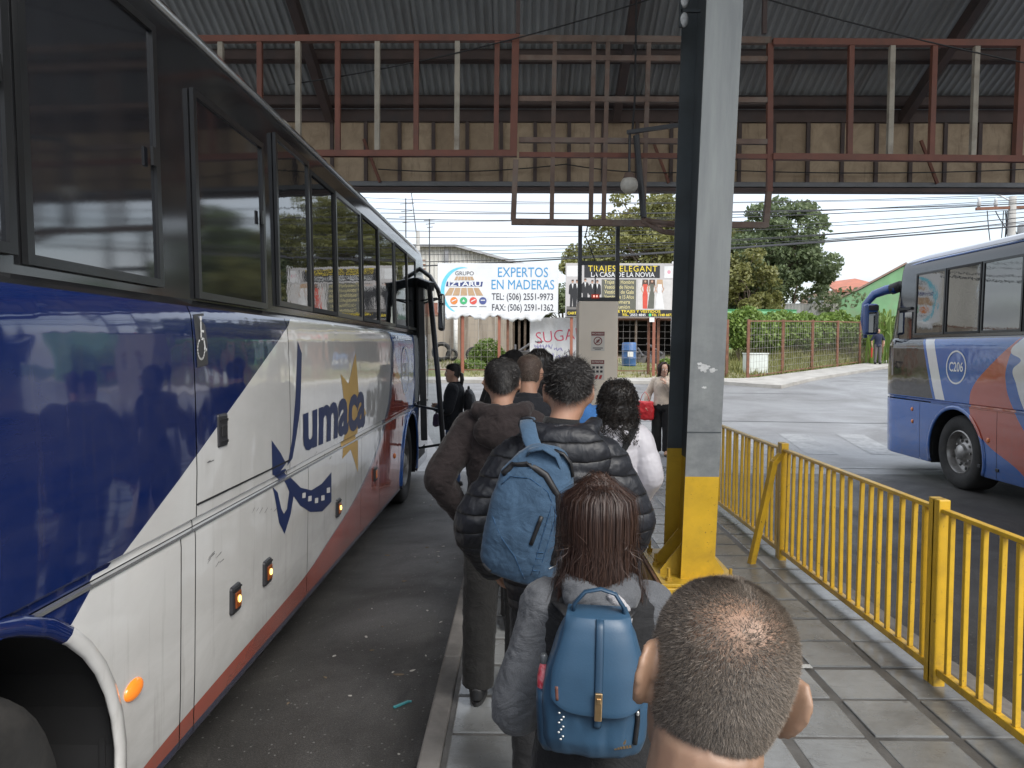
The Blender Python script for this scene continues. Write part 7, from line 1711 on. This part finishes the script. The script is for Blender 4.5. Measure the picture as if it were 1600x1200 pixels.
hm = remesh(MB().ball((0, -.025, .03), (.118, .118, .118)).ball((0, -.055, -.08), (.128, .085, .12)).ball((.01, -.07, -.19), (.125, .07, .09)), .012, 3, fold_noise(.012, 30)); hm.transform(P8.S @ P8.Hm); hcap = obj('hair', hm, M_HAIR_BLACK, P8.t)
rr = random.Random(4); cu = MB()
for k in range(900):
    a = rr.uniform(0, 6.28); zt = rr.uniform(-.25, .15); w_ = .126 * math.sqrt(max(.05, 1 - ((zt - .02) / .14) ** 2)) if zt > 0 else .128; c0 = Vector((math.cos(a) * w_, -.03 + math.sin(a) * w_ * .95 - (.025 if zt < 0 else 0), zt))
    if math.sin(a) > .55 and zt < .07: continue
    r_ = rr.uniform(.005, .010); ph = rr.uniform(0, 6.28); n_ = 11; L_ = rr.uniform(.035, .075); ax = Vector((math.cos(a) * .5, math.sin(a) * .5, -1.0)).normalized(); e1 = ax.orthogonal().normalized(); e2 = ax.cross(e1)
    cu.tube([c0 + ax * (L_ * i / (n_ - 1) - L_ * .3) + (e1 * math.cos(ph + i * 1.25) + e2 * math.sin(ph + i * 1.25)) * r_ for i in range(n_)], [.0012] + [.0019] * (n_ - 2) + [.0006], 4, caps=False)
cu.xf(P8.S @ P8.Hm).build('hair_curls', M_HAIR_BLACK, P8.t, smooth=True)['kind'] = 'stuff'

# -- the rest of the queue
P5 = Person('man with cropped grey-brown hair in a dark jacket, between the hoodie and the long-haired woman', (.055, 4.55, 0), 1.715, R(-6), head_rot=(R(-4), 0, R(-4)))
P5.jacket(cloth('dark_navy_jacket', (.014, .015, .019)), .024, seed=7.7, fold=.008); P5.trousers(M_BLKCLOTH); P5.shoes(M_SHOE, M_SOLE); P5.cap(mat('cropped_scalp', (.050, .030, .022), .7, var=.3, vscale=30), .0025, back=-.075, noise_amp=.001); P5.strands(M_HAIR_GREY, 9000, .006, .0008, out=.003, lift=.5, jitter=.5, seed=12, dens=lambda p: np.full(len(p), .7))
P7 = Person('woman with straight dark shoulder-length hair in a black jacket in the queue', (.150, 5.75, 0), 1.735, R(-4), slim=.94)
P7.jacket(cloth('black_wool', (.010, .010, .011)), .022, seed=8.1); P7.trousers(M_BLKCLOTH, seed=5.); P7.shoes(M_SHOE, M_SOLE); P7.hair_shell(M_HAIR_BLACK, .16, .012); P7.long_hair(M_HAIR_BLACK, 3500, .19, .004, seed=13, thick=.018); P7.line = None
P6 = Person('man with short black hair in a dark coat near the front of the queue', (-.055, 6.70, 0), 1.735, R(4))
P6.jacket(cloth('black_coat', (.012, .012, .013)), .022, seed=9.1); P6.trousers(M_GREYTR, seed=6.); P6.shoes(M_SHOE, M_SOLE); P6.cap(M_HAIRBASE, .012, noise_amp=.004); P6.strands(M_HAIR_BLACK, 6000, .014, .0016, out=.010, seed=14)
P6b = Person('shorter dark-haired man standing before the man in the dark coat', (-.14, 7.60, 0), 1.69, R(2))
P6b.jacket(cloth('charcoal_coat', (.022, .022, .024)), .022, seed=9.9); P6b.trousers(M_BLKCLOTH, seed=6.5); P6b.shoes(M_SHOE, M_SOLE); P6b.cap(M_HAIRBASE, .010, noise_amp=.004); P6b.strands(M_HAIR_BLACK, 5000, .013, .0018, out=.009, seed=24)
P12 = Person('person in a bright blue jacket mostly hidden behind the puffer jacket', (.425, 5.15, 0), 1.60, R(3))
P12.jacket(cloth('bright_blue_cloth', (.055, .17, .42)), .024, sleeve=.01, seed=3.9); P12.trousers(M_DENIM, seed=7.); P12.shoes(M_SHOE, M_SOLE); P12.cap(M_HAIRBASE, .010); P12.strands(M_HAIR_BLACK, 5000, .014, .0016, out=.009, seed=15)
# -- woman boarding on the left, facing the coach
P10 = Person('woman with a dark ponytail, black jacket and jeans waiting at the coach door', (-.895, 9.95, ROAD_Z), 1.705, R(82), head_rot=(R(-2), 0, R(6)), arms={-1: ((-.22, .03, 1.12), (-.06, .20, 1.12)), 1: ((.22, .03, 1.12), (.06, .21, 1.15))}, slim=.95, skin=M_SKIN2)
P10.jacket(cloth('black_fleece', (.012, .013, .016)), .028, seed=1.9, sleeve=.012); P10.trousers(M_JEANS, .010, seed=8.); P10.shoes(M_SHOE, M_SOLEW); P10.cap(M_HAIRBASE, .008, front=.080, back=-.06, noise_amp=.001); P10.strands(M_HAIR_BLACK, 5000, .03, .0014, out=.008, lift=.06, jitter=.1, seed=16, crown=(0, .09, .06), swirl=0)
pt = MB().tube([(0, -.098, .0), (0, -.125, -.02), (0, -.128, -.09), (0, -.115, -.17), (0, -.11, -.22)], [.018, .027, .030, .022, .006], 10); pt.xf(P10.S @ P10.Hm).build('ponytail', M_HAIR_BLACK, P10.t, smooth=True)
# -- woman with red bag on the road
P9 = Person('woman in a cream top and black trousers holding a red bag beside the column', (2.53, 13.05, G(13.05)), 1.64, R(158), head_rot=(R(-6), 0, R(30)), arms={-1: ((-.23, .02, 1.13), (-.10, .12, 1.35)), 1: ((.27, -.02, 1.14), (.27, .10, .95))}, slim=.95, skin=M_SKIN2)
P9.jacket(cloth('cream_knit', (.52, .43, .35)), .016, z0=.93, seed=2.9, sleeve=.008); P9.trousers(M_BLKCLOTH, .02, flare=.03, seed=9.); P9.shoes(mat('tan_sandal', (.3, .17, .10), .6), M_SOLE); P9.hair_shell(M_HAIR_BROWN, .14, .012); P9.long_hair(M_HAIR_BROWN, 2500, .2, .004, seed=17, thick=.02)
# -- man on the far pavement
px, py = 17.35, 35.6; P11 = Person('man in a dark blue polo and grey trousers on the far pavement', (W(1371, 560, 35.6).x, 35.6, G(35.6) + .12), 1.72, R(170), arms={-1: ((-.28, -.02, 1.14), (-.24, .10, .95)), 1: ((.28, -.03, 1.14), (.27, .05, .88))}, voxel=.012)
P11.jacket(cloth('navy_polo', (.018, .022, .045)), .014, seed=3.3, short=.02); P11.trousers(cloth('grey_trouser', (.11, .10, .10)), .016, seed=10.); P11.shoes(M_SHOE, M_SOLE); P11.cap(M_HAIRBASE, .008)
q = P11.world((.29, .08, .60)); tag(MB().tube([(0, 0, -.28), (0, 0, .18)], [.03, .05], 10).tube([(0, 0, .18), (0, 0, .26)], .012, 8).build('red_umbrella', mat('red_fabric', (.42, .04, .03), .7), loc=q, smooth=40), 'folded red umbrella held by the man on the far pavement', 'umbrella')
# ------------------------------------------------------------------ bags
def superq(x, e): return max(0.0, 1 - abs(x) ** e) ** (1 / e)
class Pack:
    """rounded bag; local x right, y away from the viewer's side, z up; front face at -y"""
    def __init__(s, rows, e=3.2): s.rows = rows; s.A = np.array(rows); s.e = e
    def r(s, z): return [float(np.interp(z, s.A[:, 0], s.A[:, k])) for k in (1, 2, 3, 4)]
    def front(s, x, z, o=0.0):
        cx, cy, rx, ry = s.r(z); u = (x - cx) / rx; return Vector((x, cy - ry * superq(min(.995, abs(u)), s.e) - o, z))
    def body(s, n=34, fold=None, voxel=.006, seed=0.0):
        mb = MB(); zs = np.linspace(s.A[0, 0], s.A[-1, 0], 40); mb.stack([(z, *s.r(z)) for z in zs], n, exp=s.e); return remesh(mb, voxel, 4, fold)
    def seam(s, pts, r, m, parent, name, o=.001, n=6):
        P = []
        for (a, b) in zip(pts[:-1], pts[1:]):
            for k in range(5): P.append((a[0] + (b[0] - a[0]) * k / 5, a[1] + (b[1] - a[1]) * k / 5))
        P.append(pts[-1]); rad = [(r, r * .55)] * len(P) if not isinstance(r, tuple) else [r] * len(P)
        return MB().tube([s.front(x, z, o) for x, z in P], rad, n, side=(1, 0, 0.001)).build(name, m, parent, smooth=True)
M_BPBLUE = cloth('blue_canvas', (.042, .080, .132), .85, var=.16, amt=.22, sc=9); M_BPBLUE_D = cloth('blue_seam', (.020, .058, .12), .85); M_ZIP = mat('black_zip', (.010, .010, .011), .5, var=.2, vscale=60, bump=.5, bscale=500, bdist=.001); M_BLEATH = mat('blue_leather', (.026, .064, .112), .42, var=.12, vscale=8, bump=.25, bscale=260, bdist=.001, spec=.45); M_BLEATH_D = mat('blue_leather_edge', (.018, .048, .088), .45, var=.12); M_GOLD = mat('gold_metal', (.62, .42, .22), .28, .9, var=.15, vscale=30); M_SILV = mat('silver_charm', (.6, .6, .58), .3, .8, var=.2, vscale=80)

# blue canvas pack slung on the puffer jacket's left shoulder
bp = thing('backpack', 'large blue canvas backpack slung over the left shoulder of the puffer jacket', 'backpack', (-.012, 2.44, .985)); bp.rotation_euler = (R(5), R(13), R(-9)); bp.scale = (.93, 1, 1)
A = Pack([(0, 0, 0, .085, .035), (.012, 0, 0, .115, .052), (.05, 0, 0, .138, .068), (.14, 0, 0, .146, .076), (.26, 0, 0, .142, .072), (.35, 0, .004, .128, .062), (.41, .008, .008, .100, .050), (.45, .014, .012, .062, .034), (.462, .016, .013, .030, .018)], 2.9)
f1 = fold_noise(.006, 11, 2.0, (1, 1, .6)); f2 = fold_noise(.0022, 34, 4.0)
obj('bag_body', A.body(fold=lambda p, n: f1(p, n) + f2(p, n), voxel=.0062), M_BPBLUE, bp)
A.seam([(-.118, .345), (-.09, .385), (-.03, .402), (.03, .382), (.085, .33), (.112, .25), (.122, .16), (.122, .10)], (.0125, .007), M_ZIP, bp, 'zipper', .002)
A.seam([(.108, .27), (.130, .20), (.128, .13)], (.010, .012), M_ZIP, bp, 'zipper', .004)
A.seam([(-.115, .315), (-.09, .35), (-.02, .362), (.05, .335), (.098, .27)], .0022, M_BPBLUE_D, bp, 'seam', .0035)
A.seam([(.098, .27), (.092, .18), (.085, .06)], .0022, M_BPBLUE_D, bp, 'seam', .0035); A.seam([(.075, .30), (.068, .18), (.06, .05)], .002, M_BPBLUE_D, bp, 'seam', .0035)
A.seam([(-.132, .22), (-.07, .15), (-.01, .10), (.04, .03)], .0018, M_BPBLUE_D, bp, 'seam', .0032)
A.seam([(.050, .255), (.036, .155)], (.0075, .005), M_ZIP, bp, 'zipper', .005)
for k in range(4): A.seam([(.062, .135 - k * .022), (.085, .139 - k * .022)], .0018, M_BPBLUE_D, bp, 'seam', .004)
A.seam([(-.118, .035), (-.085, .012)], (.010, .004), M_ZIP, bp, 'tab', .004)
MB().tube([(-.055, .0, .40), (-.045, -.035, .445), (-.0, -.045, .468), (.05, -.035, .452), (.085, -.02, .40), (.098, -.015, .36)], [(.016, .006)] * 6, 10, side=(.2, 1, .3)).build('handle', M_BPBLUE, bp, smooth=True)
bpi = (Matrix.Translation(bp.location) @ bp.rotation_euler.to_matrix().to_4x4() @ Matrix.Diagonal((.93, 1, 1, 1))).inverted()
MB().tube([bpi @ p for p in (W(846, 722, 2.45), W(838, 706, 2.45), W(829, 686, 2.50), W(824, 664, 2.585), Vector((.030, 2.70, 1.492)), Vector((.028, 2.80, 1.46)), Vector((.03, 2.87, 1.36)))], [(.022, .006), (.028, .006), (.030, .007), (.031, .008), (.031, .008), (.03, .008), (.03, .008)], 12, side=bpi.to_3x3() @ Vector((1, 0, .1))).build('shoulder_strap', M_BPBLUE, bp, smooth=True)
MB().tube([(.035, -.02, .462), (.07, -.02, .458), (.10, -.018, .435), (.118, -.005, .39)], [(.010, .006)] * 4, 8).build('trim', M_ZIP, bp, smooth=True)
MB().tube([(.128, -.03, .13), (.135, -.05, .10), (.115, -.06, .085)], .0015, 5).build('zip_cord', M_SILV, bp)

# small blue leather pack of the girl
gb = thing('backpack', 'small blue leather flap backpack with a gold clasp on the girl', 'backpack', (.158, 1.505, .912)); gb.rotation_euler = (R(-3), R(1.5), R(-3)); gb.scale = (1, 1, .89)
B = Pack([(0, 0, 0, .082, .030), (.010, 0, 0, .098, .044), (.04, 0, 0, .108, .056), (.12, 0, 0, .111, .060), (.20, 0, 0, .100, .054), (.27, 0, 0, .082, .045), (.31, 0, 0, .066, .036), (.325, 0, 0, .050, .026)], 2.8)
f1 = fold_noise(.005, 14, 7.0, (1.6, 1, .4))
obj('bag_body', B.body(fold=f1, voxel=.0048), M_BLEATH, gb)
# flap: a thick skin over the upper front, lip at the bottom
fl = MB(); nx_, nz_ = 22, 16; V = []; F = []
for j in range(nz_ + 1):
    v = j / nz_
    for i in range(nx_ + 1):
        u = -1 + 2 * i / nx_; hw = .066 + .026 * smooth01(v * 1.25); zb = .125 - .012 + .028 * abs(u) ** 4; z = .318 - (.318 - zb) * v; x = u * hw
        p = B.front(max(-.98 * B.r(z)[2], min(.98 * B.r(z)[2], x)), z, .008 + .004 * math.sin(u * 3.1) * v + .004 * v); p.x = x; V.append(tuple(p))
top = len(V)
for i in range(nx_ + 1): u = -1 + 2 * i / nx_; V.append((u * .062, .02, .330))
for j in range(nz_):
    for i in range(nx_): a = j * (nx_ + 1) + i; F.append((a, a + nx_ + 1, a + nx_ + 2, a + 1))
for i in range(nx_): F.append((top + i, i, i + 1, top + i + 1))
o = fl.add(V, F).build('flap', M_BLEATH, gb, smooth=True); sl = o.modifiers.new('s', 'SOLIDIFY'); sl.thickness = .005; sl.offset = 1; b_ = o.modifiers.new('b', 'BEVEL'); b_.width = .002; b_.segments = 2
def cstrip(x0, z0, z1, wd, off, m, nm, th=.003):
    P = [B.front(x0, z0 + (z1 - z0) * k / 10, off) for k in range(11)]; return MB().tube(P, [(wd, th)] * 11, 8, side=(1, 0, 0)).build(nm, m, gb, smooth=True)
cstrip(.002, .322, .13, .0085, .017, M_BLEATH_D, 'centre_strap'); cstrip(.002, .145, .085, .008, .006, M_BLEATH_D, 'centre_strap')
pc = B.front(.002, .140, .0235); MB().cbox(pc, (.015, .007, .062)).build('clasp', M_GOLD, gb, bevel=.002); MB().cbox(pc + Vector((0, -.0045, .014)), (.008, .003, .012)).build('clasp_button', M_GOLD, gb, bevel=.001)
MB().tube([(-.052, .0, .315), (-.050, -.01, .345), (-.028, -.012, .374), (.004, -.012, .382), (.034, -.012, .372), (.052, -.01, .342), (.056, .0, .312)], [(.009, .0045)] * 7, 10, side=(0, 1, 0)).build('handle', M_BLEATH_D, gb, smooth=True)
# side pocket with drink bottle on the left
MB().stack([(.0, -.092, .012, .016, .028), (.02, -.099, .012, .019, .036), (.11, -.106, .012, .018, .036), (.138, -.105, .012, .018, .034)], 18, exp=2.6).build('side_pocket', M_BLEATH_D, gb, smooth=True)
B.seam([(.082, .15), (.084, .10), (.080, .045)], (.005, .004), M_ZIP, gb, 'zipper', .003); MB().ball(B.front(.083, .118, .006), (.004, .003, .006)).build('zip_pull', M_SILV, gb, smooth=True)
B.seam([(-.080, .17), (-.078, .14)], (.006, .004), mat('brown_tag', (.12, .045, .03), .6), gb, 'tag', .012)
for k in range(9): MB().ball(B.front(-.070 + .005 * math.sin(k * 2.1), .052 + k * .0075, .010), (.0030, .0022, .0026), 8, 6).build('charm', M_SILV, gb, smooth=True)
lm = frame_M(B.front(.056, .036, .0035), (1, 0, .22), (-.22, 0, 1))
lgp = MB(); lgp.prism([(-.007, .010), (-.010, .020), (-.004, .015), (0, .022), (.004, .015), (.010, .020), (.007, .010)], lm, .001); lgp.build('logo_mark', M_GOLD, gb)
for k in range(6): MB().prism([(-.017 + k * .006, 0), (-.0125 + k * .006, 0), (-.0125 + k * .006, .006), (-.017 + k * .006, .006)], lm, .001).build('logo_letter', M_GOLD, gb)
for sx in (-1, 1): MB().tube([(sx * .05, .02, .295), (sx * .075, .06, .312), (sx * .088, .13, .305), (sx * .095, .21, .24)], [(.014, .004)] * 4, 8, side=(1, 0, 0)).build('shoulder_strap', M_ZIP, gb, smooth=True)
q = gb.matrix_basis @ Vector((-.106, .012, .045)); bo = thing('drink_bottle', 'small red patterned drink bottle in the side pocket of the leather backpack', 'bottle', q)
M_BOT = mat('red_pattern', (.36, .02, .035), .3, var=.5, vscale=60, dirt=(.6, .3, .32), dscale=45, damt=.9); MB().stack([(0, 0, 0, .014, .014), (.105, 0, 0, .014, .014), (.122, 0, 0, .011, .011), (.134, 0, 0, .008, .008)], 14).build('body', M_BOT, bo, smooth=40); MB().stack([(.135, 0, 0, .009, .009), (.150, 0, 0, .009, .009), (.154, 0, 0, .006, .006)], 12).build('cap', mat('clear_cap', (.06, .065, .07), .25), bo, smooth=40)

# red shopping bag, black pack of the boarding woman, her purple pouch
q = P9.world((.30, .12, .66)); rb_ = thing('red_bag', 'bright red tote bag hanging from the arm of the woman in cream', 'bag', q, P9.face_)
C = Pack([(0, 0, 0, .13, .04), (.02, 0, 0, .155, .06), (.18, 0, 0, .165, .065), (.30, 0, 0, .15, .045), (.33, 0, 0, .14, .025)], 3); obj('bag_body', C.body(fold=fold_noise(.012, 9, 1.0), voxel=.01), mat('red_vinyl', (.55, .025, .03), .4, var=.12), rb_)
MB().tube([(-.09, 0, .32), (-.05, 0, .44), (0, 0, .50), (.05, 0, .44), (.09, 0, .32)], [(.014, .005)] * 5, 8, side=(0, 1, 0)).build('handle', MATS['red_vinyl'], rb_, smooth=True)
q = P10.world((0, -.23, .98)); bb = thing('backpack', 'black backpack worn by the woman at the coach door', 'backpack', q, P10.face_)
D = Pack([(0, 0, 0, .11, .05), (.02, 0, 0, .135, .075), (.2, 0, 0, .14, .08), (.34, 0, .01, .12, .06), (.40, 0, .02, .07, .03)], 2.8); obj('bag_body', D.body(fold=fold_noise(.006, 12, 3.0), voxel=.009), cloth('black_nylon_pack', (.010, .010, .012), .6), bb)
MB().tube([(-.05, .02, .39), (-.03, .02, .44), (.03, .02, .44), (.05, .02, .39)], .009, 8).build('handle', MATS['black_nylon_pack'], bb, smooth=True)
q = P10.world((.10, .27, .86)); pp = thing('purple_pouch', 'purple hand pouch held in front of the woman at the coach door', 'pouch', q, P10.face_)
E_ = Pack([(0, 0, 0, .06, .03), (.02, 0, 0, .08, .045), (.13, 0, 0, .075, .04), (.17, 0, 0, .05, .02)], 2.6); obj('bag_body', E_.body(fold=fold_noise(.006, 16, 5.0), voxel=.008), cloth('purple_cloth', (.10, .045, .14), .8), pp); MB().tube([(-.03, 0, .165), (0, 0, .26), (.03, 0, .165)], .006, 6).build('handle', MATS['purple_cloth'], pp, smooth=True)
